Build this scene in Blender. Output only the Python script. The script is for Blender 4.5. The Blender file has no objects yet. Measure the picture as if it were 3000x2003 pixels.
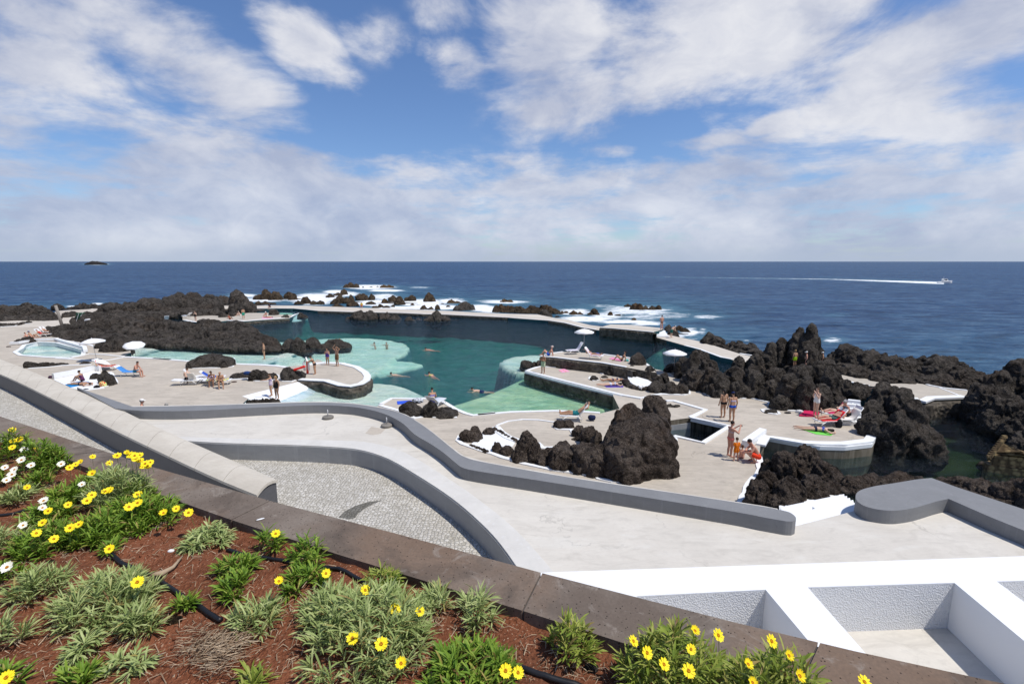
import bpy, bmesh, math, random
import numpy as np
from mathutils import Vector, Matrix
from mathutils.geometry import tessellate_polygon
random.seed(7); rng = np.random.default_rng(7)
S = bpy.context.scene; COL = S.collection
# ------------------------------------------------------------------ camera, sky, sun, exposure
CZ = 9.6; FPX = 1417.0; PIT = math.atan((1001.5-766)/FPX)
cam = bpy.data.cameras.new('camera'); cam.sensor_width = 36; cam.lens = 36*FPX/3000
cam.clip_start = 0.05; cam.clip_end = 60000
co = bpy.data.objects.new('camera', cam); COL.objects.link(co); S.camera = co
co.location = (0, 0, CZ); co.rotation_euler = (math.pi/2-PIT, 0, 0)
S.view_settings.view_transform = 'Standard'; S.view_settings.look = 'None'
S.view_settings.exposure = 0.2; S.view_settings.gamma = 1
SV = Vector((0.80, -0.32, 1.7)).normalized()
SEL = math.asin(SV.z); SAZ = math.atan2(SV.x, SV.y)
sun = bpy.data.lights.new('sun', 'SUN'); sun.energy = 3.5; sun.angle = math.radians(0.55); sun.color = (1, .95, .875)
so = bpy.data.objects.new('sun', sun); COL.objects.link(so)
so.rotation_euler = SV.to_track_quat('Z', 'Y').to_euler()

def raydir(px, py):
    u = (px-1500)/FPX; v = (py-1001.5)/FPX
    return Vector((u, math.cos(PIT)-v*math.sin(PIT), -math.sin(PIT)-v*math.cos(PIT)))
def P(px, py, z=0.0):
    d = raydir(px, py); t = (CZ-z)/(-d.z)
    return Vector((d.x*t, d.y*t, z))
CR = {'c1': (0, 820, 3.132), 'c2': (700, 780, 3.132), 'c3': (1400, 820, 3.132), 'c4': (2050, 900, 4.698),
      'c5': (2400, 900, 2.613), 'c6': (1300, 1150, 2.349), 'c7': (0, 1200, 1.953), 'c8': (1000, 1400, 1.1745),
      'd1': (0, 840, 4.698), 'd2': (450, 820, 4.698), 'd3': (900, 800, 3.915), 'd4': (1450, 840, 3.915), 'd5': (2000, 1150, 4.094), 'f': (0, 0, 1)}
def Q(k, pts):
    a, b, s = CR[k]; return [(a+x/s, b+y/s) for x, y in pts]
def q(k, x, y):
    a, b, s = CR[k]; return (a+x/s, b+y/s)

class N:                      # tiny node-graph helper
    def __init__(s, tree): s.t = tree; s.n = tree.nodes; s.l = tree.links; s.n.clear()
    def new(s, ty, **kw):
        n = s.n.new(ty)
        for k, v in kw.items():
            if k in ('operation', 'blend_type', 'data_type', 'noise_dimensions', 'feature', 'distance', 'sky_type', 'sun_disc', 'noise_type',
                     'sun_elevation', 'sun_rotation', 'altitude', 'air_density', 'dust_density', 'ozone_density', 'clamp', 'attribute_name', 'invert', 'normalize', 'bands_direction', 'wave_type'): setattr(n, k, v)
            else: n.inputs[k.replace('_', ' ')].default_value = v
        return n
    def ln(s, a, b): s.l.new(a, b)
    def setin(s, node, i, v):
        if hasattr(v, 'is_output') or hasattr(v, 'links'): s.l.new(v, node.inputs[i])
        elif v is not None: node.inputs[i].default_value = v
    def math(s, op, a, b=None, c=None, clamp=False):
        n = s.n.new('ShaderNodeMath'); n.operation = op; n.use_clamp = clamp
        s.setin(n, 0, a); s.setin(n, 1, b); s.setin(n, 2, c); return n.outputs[0]
    def vm(s, op, a, b=None):
        n = s.n.new('ShaderNodeVectorMath'); n.operation = op; s.setin(n, 0, a)
        if op == 'SCALE': s.setin(n, 3, b)
        else: s.setin(n, 1, b)
        return n.outputs[1] if op in ('LENGTH', 'DOT_PRODUCT', 'DISTANCE') else n.outputs[0]
    def noise(s, vec, scale, detail=4, rough=.5, dist=0, lac=2):
        n = s.n.new('ShaderNodeTexNoise'); s.setin(n, 'Vector', vec)
        n.inputs['Scale'].default_value = scale; n.inputs['Detail'].default_value = detail
        n.inputs['Roughness'].default_value = rough; n.inputs['Distortion'].default_value = dist; n.inputs['Lacunarity'].default_value = lac
        return n.outputs[0]
    def ramp(s, f, stops, interp='LINEAR'):
        n = s.n.new('ShaderNodeValToRGB'); s.setin(n, 0, f); e = n.color_ramp.elements; n.color_ramp.interpolation = interp
        while len(e) < len(stops): e.new(0.5)
        for el, (p, c) in zip(e, stops):
            el.position = p; el.color = tuple(c)+(1,) if len(c) == 3 else c
        return n.outputs[0]
    def mix(s, f, a, b, blend='MIX'):
        n = s.n.new('ShaderNodeMix'); n.data_type = 'RGBA'; n.blend_type = blend
        s.setin(n, 0, f)
        for i, v in ((6, a), (7, b)):
            if isinstance(v, (tuple, list)): v = tuple(v)+(1,) if len(v) == 3 else v
            s.setin(n, i, v)
        return n.outputs[2]
    def mr(s, v, a, b, c=0, d=1, smooth=False):
        n = s.n.new('ShaderNodeMapRange'); n.clamp = True
        if smooth: n.interpolation_type = 'SMOOTHSTEP'
        s.setin(n, 0, v); s.setin(n, 1, a); s.setin(n, 2, b); s.setin(n, 3, c); s.setin(n, 4, d); return n.outputs[0]
    def bump(s, h, dist=.02, strength=1, normal=None):
        n = s.n.new('ShaderNodeBump'); s.setin(n, 'Height', h); n.inputs['Distance'].default_value = dist; n.inputs['Strength'].default_value = strength
        if normal is not None: s.l.new(normal, n.inputs['Normal'])
        return n.outputs[0]

# ---- world: Nishita sky with cloud layers by direction
W = bpy.data.worlds.new('World'); S.world = W; W.use_nodes = True
g = N(W.node_tree)
sky = g.new('ShaderNodeTexSky', sky_type='NISHITA', sun_disc=False, sun_elevation=SEL, sun_rotation=SAZ, altitude=0, air_density=1.0, dust_density=0.35, ozone_density=3.0)
tc = g.n.new('ShaderNodeTexCoord').outputs['Generated']
sp = g.n.new('ShaderNodeSeparateXYZ'); g.ln(tc, sp.inputs[0]); X, Y, Z = sp.outputs
az = g.math('ARCTAN2', X, Y); el = g.math('ARCSINE', Z)
Zc = g.math('MAXIMUM', Z, 0.0); inv = g.math('DIVIDE', 1.0, g.math('ADD', Zc, .10))
cp = g.n.new('ShaderNodeCombineXYZ'); g.ln(g.math('MULTIPLY', X, inv), cp.inputs[0]); g.ln(g.math('MULTIPLY', Y, inv), cp.inputs[1])
plane = cp.outputs[0]
ca = g.n.new('ShaderNodeCombineXYZ'); g.ln(az, ca.inputs[0]); g.ln(el, ca.inputs[1]); ang = ca.outputs[0]
fb = g.noise(plane, 1.15, 9, .58, .3); fb2 = g.noise(plane, 3.1, 8, .6, .2)
fa = g.noise(g.vm('MULTIPLY', ang, (1, 1.9, 1)), 3.6, 9, .6, .35)
mask = None
def blob(px, py, rx, ry, rot=0, amp=1.0):
    global mask
    d = raydir(px, py); a0 = math.atan2(d.x, d.y); e0 = math.asin(d.z/d.length)
    dx = raydir(px+8, py); dy = raydir(px, py-8)
    sx = (math.atan2(dx.x, dx.y)-a0)/8; sy = (math.asin(dy.z/dy.length)-e0)/8
    m = g.n.new('ShaderNodeMapping'); m.vector_type = 'TEXTURE'; g.ln(ang, m.inputs[0])
    m.inputs['Location'].default_value = (a0, e0, 0); m.inputs['Rotation'].default_value = (0, 0, math.radians(rot)); m.inputs['Scale'].default_value = (rx*sx, ry*sy, 1)
    r = g.vm('LENGTH', m.outputs[0]); v = g.mr(r, .1, 1.75, amp*1.08, 0, True)
    mask = v if mask is None else g.math('MAXIMUM', mask, v)
def sk(x, y): return (x/.783, y/.783)
for (x, y, rx, ry, rot, amp) in [(70, 90, 190, 150, 0, .85), (330, 60, 240, 90, -12, .85), (440, 140, 260, 95, -24, 1), (690, 95, 95, 70, -20, .85), (760, 160, 70, 40, -30, .6), (1045, 140, 75, 55, 0, .8),
        (860, 90, 80, 50, 0, .5), (1030, 30, 70, 60, 0, .6), (1290, 90, 190, 150, 0, 1), (1340, 225, 175, 95, 8, .95), (1490, 130, 190, 170, 0, 1), (1560, 40, 300, 90, 0, 1),
        (1800, 60, 260, 130, 5, 1), (2150, 110, 330, 140, 8, 1), (2000, 225, 190, 75, 0, .95), (2280, 40, 230, 100, 0, 1), (1770, 285, 70, 24, 15, .9), (1410, 346, 80, 22, 0, .8), (1620, 330, 110, 28, 5, .8),
        (1900, 368, 60, 18, 5, .75), (1760, 390, 80, 20, 8, .8), (1240, 405, 40, 12, 0, .7)]:
    blob(x/.783, y/.783, rx/.783, ry/.783, rot, amp)
front = g.math('GREATER_THAN', Y, -.2)
# cloud bank towards the horizon (all azimuths)
bank_top = g.math('ADD', g.math('MULTIPLY', g.math('ABSOLUTE', g.math('ADD', az, .12)), .08), .185)
bn_ = g.noise(g.vm('MULTIPLY', ang, (1, 4.2, 1)), 4.5, 8, .62, .5)
bank = g.math('ADD', g.mr(g.math('SUBTRACT', el, bank_top), .05, -.07, 0, .92, True), g.math('MULTIPLY', g.math('SUBTRACT', bn_, .5), g.mr(el, .34, .16, 0, 1.3)))
gen = g.mr(g.noise(plane, .55, 5, .5), .55, .72, 0, .6, True)
gen = g.math('MULTIPLY', gen, g.mr(Y, .35, -.2, 0, 1))
gen = g.math('MAXIMUM', gen, g.math('MULTIPLY', g.mr(el, .62, .8, 0, .6, True), g.mr(g.noise(plane, .8, 5, .5), .52, .68, 0, .7, True)))
m0 = g.math('MAXIMUM', g.math('MAXIMUM', mask, bank), gen)
warp = g.math('ADD', g.math('MULTIPLY', g.math('SUBTRACT', fb, .5), 1.5), g.math('MULTIPLY', g.math('SUBTRACT', fa, .5), 2.6))
warp = g.math('ADD', warp, g.math('MULTIPLY', g.math('SUBTRACT', fb2, .5), .7))
dens = g.math('MULTIPLY', g.mr(g.math('ADD', g.math('SUBTRACT', m0, .47), g.math('MULTIPLY', warp, 1.15)), -.36, .50, 0, 1, True), g.mr(m0, 0, .22))
# shading of clouds
shn = g.noise(g.vm('MULTIPLY', ang, (1, 1.7, 1)), 2.6, 6, .55, .2)
shade = g.mr(g.math('ADD', g.math('MULTIPLY', shn, 1.0), g.math('MULTIPLY', g.math('SUBTRACT', fa, .5), -.7)), .36, .60)
tex = g.noise(g.vm('MULTIPLY', ang, (1, 1.6, 1)), 11, 8, .62, .6); shade = g.math('ADD', g.math('MULTIPLY', shade, .72), g.math('MULTIPLY', g.mr(tex, .38, .62), .28))
cc = g.mix(shade, (7.1, 7.15, 7.5), (3.75, 4.15, 5.4))
lowc = g.mix(shade, (6.3, 6.6, 7.4), (3.5, 4.1, 5.6))
cc = g.mix(g.mr(el, .22, .10), cc, lowc)
skyc = g.mix(1.0, sky.outputs[0], (.80, .92, 1.12), 'MULTIPLY')
colr = g.mix(g.math('MULTIPLY', dens, .94), skyc, cc)
hz = g.mr(el, .05, 0.0, 0, .75, True)
colr = g.mix(hz, colr, (3.8, 4.5, 5.7))
bg = g.n.new('ShaderNodeBackground'); g.ln(colr, bg.inputs[0]); bg.inputs[1].default_value = 0.10
out = g.n.new('ShaderNodeOutputWorld'); g.ln(bg.outputs[0], out.inputs[0])

# ------------------------------------------------------------------ helpers
def tag(o, label=None, cat=None, group=None, kind=None):
    if label: o['label'] = label
    if cat: o['category'] = cat
    if group: o['group'] = group
    if kind: o['kind'] = kind
    return o
def link(name, me, mat=None, parent=None, smooth=False):
    o = bpy.data.objects.new(name, me); COL.objects.link(o)
    if mat is not None: me.materials.append(mat)
    if parent is not None: o.parent = parent
    if smooth: me.polygons.foreach_set('use_smooth', [True]*len(me.polygons))
    return o
def empty(name, loc, rz=0):
    o = bpy.data.objects.new(name, None); COL.objects.link(o); o.location = loc; o.rotation_euler = (0, 0, rz); o.empty_display_size = .2
    return o
class MB:
    def __init__(s): s.v = []; s.f = []
    def add(s, vs, fs):
        b = len(s.v); s.v += [tuple(v) for v in vs]; s.f += [tuple(b+i for i in f) for f in fs]; return s
    def box(s, c, d, M=None):
        cx, cy, cz = c; dx, dy, dz = (k/2 for k in d)
        vs = [Vector((cx+a*dx, cy+b*dy, cz+e*dz)) for a in (-1, 1) for b in (-1, 1) for e in (-1, 1)]
        if M is not None: vs = [M @ v for v in vs]
        return s.add(vs, [(0, 1, 3, 2), (4, 6, 7, 5), (0, 4, 5, 1), (2, 3, 7, 6), (0, 2, 6, 4), (1, 5, 7, 3)])
    def tube(s, pts, r, n=8, cap=True):
        pts = [Vector(p) for p in pts]; m = len(pts); rr = r if isinstance(r, (list, tuple)) else [r]*m; vs = []
        for i, p in enumerate(pts):
            t = (pts[min(i+1, m-1)]-pts[max(i-1, 0)]).normalized()
            a = t.cross(Vector((0, 0, 1)) if abs(t.z) < .9 else Vector((1, 0, 0))).normalized(); b = t.cross(a)
            vs += [p+(a*math.cos(k*2*math.pi/n)+b*math.sin(k*2*math.pi/n))*rr[i] for k in range(n)]
        fs = [(i*n+k, i*n+(k+1) % n, (i+1)*n+(k+1) % n, (i+1)*n+k) for i in range(m-1) for k in range(n)]
        if cap: fs += [tuple(range(n))[::-1], tuple((m-1)*n+k for k in range(n))]
        return s.add(vs, fs)
    def lathe(s, prof, c=(0, 0, 0), n=20, M=None):
        vs = []; m = len(prof)
        for r, z in prof:
            for k in range(n):
                a = 2*math.pi*k/n; v = Vector((r*math.cos(a), r*math.sin(a), z)); v = M @ v if M is not None else v
                vs.append(v+Vector(c))
        fs = [(i*n+k, i*n+(k+1) % n, (i+1)*n+(k+1) % n, (i+1)*n+k) for i in range(m-1) for k in range(n)]
        fs += [tuple(range(n))[::-1], tuple((m-1)*n+k for k in range(n))]
        return s.add(vs, fs)
    def ell(s, c, r, M=None, n=10, m=7):
        vs = [Vector((0, 0, r[2]))]; c = Vector(c)
        for i in range(1, m):
            for k in range(n):
                th = math.pi*i/m; ph = 2*math.pi*k/n
                vs.append(Vector((r[0]*math.sin(th)*math.cos(ph), r[1]*math.sin(th)*math.sin(ph), r[2]*math.cos(th))))
        vs.append(Vector((0, 0, -r[2])))
        if M is not None: vs = [M @ v for v in vs]
        L = len(vs)-1; fs = [(0, 1+k, 1+(k+1) % n) for k in range(n)]
        for i in range(m-2):
            for k in range(n): fs.append((1+i*n+k, 1+(i+1)*n+k, 1+(i+1)*n+(k+1) % n, 1+i*n+(k+1) % n))
        fs += [(L, 1+(m-2)*n+(k+1) % n, 1+(m-2)*n+k) for k in range(n)]
        return s.add([v+c for v in vs], fs)
    def mesh(s, name='mesh'):
        me = bpy.data.meshes.new(name); me.from_pydata(s.v, [], s.f); me.update(); return me
    def build(s, name, mat, parent=None, smooth=False): return link(name, s.mesh(name), mat, parent, smooth)

def prism_mb(loop, z0, z1, holes=(), mb=None):
    """loop: list of world xy(z) points; top at z1, sides down to z0"""
    mb = mb or MB(); loops = [[Vector((p[0], p[1], z1)) for p in L] for L in [loop]+list(holes)]
    tri = tessellate_polygon(loops); flat = [v for L in loops for v in L]
    fs = []
    for t in tri:
        a, b, c = (flat[i] for i in t)
        fs.append(tuple(t) if (b-a).cross(c-a).z > 0 else tuple(t[::-1]))
    mb.add(flat, fs)
    for L in loops:
        n = len(L); vs = L+[Vector((p.x, p.y, z0)) for p in L]
        mb.add(vs, [(i, (i+1) % n, n+(i+1) % n, n+i) for i in range(n)])
    return mb
def smooth_px(pts, n=4):
    """Catmull-Rom through the points (open)"""
    out = []; m = len(pts)
    for i in range(m-1):
        p0, p1, p2, p3 = pts[max(i-1, 0)], pts[i], pts[i+1], pts[min(i+2, m-1)]
        for k in range(n):
            t = k/n
            out.append(tuple(.5*((2*b)+(-a+c)*t+(2*a-5*b+4*c-d)*t*t+(-a+3*b-3*c+d)*t*t*t) for a, b, c, d in zip(p0, p1, p2, p3)))
    out.append(tuple(pts[-1])); return out
def slab(name, mat, px, z1, z0, holes=(), kind='structure', parent=None):
    o = prism_mb([P(*p, z1) for p in px], z0, z1, [[P(*p, z1) for p in h] for h in holes]).build(name, mat, parent)
    if kind: o['kind'] = kind
    return o
def strip_mb(px, z, w, h=.02, mb=None, closed=False, wob=0):
    mb = mb or MB(); pts = [P(*p, z) for p in px]
    if wob:
        d = []
        for a, b in zip(pts[:-1], pts[1:]):
            k = max(1, int((b-a).length/.5))
            d += [a+(b-a)*i/k+Vector((random.uniform(-wob, wob), random.uniform(-wob, wob), 0)) for i in range(k)]
        pts = d+[pts[-1]]
    m = len(pts); vs = []
    for i, p in enumerate(pts):
        a, b = (pts[(i-1) % m], pts[(i+1) % m]) if closed else (pts[max(i-1, 0)], pts[min(i+1, m-1)])
        t = (b-a); t.z = 0; t.normalize(); nn = Vector((-t.y, t.x, 0)); ww = w*random.uniform(.75, 1.25)/2 if wob else w/2
        for sx, hz in ((-ww, 0), (-ww, h), (ww, h), (ww, 0)): vs.append(p+nn*sx+Vector((0, 0, hz)))
    fs = []
    for i in range(m if closed else m-1):
        j = (i+1) % m
        for k in range(3): fs.append((i*4+k, i*4+k+1, j*4+k+1, j*4+k))
    if not closed: fs += [(0, 1, 2, 3), (m*4-1, m*4-2, m*4-3, m*4-4)]
    return mb.add(vs, fs)

# vectorised gradient noise for meshes
_perm = rng.permutation(256); _perm = np.concatenate([_perm, _perm, _perm]); _grad = rng.normal(size=(256, 3)); _grad /= np.linalg.norm(_grad, axis=1)[:, None]
def pn(p):
    i = np.floor(p).astype(int); f = p-i; u = f*f*f*(f*(f*6-15)+10); i &= 255; r = 0
    for dx in (0, 1):
        for dy in (0, 1):
            for dz in (0, 1):
                h = _perm[_perm[_perm[i[:, 0]+dx]+i[:, 1]+dy]+i[:, 2]+dz]
                w = (u[:, 0] if dx else 1-u[:, 0])*(u[:, 1] if dy else 1-u[:, 1])*(u[:, 2] if dz else 1-u[:, 2])
                r = r+w*((f-np.array([dx, dy, dz]))*_grad[h]).sum(1)
    return r*1.5
def ridged(p, oct=4, gain=.5):
    a = 1; s = 0; n = 0
    for o in range(oct):
        s = s+a*(1-2*np.abs(pn(p*2**o+17.3*o))); n += a; a *= gain
    return s/n
def fbm(p, oct=4, gain=.5):
    a = 1; s = 0; n = 0
    for o in range(oct): s = s+a*pn(p*2**o+9.1*o); n += a; a *= gain
    return s/n

def cell(p):
    i = np.floor(p).astype(int); f = p-i; best = np.full(len(p), 9.0); sec = np.full(len(p), 9.0)
    for dx in (-1, 0, 1):
        for dy in (-1, 0, 1):
            for dz in (-1, 0, 1):
                h = _perm[_perm[_perm[(i[:, 0]+dx) & 255]+((i[:, 1]+dy) & 255)]+((i[:, 2]+dz) & 255)]
                j = _grad[h]*.5+.5; e = np.array([dx, dy, dz])+j-f; d = (e*e).sum(1)
                sec = np.minimum(sec, np.maximum(best, d)); best = np.minimum(best, d)
    return np.sqrt(best), np.sqrt(sec)
# ------------------------------------------------------------------ materials
def mat(name, fn, disp=False):
    m = bpy.data.materials.new(name); m.use_nodes = True; g = N(m.node_tree); g.mat = m
    g.obj = g.n.new('ShaderNodeTexCoord').outputs['Object']; g.geo = g.n.new('ShaderNodeNewGeometry').outputs['Position']
    b = g.n.new('ShaderNodeBsdfPrincipled'); o = g.n.new('ShaderNodeOutputMaterial'); g.ln(b.outputs[0], o.inputs[0]); g.b = b; g.o = o
    fn(g); return m
def setb(g, col=None, rough=.8, spec=.3, normal=None):
    if col is not None:
        if isinstance(col, (tuple, list)): g.b.inputs['Base Color'].default_value = tuple(col)+(1,)
        else: g.ln(col, g.b.inputs['Base Color'])
    if isinstance(rough, (int, float)): g.b.inputs['Roughness'].default_value = rough
    else: g.ln(rough, g.b.inputs['Roughness'])
    g.b.inputs['Specular IOR Level'].default_value = spec
    if normal is not None: g.ln(normal, g.b.inputs['Normal'])
def concrete(c1, c2, c3, sc=1.0, bump=.004, crack=0):
    def f(g):
        n1 = g.noise(g.geo, .35*sc, 8, .62, .8); n2 = g.noise(g.vm('MULTIPLY', g.geo, (1, 2.2, 1)), 1.3*sc, 8, .68, 1.5); n3 = g.noise(g.geo, 14*sc, 4, .6)
        m = g.mix(g.mr(n1, .38, .62), c1, c2); m = g.mix(g.mr(n2, .50, .74, 0, .75), m, c3)
        m = g.mix(g.mr(n3, .3, .7, .0, .22), m, tuple(k*.75 for k in c1))
        sp = g.noise(g.geo, 3.7*sc, 2, .5); m = g.mix(g.mr(sp, .76, .80, 0, .35), m, tuple(k*.45 for k in c1))
        if crack:
            pw = g.n.new('ShaderNodeTexNoise'); g.ln(g.geo, pw.inputs[0]); pw.inputs['Scale'].default_value = .8; pw.inputs['Detail'].default_value = 5
            e = g.n.new('ShaderNodeTexVoronoi'); e.feature = 'DISTANCE_TO_EDGE'; g.ln(g.vm('ADD', g.geo, g.vm('SCALE', g.vm('SUBTRACT', pw.outputs[1], (.5, .5, .5)), 2.2)), e.inputs[0]); e.inputs['Scale'].default_value = .17
            ck = g.math('MULTIPLY', g.mr(e.outputs[0], .0045, .0015), g.mr(g.noise(g.geo, .5, 2), .45, .6, 0, crack)); m = g.mix(ck, m, tuple(k*.35 for k in c1))
            n5 = g.noise(g.vm('MULTIPLY', g.geo, (.5, 2.4, 1)), .55*sc, 7, .7, 2.2); m = g.mix(g.mr(n5, .52, .64, 0, crack), m, tuple(k*.70 for k in c1)); m = g.mix(g.mr(n5, .46, .36, 0, crack*.6), m, tuple(min(.7, k*1.22) for k in c1))
        setb(g, m, .85, .2, g.bump(g.math('ADD', n3, n2), bump))
    return f
M = {}
M['deck'] = mat('deck_concrete', concrete((.52, .465, .39), (.45, .40, .335), (.32, .285, .24), 1.0, .004, .55))
M['deck_warm'] = mat('deck_concrete_warm', concrete((.50, .455, .385), (.43, .385, .325), (.34, .30, .25), 1.1))
M['path'] = mat('path_concrete', concrete((.60, .55, .48), (.52, .47, .40), (.42, .36, .28), .6))
M['ramp'] = mat('ramp_concrete', concrete((.64, .605, .54), (.575, .54, .48), (.46, .43, .38), .9, .002, .35))
M['coping_pale'] = mat('pale_coping_stone', concrete((.60, .555, .475), (.53, .485, .41), (.45, .405, .335), 2.0, .002))
def whitep(g):
    n = g.noise(g.geo, 2.2, 6, .6); m = g.mix(g.mr(n, .45, .75, 0, .5), (.80, .81, .81), (.66, .66, .64)); setb(g, m, .6, .3, g.bump(g.noise(g.geo, 25, 3), .002))
M['white'] = mat('white_paint', whitep)
def whitec(g):
    setb(g, (.80, .81, .82), .55, .3, g.bump(g.noise(g.geo, 9, 3), .002))
M['white_clean'] = mat('white_render', whitec)
def stucco(g):
    n = g.noise(g.geo, 26, 3, .55); v = g.n.new('ShaderNodeTexVoronoi'); g.ln(g.geo, v.inputs[0]); v.inputs['Scale'].default_value = 30
    setb(g, (.72, .73, .74), .8, .2, g.bump(g.math('ADD', n, v.outputs[0]), .02))
M['stucco'] = mat('rough_white_stucco', stucco)
def slate(c):
    def f(g):
        n = g.noise(g.vm('MULTIPLY', g.geo, (1, 1, 4)), 1.2, 6, .6, .5); m = g.mix(g.mr(n, .35, .7), c, tuple(k*.88 for k in c))
        st = g.noise(g.vm('MULTIPLY', g.geo, (9, 9, .6)), 1, 4, .6); m = g.mix(g.mr(st, .56, .74, 0, .35), m, tuple(min(.75, k*1.35) for k in c)); sc_ = g.noise(g.geo, 3.5, 6, .7, 1.5); m = g.mix(g.mr(sc_, .60, .72, 0, .4), m, tuple(k*.6 for k in c))
        setb(g, m, .6, .3, g.bump(g.noise(g.geo, 7, 5), .006))
    return f
M['slate'] = mat('slate_grey_paint', slate((.215, .218, .222)))
M['dark_slate'] = mat('dark_grey_paint', slate((.10, .10, .105)))
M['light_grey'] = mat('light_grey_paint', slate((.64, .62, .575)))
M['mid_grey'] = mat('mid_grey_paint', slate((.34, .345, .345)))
def wallrock(g):
    n = g.noise(g.geo, 1.7, 8, .65, .4); v = g.n.new('ShaderNodeTexVoronoi'); g.ln(g.geo, v.inputs[0]); v.inputs['Scale'].default_value = 3.2
    m = g.mix(g.mr(n, .35, .65), (.045, .038, .03), (.15, .13, .105)); m = g.mix(g.mr(v.outputs[0], .0, .5, .5, 0), m, (.02, .018, .015))
    setb(g, m, .9, .2, g.bump(g.math('ADD', n, v.outputs[0]), .12))
M['wallrock'] = mat('lava_masonry', wallrock)
def poolwall(g):
    n = g.noise(g.vm('MULTIPLY', g.geo, (1, 1, .35)), 1.4, 8, .65); m = g.mix(g.mr(n, .4, .65), (.20, .17, .13), (.10, .085, .06))
    n2 = g.noise(g.vm('MULTIPLY', g.geo, (5, 5, .3)), 1.2, 4, .6); m = g.mix(g.mr(n2, .5, .7, 0, .6), m, (.30, .26, .2)); setb(g, m, .9, .1, g.bump(n, .03))
M['poolwall'] = mat('stained_pool_wall', poolwall)
def wetwall(g):
    n = g.noise(g.vm('MULTIPLY', g.geo, (4, 4, .3)), 1.6, 5, .6); setb(g, g.mix(g.mr(n, .45, .75), (.03, .028, .022), (.13, .12, .10)), .9, .15)
M['wetwall'] = mat('dark_wet_wall', wetwall)
def basalt(g):
    n = g.noise(g.geo, 2.2, 8, .62, .3); n2 = g.noise(g.geo, 60, 3, .6); v = g.n.new('ShaderNodeTexVoronoi'); g.ln(g.geo, v.inputs[0]); v.inputs['Scale'].default_value = 55
    m = g.mix(g.mr(n, .35, .68), (.150, .118, .095), (.245, .205, .170)); m = g.mix(g.mr(g.noise(g.geo, .9, 5, .6), .48, .62, 0, .6), m, (.20, .125, .08)); m = g.mix(g.mr(g.noise(g.geo, 1.3, 7, .65, 1.0), .54, .66, 0, .75), m, (.085, .068, .056)); m = g.mix(g.mr(g.noise(g.geo, 4.5, 7, .7, 1.2), .58, .66, 0, .5), m, (.33, .29, .25))
    m = g.mix(g.mr(n2, .3, .7, 0, .35), m, (.08, .065, .055)); hole = g.mr(v.outputs[0], .10, .24); pick = g.mr(g.noise(g.geo, 37, 1), .52, .56)
    hole2 = g.math('MAXIMUM', hole, g.math('SUBTRACT', 1.0, pick)); m = g.mix(hole2, (.035, .028, .022), m)
    setb(g, m, .9, .15, g.bump(g.math('ADD', g.math('MULTIPLY', n2, .5), hole2), .003))
M['basalt'] = mat('basalt_coping', basalt)
def cobble(g):
    v = g.n.new('ShaderNodeTexVoronoi'); g.ln(g.geo, v.inputs[0]); v.inputs['Scale'].default_value = 9.5; v.inputs['Randomness'].default_value = .55
    e = g.n.new('ShaderNodeTexVoronoi'); e.feature = 'DISTANCE_TO_EDGE'; g.ln(g.geo, e.inputs[0]); e.inputs['Scale'].default_value = 9.5; e.inputs['Randomness'].default_value = .55
    hs = g.n.new('ShaderNodeSeparateColor'); g.ln(v.outputs['Color'], hs.inputs[0])
    c = g.ramp(hs.outputs[0], [(0, (.44, .415, .36)), (.5, (.55, .52, .46)), (1, (.65, .625, .57))])
    c = g.mix(g.mr(g.noise(g.geo, .5, 5), .4, .7, 0, .4), c, (.37, .345, .30))
    j = g.mr(e.outputs[0], .02, .10); c = g.mix(j, (.30, .28, .235), c); g.col = c; g.j = j
    setb(g, c, .8, .2, g.bump(g.mr(e.outputs[0], 0, .25), .02))
M['cobble'] = mat('cobblestones', cobble)
def cobbled(g):
    cobble(g); setb(g, g.mix(1, g.col, (.33, .33, .32), 'MULTIPLY'))
M['cobble_dark'] = mat('dark_cobblestones', cobbled)
def rockm(c1, c2, c3, rust=.25):
    def f(g):
        wv = g.noise(g.geo, 1.6, 3, .5)
        pw = g.vm('ADD', g.geo, g.vm('SCALE', g.vm('SUBTRACT', g.n.new('ShaderNodeTexNoise').outputs[1], (.5, .5, .5)), .7))
        n = g.noise(g.geo, .9, 9, .68, .6); n2 = g.noise(g.geo, 4.2, 9, .78, 1.1); n3 = g.noise(g.geo, 16, 6, .8, .6)
        v = g.n.new('ShaderNodeTexVoronoi'); g.ln(pw, v.inputs[0]); v.inputs['Scale'].default_value = 3.4
        v2 = g.n.new('ShaderNodeTexVoronoi'); g.ln(pw, v2.inputs[0]); v2.inputs['Scale'].default_value = 9
        m = g.mix(g.mr(n2, .38, .62), c1, c2); m = g.mix(g.mr(n, .48, .68, 0, .7), m, c3)
        m = g.mix(g.mr(n3, .50, .66, 0, .75), m, tuple(k*1.5 for k in c3)); m = g.mix(g.mr(n3, .46, .34, 0, .85), m, tuple(k*.45 for k in c1))
        r = g.noise(g.geo, .33, 5, .6); m = g.mix(g.mr(r, .52, .70, 0, rust), m, (.13, .072, .038))
        nb = g.noise(g.geo, 1.35, 8, .72, .9); m = g.mix(g.mr(nb, .50, .38, 0, .82), m, tuple(k*.38 for k in c1)); m = g.mix(g.mr(nb, .54, .64, 0, .55), m, c3)  # crevice shade painted into the colour: low noise darker, high noise lighter
        h = g.math('ADD', g.math('ADD', g.math('ADD', n2, g.math('MULTIPLY', nb, 1.7)), g.math('MULTIPLY', v.outputs[0], -.45)), g.math('ADD', g.math('MULTIPLY', n3, .45), g.math('MULTIPLY', v2.outputs[0], -.22)))
        setb(g, m, .95, .10, g.bump(h, .55))
    return f
M['rock'] = mat('lava_rock', rockm((.044, .038, .033), (.112, .098, .086), (.225, .198, .172)))
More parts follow.
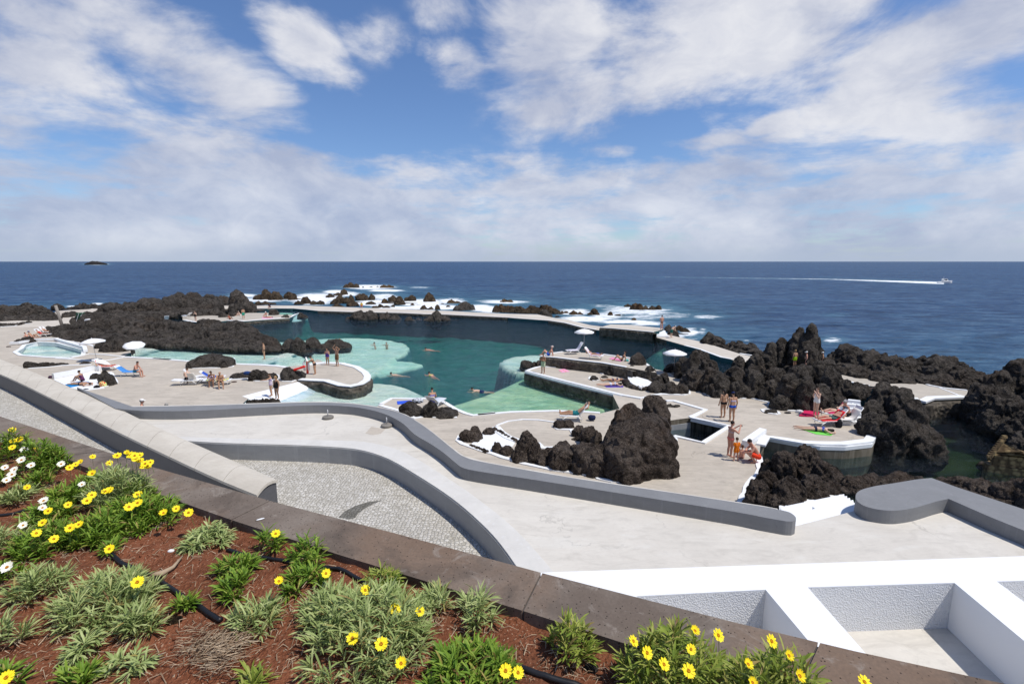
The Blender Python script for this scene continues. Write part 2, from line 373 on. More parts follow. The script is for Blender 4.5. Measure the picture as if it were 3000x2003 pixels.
M['rock_near'] = mat('lava_rock_brown', rockm((.050, .038, .031), (.130, .101, .083), (.250, .205, .172), .45))
M['rock_sea'] = mat('wet_lava_rock', rockm((.040, .031, .023), (.10, .077, .057), (.21, .155, .10), .8))
M['rock_ochre'] = mat('ochre_lava_rock', rockm((.06, .04, .025), (.16, .10, .05), (.24, .16, .085), .9))
def floorp(col, col2, sc=1):
    def f(g):
        n = g.noise(g.geo, .5*sc, 7, .6, .5); n2 = g.noise(g.geo, 2.5*sc, 5, .6, 1.2)
        m = g.mix(g.mr(n, .38, .66), col, col2); m = g.mix(g.mr(n2, .5, .75, 0, .35), m, tuple(k*.75 for k in col)); setb(g, m, .9, .1)
    return f
M['under'] = mat('submerged_wall', floorp((.03, .09, .10), (.02, .065, .08)))
M['shelf'] = mat('pale_pool_floor', floorp((.78, .80, .72), (.66, .72, .60)))
M['shelf_green'] = mat('algae_pool_floor', floorp((.52, .66, .46), (.38, .54, .36)))
M['pool_deep'] = mat('deep_pool_floor', floorp((.022, .085, .085), (.015, .05, .065), .3))
M['pool_algae'] = mat('dark_algae_floor', floorp((.035, .045, .012), (.012, .022, .008), 1.2))
ZL, ZR, ZU, ZP = .40, .62, 1.40, .35
# ------------------------------------------------------------------ sea
def seamat(g):
    at = g.n.new('ShaderNodeAttribute'); at.attribute_name = 'foam'; F = at.outputs['Fac']
    at2 = g.n.new('ShaderNodeAttribute'); at2.attribute_name = 'near'; NR = at2.outputs['Fac']
    p = g.geo
    w1 = g.noise(g.vm('MULTIPLY', p, (.7, 1.3, 1)), .42, 7, .62, .4); w2 = g.noise(g.vm('MULTIPLY', p, (.55, 1.2, 1)), .10, 6, .6, .3); w3 = g.noise(g.vm('MULTIPLY', p, (.3, 1.2, 1)), .018, 6, .6)
    h = g.math('ADD', g.math('MULTIPLY', w1, .9), g.math('ADD', g.math('MULTIPLY', w2, 3.0), g.math('MULTIPLY', w3, 9.0)))
    bn = g.bump(h, .62)
    deep = g.mix(g.mr(w3, .40, .62), (.010, .036, .100), (.022, .058, .135)); deep = g.mix(g.mr(w2, .45, .70, 0, .55), deep, (.030, .082, .150))
    w0 = g.noise(g.vm('MULTIPLY', p, (.45, 1.1, 1)), .30, 9, .75, .5); deep = g.mix(g.mr(w0, .50, .60, 0, .75), deep, (.060, .115, .19)); deep = g.mix(g.mr(w0, .49, .38, 0, .8), deep, (.006, .016, .045)); deep = g.mix(g.mr(w1, .56, .66, 0, .5), deep, (.075, .13, .20))  # light and dark of the waves painted into the water colour as streaks
    teal = g.mix(g.mr(w0, .42, .60), (.012, .065, .10), (.07, .18, .23)); body = g.mix(g.math('MULTIPLY', NR, .62), deep, teal)
    # foam texture
    fn = g.noise(g.vm('MULTIPLY', p, (.5, 1.0, 1)), .38, 9, .68, 1.3); fn2 = g.noise(g.vm('MULTIPLY', p, (.6, 1.3, 1)), 1.5, 6, .65, .8)
    th = g.math('ADD', g.math('MULTIPLY', fn, .75), g.math('MULTIPLY', fn2, .35))
    fm = g.mr(g.math('SUBTRACT', g.math('MULTIPLY', F, .70), g.math('SUBTRACT', th, .16)), -.05, .13)
    fm = g.math('MULTIPLY', fm, g.mr(F, .02, .2))
    # scattered whitecaps
    body = g.mix(g.math('MULTIPLY', F, .35), body, (.12, .32, .38))
    col = g.mix(fm, body, (.78, .81, .83))
    d = g.n.new('ShaderNodeBsdfDiffuse'); g.ln(col, d.inputs[0]); g.ln(bn, d.inputs['Normal'])
    gl = g.n.new('ShaderNodeBsdfGlossy'); gl.inputs['Roughness'].default_value = .22; g.ln(bn, gl.inputs['Normal']); gl.inputs[0].default_value = (.8, .9, 1, 1)
    fr = g.n.new('ShaderNodeFresnel'); fr.inputs[0].default_value = 1.33; g.ln(bn, fr.inputs['Normal'])
    k = g.math('MULTIPLY', g.math('MULTIPLY', g.math('MINIMUM', fr.outputs[0], .42), .52), g.math('SUBTRACT', 1.0, fm))
    mx = g.n.new('ShaderNodeMixShader'); g.ln(k, mx.inputs[0]); g.ln(d.outputs[0], mx.inputs[1]); g.ln(gl.outputs[0], mx.inputs[2]); g.ln(mx.outputs[0], g.o.inputs[0])
M['sea'] = mat('sea_water', seamat)
SEA_Z = -0.25
# shoreline of the sea in the photo's pixel columns (hidden under causeways and rocks)
SB = [(-2500, 905), (-600, 915), (0, 905), (150, 915), (260, 905), (400, 905), (640, 900), (950, 899), (1053, 906), (1170, 910), (1330, 916), (1500, 925), (1590, 930), (1650, 940), (1745, 961), (1800, 962), (1915, 970), (1960, 993), (2050, 1012),
      (2170, 1043), (2260, 1090), (2440, 1100), (2600, 1128), (2830, 1150), (3050, 1210), (3600, 1400), (5200, 1900)]
ncol = 760; pxs = np.concatenate([np.linspace(-2500, -40, 60), np.linspace(-30, 3030, ncol), np.linspace(3060, 5200, 50)])
byy = np.interp(pxs, [a for a, b in SB], [b for a, b in SB]); nr = 260
tt = np.linspace(0, 1, nr)
PY = 766.12+(byy[None, :]-766.12)*(tt[:, None]**1.6)      # rows crowd towards the horizon
PX = np.repeat(pxs[None, :], nr, 0)
U = (PX-1500)/FPX; V = (PY-1001.5)/FPX; sp_, cp_ = math.sin(PIT), math.cos(PIT)
DY = cp_-V*sp_; DZ = -sp_-V*cp_; T = (CZ-SEA_Z)/np.maximum(-DZ, 1.2e-4)
wx = U*T; wy = DY*T
foam = np.zeros_like(PX)
def fo(x, y, rx, ry, a=1.0, rot=0):
    global foam
    c, s = math.cos(math.radians(rot)), math.sin(math.radians(rot)); dx, dy = PX-x, PY-y
    X_, Y_ = dx*c+dy*s, -dx*s+dy*c; r = np.sqrt((X_/rx)**2+(Y_/ry)**2)
    foam = np.maximum(foam, a*np.clip(1.5-r, 0, 1.1)/1.1)
for (k, x, y, rx, ry, a) in [('d3', 720, 160, 330, 30, 1), ('d3', 900, 200, 250, 18, .9), ('d3', 1280, 165, 190, 14, .6), ('d3', 120, 280, 330, 60, .95), ('d3', 60, 330, 260, 40, 1), ('d3', 330, 215, 200, 30, .8), ('d3', 470, 240, 170, 35, .8),
        ('d3', 880, 270, 220, 45, .75), ('d3', 800, 340, 320, 45, .95), ('d3', 1300, 340, 320, 50, 1.05), ('d3', 1450, 390, 380, 36, 1), ('d3', 1650, 320, 220, 40, .8), ('d3', 1980, 400, 180, 50, .95), ('d3', 2150, 320, 260, 18, .75), ('d3', 1050, 395, 400, 25, .9),
        ('d4', 120, 175, 330, 26, .8), ('d4', -50, 260, 200, 50, .9), ('d4', 900, 290, 260, 50, .8), ('d4', 1050, 370, 420, 45, .85), ('d4', 1300, 330, 300, 60, .72), ('d4', 1500, 270, 360, 70, .72), ('d4', 1750, 280, 380, 75, .7),
        ('d4', 1700, 350, 420, 45, .62), ('d4', 1480, 400, 400, 30, .85), ('d4', 1750, 420, 260, 30, .8), ('d4', 2050, 330, 330, 60, .55), ('d4', 2230, 520, 150, 60, .8), ('d4', 2260, 600, 150, 40, .5), ('d4', 1250, 220, 220, 22, .6), ('d4', 2100, 560, 120, 40, .7),
        ('c4', 100, 130, 300, 40, .62), ('c4', 1820, 450, 190, 50, .62), ('c4', 30, 330, 90, 60, .6), ('c4', 640, 460, 70, 20, .6), ('c4', 1850, 110, 180, 30, .35), ('c5', 100, 260, 110, 20, .5),
        ('d1', 990, 270, 120, 14, .8), ('d1', 1340, 235, 100, 16, .9), ('d2', 1250, 215, 260, 34, .8), ('d2', 1500, 270, 420, 50, .8), ('d2', 1050, 300, 120, 50, .8), ('d2', 2100, 260, 400, 70, .8), ('d2', 1080, 325, 90, 30, 1),
        ('f', 283, 774, 40, 3.2, .9)]:
    fo(*q(k, x, y), rx/CR[k][2], ry/CR[k][2], a)
# boat wake
def wake(x0, y0, x1, y1, w0, w1, a0, a1):
    global foam
    tpar = np.clip((PX-x0)/(x1-x0), 0, 1); yc = y0+(y1-y0)*tpar; w = w0+(w1-w0)*tpar
    inside = (PX > min(x0, x1)) & (PX < max(x0, x1)); foam = np.maximum(foam, np.where(inside, (a0+(a1-a0)*tpar)*np.clip(1.3-np.abs(PY-yc)/w, 0, 1), 0))
wake(1880, 811, 2450, 818, 1.4, 2.2, .42, .62); wake(2430, 818, 2765, 829, 2.0, 4.2, .62, 1.15); wake(2400, 812, 2700, 820, 1.5, 1.5, .3, .4)
near = np.clip(1-(T-25)/150, 0, 1)*0
xs_ = np.array([900, 1100, 1600, 1900, 2100]); 
def nr_(x, y, rx, ry, a=1.0):
    global near
    near = np.maximum(near, a*np.clip(1.2-np.sqrt(((PX-x)/rx)**2+((PY-y)/ry)**2), 0, 1))
for a in [(1130, 880, 330, 45), (1450, 900, 350, 45), (1800, 915, 420, 60), (2050, 990, 300, 60, .7), (2450, 1080, 420, 100, .6), (2800, 1080, 500, 150, .45), (750, 885, 260, 25, .8), (200, 895, 260, 15, .6)]: nr_(*a)
# real wave relief near the shore, fading with distance
amp = .16*np.clip(1-(T-20)/260, 0, 1)*np.clip((byy[None, :]-PY)/6, 0, 1)
pp = np.stack([wx.ravel()*.22, wy.ravel()*.33, np.zeros(wx.size)], 1); pp = np.clip(pp, -5e4, 5e4)
wz = SEA_Z+amp*fbm(pp, 4, .6).reshape(wx.shape)*1.6
me = bpy.data.meshes.new('sea'); R_, C_ = PX.shape
vv = np.stack([wx, wy, wz], -1).reshape(-1, 3); idx = np.arange(R_*C_).reshape(R_, C_)
ff = np.stack([idx[:-1, :-1], idx[1:, :-1], idx[1:, 1:], idx[:-1, 1:]], -1).reshape(-1, 4)
def npmesh(me, v, f):
    me.vertices.add(len(v)); me.vertices.foreach_set('co', np.ascontiguousarray(v, dtype=np.float32).ravel())
    k = f.shape[1]; me.loops.add(f.size); me.polygons.add(len(f)); me.loops.foreach_set('vertex_index', f.ravel().astype(np.int32))
    me.polygons.foreach_set('loop_start', np.arange(0, f.size, k, dtype=np.int32)); me.polygons.foreach_set('loop_total', np.full(len(f), k, dtype=np.int32))
    me.polygons.foreach_set('use_smooth', np.ones(len(f), dtype=bool)); me.update(calc_edges=True); me.validate()
npmesh(me, vv, ff)
for nm, ar in (('foam', foam), ('near', near)):
    a = me.attributes.new(nm, 'FLOAT', 'POINT'); a.data.foreach_set('value', ar.ravel().astype(np.float32))
o = link('sea', me, M['sea']); o['kind'] = 'structure'

# ------------------------------------------------------------------ pool water (one body at z = 0) and floor
def poolmat(g):
    p = g.geo
    w1 = g.noise(g.vm('MULTIPLY', p, (.7, 1.5, 1)), 1.15, 7, .68, .8); w2 = g.noise(g.vm('MULTIPLY', p, (.5, 1.2, 1)), .30, 5, .6, .5)
    bn = g.bump(g.math('ADD', w1, g.math('MULTIPLY', w2, 2.0)), .42)
    tr = g.n.new('ShaderNodeBsdfTransparent'); g.ln(g.mix(g.mr(g.math('ADD', g.math('MULTIPLY', w1, .5), g.math('MULTIPLY', w2, .5)), .42, .56), (.70, .84, .88), (1, 1, 1)), tr.inputs[0])  # ripple light and dark painted into the transmission tint
    gl = g.n.new('ShaderNodeBsdfGlossy'); gl.inputs['Roughness'].default_value = .08; g.ln(bn, gl.inputs['Normal']); gl.inputs[0].default_value = (.78, .90, 1, 1)
    fr = g.n.new('ShaderNodeFresnel'); fr.inputs[0].default_value = 1.33; g.ln(bn, fr.inputs['Normal'])
    k = g.math('MULTIPLY', g.math('MINIMUM', fr.outputs[0], .6), 1.0)
    mx = g.n.new('ShaderNodeMixShader'); g.ln(k, mx.inputs[0]); g.ln(tr.outputs[0], mx.inputs[1]); g.ln(gl.outputs[0], mx.inputs[2]); g.ln(mx.outputs[0], g.o.inputs[0])
    ab = g.n.new('ShaderNodeVolumeAbsorption'); ab.inputs[0].default_value = (.42, .92, .83, 1); ab.inputs[1].default_value = .14; g.ln(ab.outputs[0], g.o.inputs[1])
M['pool'] = mat('pool_water', poolmat)
far = [(x, y+1.0) for x, y in SB if -600 <= x <= 3600]
wl = [(-900, 925)]+far+[(3600, 1500), (2600, 1500), (1300, 1500), (0, 1300), (-900, 1100)]
slab('pool_water', M['pool'], wl, 0.0, -6.0)

def side(o, m):
    me = o.data; me.materials.append(m)
    for p in me.polygons:
        if abs(p.normal.z) < .5: p.material_index = 1
SH = []
def shelf(pts, z, m='shelf', slope=.9, col=1.0, green=0.0, **kw):
    if m == 'shelf_green': green = 1.0
    SH.append(([P(*p, z) for p in pts], z, slope, green))
# pale shelves under the water on the left
shelf(Q('c1', [(1150, 590), (1750, 590), (2349, 640)])+Q('c2', [(330, 700), (740, 668), (1000, 658), (1200, 660), (1400, 680), (1520, 712), (1566, 750), (1530, 800), (1380, 868), (1150, 1060), (600, 1000), (0, 960)])+Q('c1', [(1100, 720)]), -.62, slope=6)
shelf(Q('c2', [(1000, 860), (1430, 866), (1600, 876), (1712, 900), (1640, 925), (1450, 962), (1250, 1012), (1150, 1060), (1000, 1060)]), -1.0, slope=5)
shelf(Q('c2', [(420, 1200), (700, 1150), (900, 1250), (700, 1320), (400, 1320)]), -.25, slope=.35)
shelf(Q('c2', [(500, 1060), (1150, 1062), (1400, 1086), (1530, 1120), (1630, 1170), (1640, 1200), (1500, 1240), (1100, 1310), (400, 1310), (300, 1150)]), -.42, slope=.55)
shelf(Q('c2', [(1950, 1400), (1970, 1280), (2120, 1230), (2349, 1160)])+Q('c3', [(120, 1045), (320, 960), (430, 905), (560, 900), (1450, 1130), (1450, 1300), (200, 1300)]), -.50, 'shelf_green', slope=.5)
shelf(Q('c3', [(200, 765), (230, 735), (330, 705), (480, 690), (700, 685), (700, 860), (430, 862), (330, 845), (240, 805)]), -.40, slope=6)
shelf(Q('d4', [(1950, 690), (1970, 655), (2200, 655), (2230, 700)]), -.5, 'shelf_green', sm=False)
shelf(Q('d4', [(200, 355), (620, 370), (640, 395), (480, 400), (240, 372)]), -.5, 'shelf_green', sm=False)
shelf(Q('d2', [(1850, 370), (2330, 420), (2200, 450), (1700, 450), (1350, 470), (1250, 420), (1400, 400)]), -.5, sm=False)
shelf(Q('d2', [(1250, 560), (1850, 500), (2110, 500), (2110, 520), (1950, 555), (1650, 590), (1400, 600)]), -.6, slope=6)
shelf(Q('d1', [(1920, 470), (2200, 470), (2250, 540), (1920, 540)]), -.4, sm=False)
# submerged pale walkway the man stands on, and beach edge
shelf(Q('c2', [(60, 905), (440, 790), (520, 800), (230, 905)]), -.06, slope=2.5)
shelf(Q('c1', [(1100, 590), (1750, 590), (2349, 640)])+Q('c2', [(330, 720), (560, 800), (560, 960), (0, 960)])+Q('c1', [(1100, 760)]), -.38, z0=-.9, sm=False)
shelf(Q('d1', [(1780, 810), (2080, 800), (2200, 830), (2000, 870), (1700, 970), (1690, 900)]), -.10, slope=.25)
# one continuous floor: deep basin, shelves with sloping edges
fx = np.arange(-75, 62, .34); fy = np.arange(16, 112, .34); FX, FY = np.meshgrid(fx, fy)
def sdist(poly):
    x = np.array([p.x for p in poly]); y = np.array([p.y for p in poly]); ins = np.zeros(FX.shape, bool); dd = np.full(FX.shape, 1e9)
    for i_ in range(len(x)):
        j_ = i_-1; x0, y0, x1, y1 = x[j_], y[j_], x[i_], y[i_]
        if y0 != y1:
            c_ = ((y0 > FY) != (y1 > FY)) & (FX < (x1-x0)*(FY-y0)/(y1-y0)+x0); ins ^= c_
        L2 = (x1-x0)**2+(y1-y0)**2+1e-9; t = np.clip(((FX-x0)*(x1-x0)+(FY-y0)*(y1-y0))/L2, 0, 1)
        dd = np.minimum(dd, np.hypot(FX-x0-t*(x1-x0), FY-y0-t*(y1-y0)))
    return np.where(ins, -dd, dd)
pn2 = np.stack([FX.ravel()*.25, FY.ravel()*.25, np.zeros(FX.size)], 1); rough_ = fbm(pn2, 3).reshape(FX.shape)
FZ = np.full(FX.shape, -3.9)+.5*rough_; pale = np.zeros(FX.shape); grn = np.zeros(FX.shape)
for poly, z, slope, gr in SH:
    d = sdist(poly)+.35*rough_*(1 if z < -.3 else .2); h = z-slope*np.maximum(d, 0); up_ = h > FZ; FZ = np.where(up_, h, FZ)
    pl = np.clip(1-np.maximum(d, 0)/(4.5 if slope < 1 else .28), 0, 1); pale = np.where(up_, pl, pale); grn = np.where(up_, gr, grn)
me = bpy.data.meshes.new('pool_floor'); idx = np.arange(FX.size).reshape(FX.shape)
npmesh(me, np.stack([FX, FY, FZ+.03*rough_], -1).reshape(-1, 3), np.stack([idx[:-1, :-1], idx[:-1, 1:], idx[1:, 1:], idx[1:, :-1]], -1).reshape(-1, 4))
for nm, ar in (('pale', pale), ('grn', grn)): a_ = me.attributes.new(nm, 'FLOAT', 'POINT'); a_.data.foreach_set('value', ar.ravel().astype(np.float32))
def pfloor(g):
    at = [g.n.new('ShaderNodeAttribute') for _ in range(2)]; at[0].attribute_name = 'pale'; at[1].attribute_name = 'grn'
    n = g.noise(g.geo, .5, 7, .6, .5); n2 = g.noise(g.geo, 2.2, 6, .65, 1.2); cau = g.n.new('ShaderNodeTexVoronoi')
    a1 = g.mix(g.mr(n, .38, .66), (.84, .82, .74), (.74, .76, .64)); a1 = g.mix(g.mr(n2, .5, .7, 0, .45), a1, (.50, .60, .42))
    a2 = g.mix(g.mr(n, .38, .66), (.56, .70, .48), (.36, .52, .32)); a2 = g.mix(g.mr(n2, .45, .68, 0, .55), a2, (.62, .66, .36))
    dp = g.mix(g.mr(n, .35, .65), (.060, .19, .20), (.035, .12, .15)); m = g.mix(at[1].outputs['Fac'], a1, a2); m = g.mix(g.mr(at[0].outputs['Fac'], .72, .97, 0, 1, True), dp, m); setb(g, m, .9, .1)
M['pfloor'] = mat('pool_floor', pfloor); o = link('pool_floor', me, M['pfloor']); o['kind'] = 'structure'
# tide pool floor, right
slab('tide_pool_floor', M['pool_algae'], [(2300, 1195), (2700, 1195), (2860, 1190), (3100, 1250), (3400, 1480), (2300, 1480), (2250, 1350)], -1.1, -3.8)

# ------------------------------------------------------------------ decks

basin = Q('d1', [(290, 855), (205, 900), (285, 945), (640, 972), (960, 985), (1140, 945), (1165, 870), (790, 772), (520, 762), (340, 800)])
leftdeck = ([(-900, 960), (-300, 935), (0, 920)]+Q('d1', [(600, 420), (800, 330), (1350, 300), (1700, 420), (1750, 640), (1800, 905), (1700, 962), (2100, 985)])
            + Q('d2', [(0, 1085), (480, 1125), (620, 1060), (900, 1030), (1080, 1060), (1110, 1160), (1700, 1185), (1800, 1195), (1850, 1190)])
            + Q('c2', [(660, 898), (720, 850), (790, 885), (950, 893), (1080, 925), (1160, 975), (1188, 1010), (1180, 1050), (1120, 1088), (1020, 1110), (940, 1102), (800, 1060), (560, 1045), (520, 1040), (540, 1060), (30, 1190), (88, 1212), (30, 1262)])
            + [(700, 1215), (600, 1240), (300, 1230), (0, 1120), (-900, 1010)])
LD = slab('left_deck', M['deck'], leftdeck, ZL, -4.0, [basin])
slab('basin_floor', M['shelf'], Q('d1', [(120, 720), (100, 1040), (1300, 1040), (1300, 680)]), -.06, -.5)
# pale strip where the beach slopes into the water
mb = MB(); mb.add([P(*q('c2', 30, 1190), ZL+.004), P(*q('c2', 540, 1060), ZL+.004), P(*q('c2', 760, 1120), -.5), P(*q('c2', 900, 1330), -1.1), P(*q('c2', 200, 1400), -.6), P(*q('c2', 60, 1290), ZL-.15)], [(0, 1, 2, 3, 4, 5)])
o = mb.build('entry_slope', M['white']); o['kind'] = 'structure'
# rim wall of the round platform, small rocks under it come later
slab('far_path', M['path'], [(560, 893), (742, 894), (900, 895.5), (1053, 901), (1155, 904.5), (1334, 911.5), (1450, 918), (1575, 921), (1629, 932), (1665, 936.5), (1728, 952), (1775, 958), (1760, 968), (1746, 966), (1705, 959.5), (1654, 946), (1608, 939), (1509, 932), (1487, 930), (1309, 921.5), (1240, 920), (1171, 916.5), (1035, 914), (932, 910.5), (860, 903), (748, 904), (560, 906)], ZP, -4.2)
slab('raised_quay', M['path'], Q('d4', [(1205, 466), (1250, 452), (1330, 432), (1560, 437), (1880, 470), (1935, 482), (1900, 498), (1818, 518), (1530, 491), (1350, 474)]), 1.1, -4.2)
slab('far_path', M['path'], [(1920, 984), (1955, 980), (2058, 1001.5), (2167, 1036), (2230, 1050), (2210, 1075), (2144, 1053), (2114, 1047.5), (2050, 1024), (2007, 1012), (1922, 988)], ZP, -4.2)
slab('far_path', M['deck_warm'], Q('c5', [(60, 478), (100, 490), (400, 555), (530, 585), (650, 582), (700, 568), (762, 570), (850, 600), (960, 618), (1150, 635), (1125, 690), (1100, 700), (850, 706), (790, 732), (720, 705), (630, 640), (380, 600), (100, 548), (40, 535)]), 1.0, -4.0)
slab('cape_deck', M['deck_warm'], [(535, 926), (578, 922), (642, 925), (727, 916.5), (782, 916.5), (815, 921), (858, 922), (848, 932.5), (769, 937.5), (714, 941.5), (665, 939.5), (620, 944.5), (578, 944), (535, 938)], ZP, -4.2)
mb = MB(); mb.add([P(848, 932, ZP+.004), P(858, 922, ZP+.004), P(876, 916, .0), P(901, 929, -.35), P(880, 941, -.6), P(800, 948, -.7)], [(0, 1, 2, 3, 4, 5)])
o = mb.build('entry_slope', M['white']); o['kind'] = 'structure'
slab('inlet_path', M['path'], Q('d1', [(0, 560), (0, 480), (560, 455), (850, 460), (850, 395), (1180, 330), (1260, 300), (1450, 310), (1300, 420), (900, 545)]), .43, .3)
# right deck with the sunken plunge pit cut out
pit = Q('c3', [(1745, 1290), (1950, 1262), (2310, 1342), (2068, 1492), (1800, 1430), (1700, 1400)])
rightdeck = ([(1090, 1200)]+Q('c2', [(1290, 1270), (1310, 1250), (1400, 1210), (1600, 1215), (1740, 1212), (1880, 1245), (1990, 1312), (2080, 1350), (2150, 1368), (2240, 1358), (2349, 1345)])
             + Q('c3', [(300, 1212), (700, 1200), (1000, 1210), (1130, 1222), (1300, 1180), (1240, 1060)])
             + Q('c3', [(1240, 1045), (440, 842), (490, 815), (570, 790), (620, 700), (1000, 720), (1420, 765), (1540, 770), (1600, 812), (1700, 832), (1870, 880), (2060, 985), (2349, 900)])
             + [(2300, 1120), (2400, 1180), (2470, 1225)]+Q('c5', [(310, 888), (430, 920), (432, 965), (385, 1040), (190, 1062), (0, 1058)])
             + Q('d5', [(1450, 610), (1000, 528), (930, 640), (920, 770), (915, 900), (870, 1030), (800, 1130), (740, 1250), (720, 1340)])
             + [(2200, 1500), (2100, 1530), (1300, 1420), (1150, 1300), (1050, 1215)])
slab('right_deck', M['deck'], rightdeck, ZR, -4.0, [pit])
slab('pit_floor', M['pool_algae'], Q('c3', [(1650, 1250), (2350, 1300), (2100, 1540), (1650, 1480)]), -.5, -1.5)
# upper terrace
terr = Q('c3', [(572, 700), (640, 682), (780, 660), (1000, 668), (1150, 682), (1400, 716), (1540, 768), (1600, 812), (1700, 832), (1560, 840), (1360, 802), (1150, 762), (900, 737), (720, 714)])
slab('upper_terrace', M['deck'], terr[:-6]+Q('c3', [(1640, 850)])+Q('c3', [(1560, 838), (1360, 802), (1150, 764), (900, 738), (720, 715)]), ZU, -2)
# lava masonry faces (things: retaining walls)
def facewall(name, px, z1, z0, mat_, label, t=.12, push=.05, cat='wall', wob=0, rel=0):
    """wall skin following an edge polyline; bulged a little outwards, towards the viewer"""
    zp_, z1 = z1 if isinstance(z1, tuple) else (z1, z1)
    top = [Vector((*P(*p, zp_)[:2], z1)) for p in px]; mb = MB(); pts = []
    for a, b in zip(top[:-1], top[1:]):
        k = max(1, int((b-a).length/.25)); pts += [a+(b-a)*i/k for i in range(k)]
    pts.append(top[-1]); m = len(pts); rows = 7; vs = []; arr = []
    for i, p in enumerate(pts):
        tdir = pts[min(i+1, m-1)]-pts[max(i-1, 0)]; tdir.normalize(); nn = Vector((tdir.y, -tdir.x, 0))
        if nn.dot(Vector((p.x, p.y, 0))) > 0: nn = -nn
        for r in range(rows):
            z = z1+(z0-z1)*r/(rows-1); arr.append((p.x+nn.x*push, p.y+nn.y*push, z, nn.x, nn.y))
    A = np.array(arr); nz = np.maximum(ridged(A[:, :3]*1.6, 4)+.7, 0)*rel+.02
    vs = [(a[0]+a[3]*d, a[1]+a[4]*d, a[2]) for a, d in zip(A, nz)]
    vs += [(a[0]-a[3]*t, a[1]-a[4]*t, a[2]) for a in A]; o2 = len(A)
    fs = [(i*rows+r, (i+1)*rows+r, (i+1)*rows+r+1, i*rows+r+1) for i in range(m-1) for r in range(rows-1)]
    fs += [(i*rows, o2+i*rows, o2+(i+1)*rows, (i+1)*rows) for i in range(m-1)]
    fs += [(o2+i*rows+r, o2+i*rows+r+1, o2+(i+1)*rows+r+1, o2+(i+1)*rows+r) for i in range(m-1) for r in range(rows-1)]
    mb.add(vs, fs); o = mb.build(name, mat_, None, rel > 0); tag(o, label, cat); return o
facewall('retaining_wall', Q('c3', [(576, 703), (720, 716), (900, 739), (1150, 765), (1360, 804), (1450, 830)]), (ZU, ZU-.05), ZR, M['wallrock'], 'rough dark lava wall holding up the upper sunbathing terrace', rel=.18)
facewall('retaining_wall', Q('c3', [(440, 842), (700, 912), (1000, 988), (1330, 1066)]), (ZR, ZR-.12), -.35, M['wallrock'], 'dark wet wall under the diagonal white edge of the lower terrace', rel=.08)
facewall('retaining_wall', Q('d4', [(1205, 467), (1350, 475), (1530, 492), (1818, 519), (1850, 530)]), (1.1, 1.02), -.35, M['wallrock'], 'rugged dark sea wall of the raised quay beyond the pool', rel=.25)
facewall('retaining_wall', Q('d4', [(1850, 577), (2000, 615), (2190, 662)]), (ZP, ZP-.1), -.3, M['wallrock'], 'low dark wall under the path right of the white quay steps', rel=.15)
facewall('retaining_wall', [(932, 910.8), (1035, 914.3), (1171, 916.8), (1240, 920.3), (1309, 921.8), (1487, 930.3)], (ZP, ZP-.1), -.3, M['wallrock'], 'thin dark waterline wall along the straight far path', rel=.05)
facewall('retaining_wall', [(1608, 939.3), (1654, 946.3), (1705, 959.8), (1746, 966.3)], (ZP, ZP-.1), -.3, M['wallrock'], 'thin dark waterline wall where the far path bends to the quay', rel=.05)
facewall('retaining_wall', Q('d2', [(1010, 565), (1240, 575), (1500, 554), (1870, 530)]), (ZP, ZP-.12), -.35, M['wallrock'], 'dark rocky wall under the far cape terrace', rel=.15)
facewall('retaining_wall', Q('c2', [(1190, 1020), (1183, 1052), (1122, 1092), (1022, 1114), (940, 1106), (800, 1064), (560, 1049), (500, 1042)]), (ZL, ZL-.06), -.4, M['wallrock'], 'knobbly lava wall under the rounded pool platform', rel=.2)
facewall('retaining_wall', Q('d5', [(990, 528), (1450, 612)])+Q('c5', [(0, 1060), (190, 1064), (387, 1042), (434, 967), (432, 925)]), (ZR, ZR-.1), -.5, M['poolwall'], 'stained brown curved wall under the round white-rimmed deck', rel=.02)
facewall('retaining_wall', Q('c5', [(725, 706), (790, 733), (850, 707), (1100, 701), (1125, 692)]), (1.0, .9), -.5, M['wallrock'], 'dark rock wall under the far right platform above the tide pool', rel=.3)
facewall('retaining_wall', Q('c3', [(1962, 1266), (2300, 1342)]), (ZR, ZR-.12), -.6, M['wetwall'], 'dark stained back wall inside the sunken plunge pit', rel=0, push=-.02)

facewall('retaining_wall', Q('c3', [(1742, 1292), (1800, 1282), (1955, 1266)]), (ZR, ZR-.3), -.6, M['mid_grey'], 'pale grey side wall below the stairs of the plunge pit', rel=0, push=.0)
for px_, lv in ((Q('c3', [(440, 842), (700, 912), (1000, 988), (1330, 1066)]), ZR), (Q('d5', [(990, 528), (1450, 612)])+Q('c5', [(0, 1060), (190, 1064), (387, 1042), (434, 967), (432, 925)]), ZR), (Q('c3', [(1960, 1266), (2300, 1342)]), ZR)):
    o = facewall('white_edging', px_, (lv, lv+.015), lv-.17, M['white'], None, .05, .09, None); o['kind'] = 'structure'
for o in [x for x in COL.objects if x.type == 'MESH' and x.name.split('.')[0] in ('left_deck', 'right_deck', 'far_path', 'raised_quay', 'cape_deck', 'upper_terrace')]: side(o, (M['poolwall'] if o.name == 'right_deck' else M['under']) if o.name != 'upper_terrace' else M['wallrock'])
for nm in ('far_path.001',): pass
bw_ = prism_mb([P(*p, ZL-.02) for p in Q('d1', [(195, 850), (200, 905), (285, 952), (640, 979), (960, 992), (1155, 950), (1180, 865), (790, 762), (520, 752), (330, 792)])], -.3, ZL-.02, [[P(*p, ZL-.02) for p in Q('d1', [(292, 857), (210, 900), (287, 942), (640, 969), (958, 982), (1136, 943), (1160, 872), (790, 776), (522, 766), (343, 803)])]]).build('basin_rim', M['white']); bw_['kind'] = 'structure'
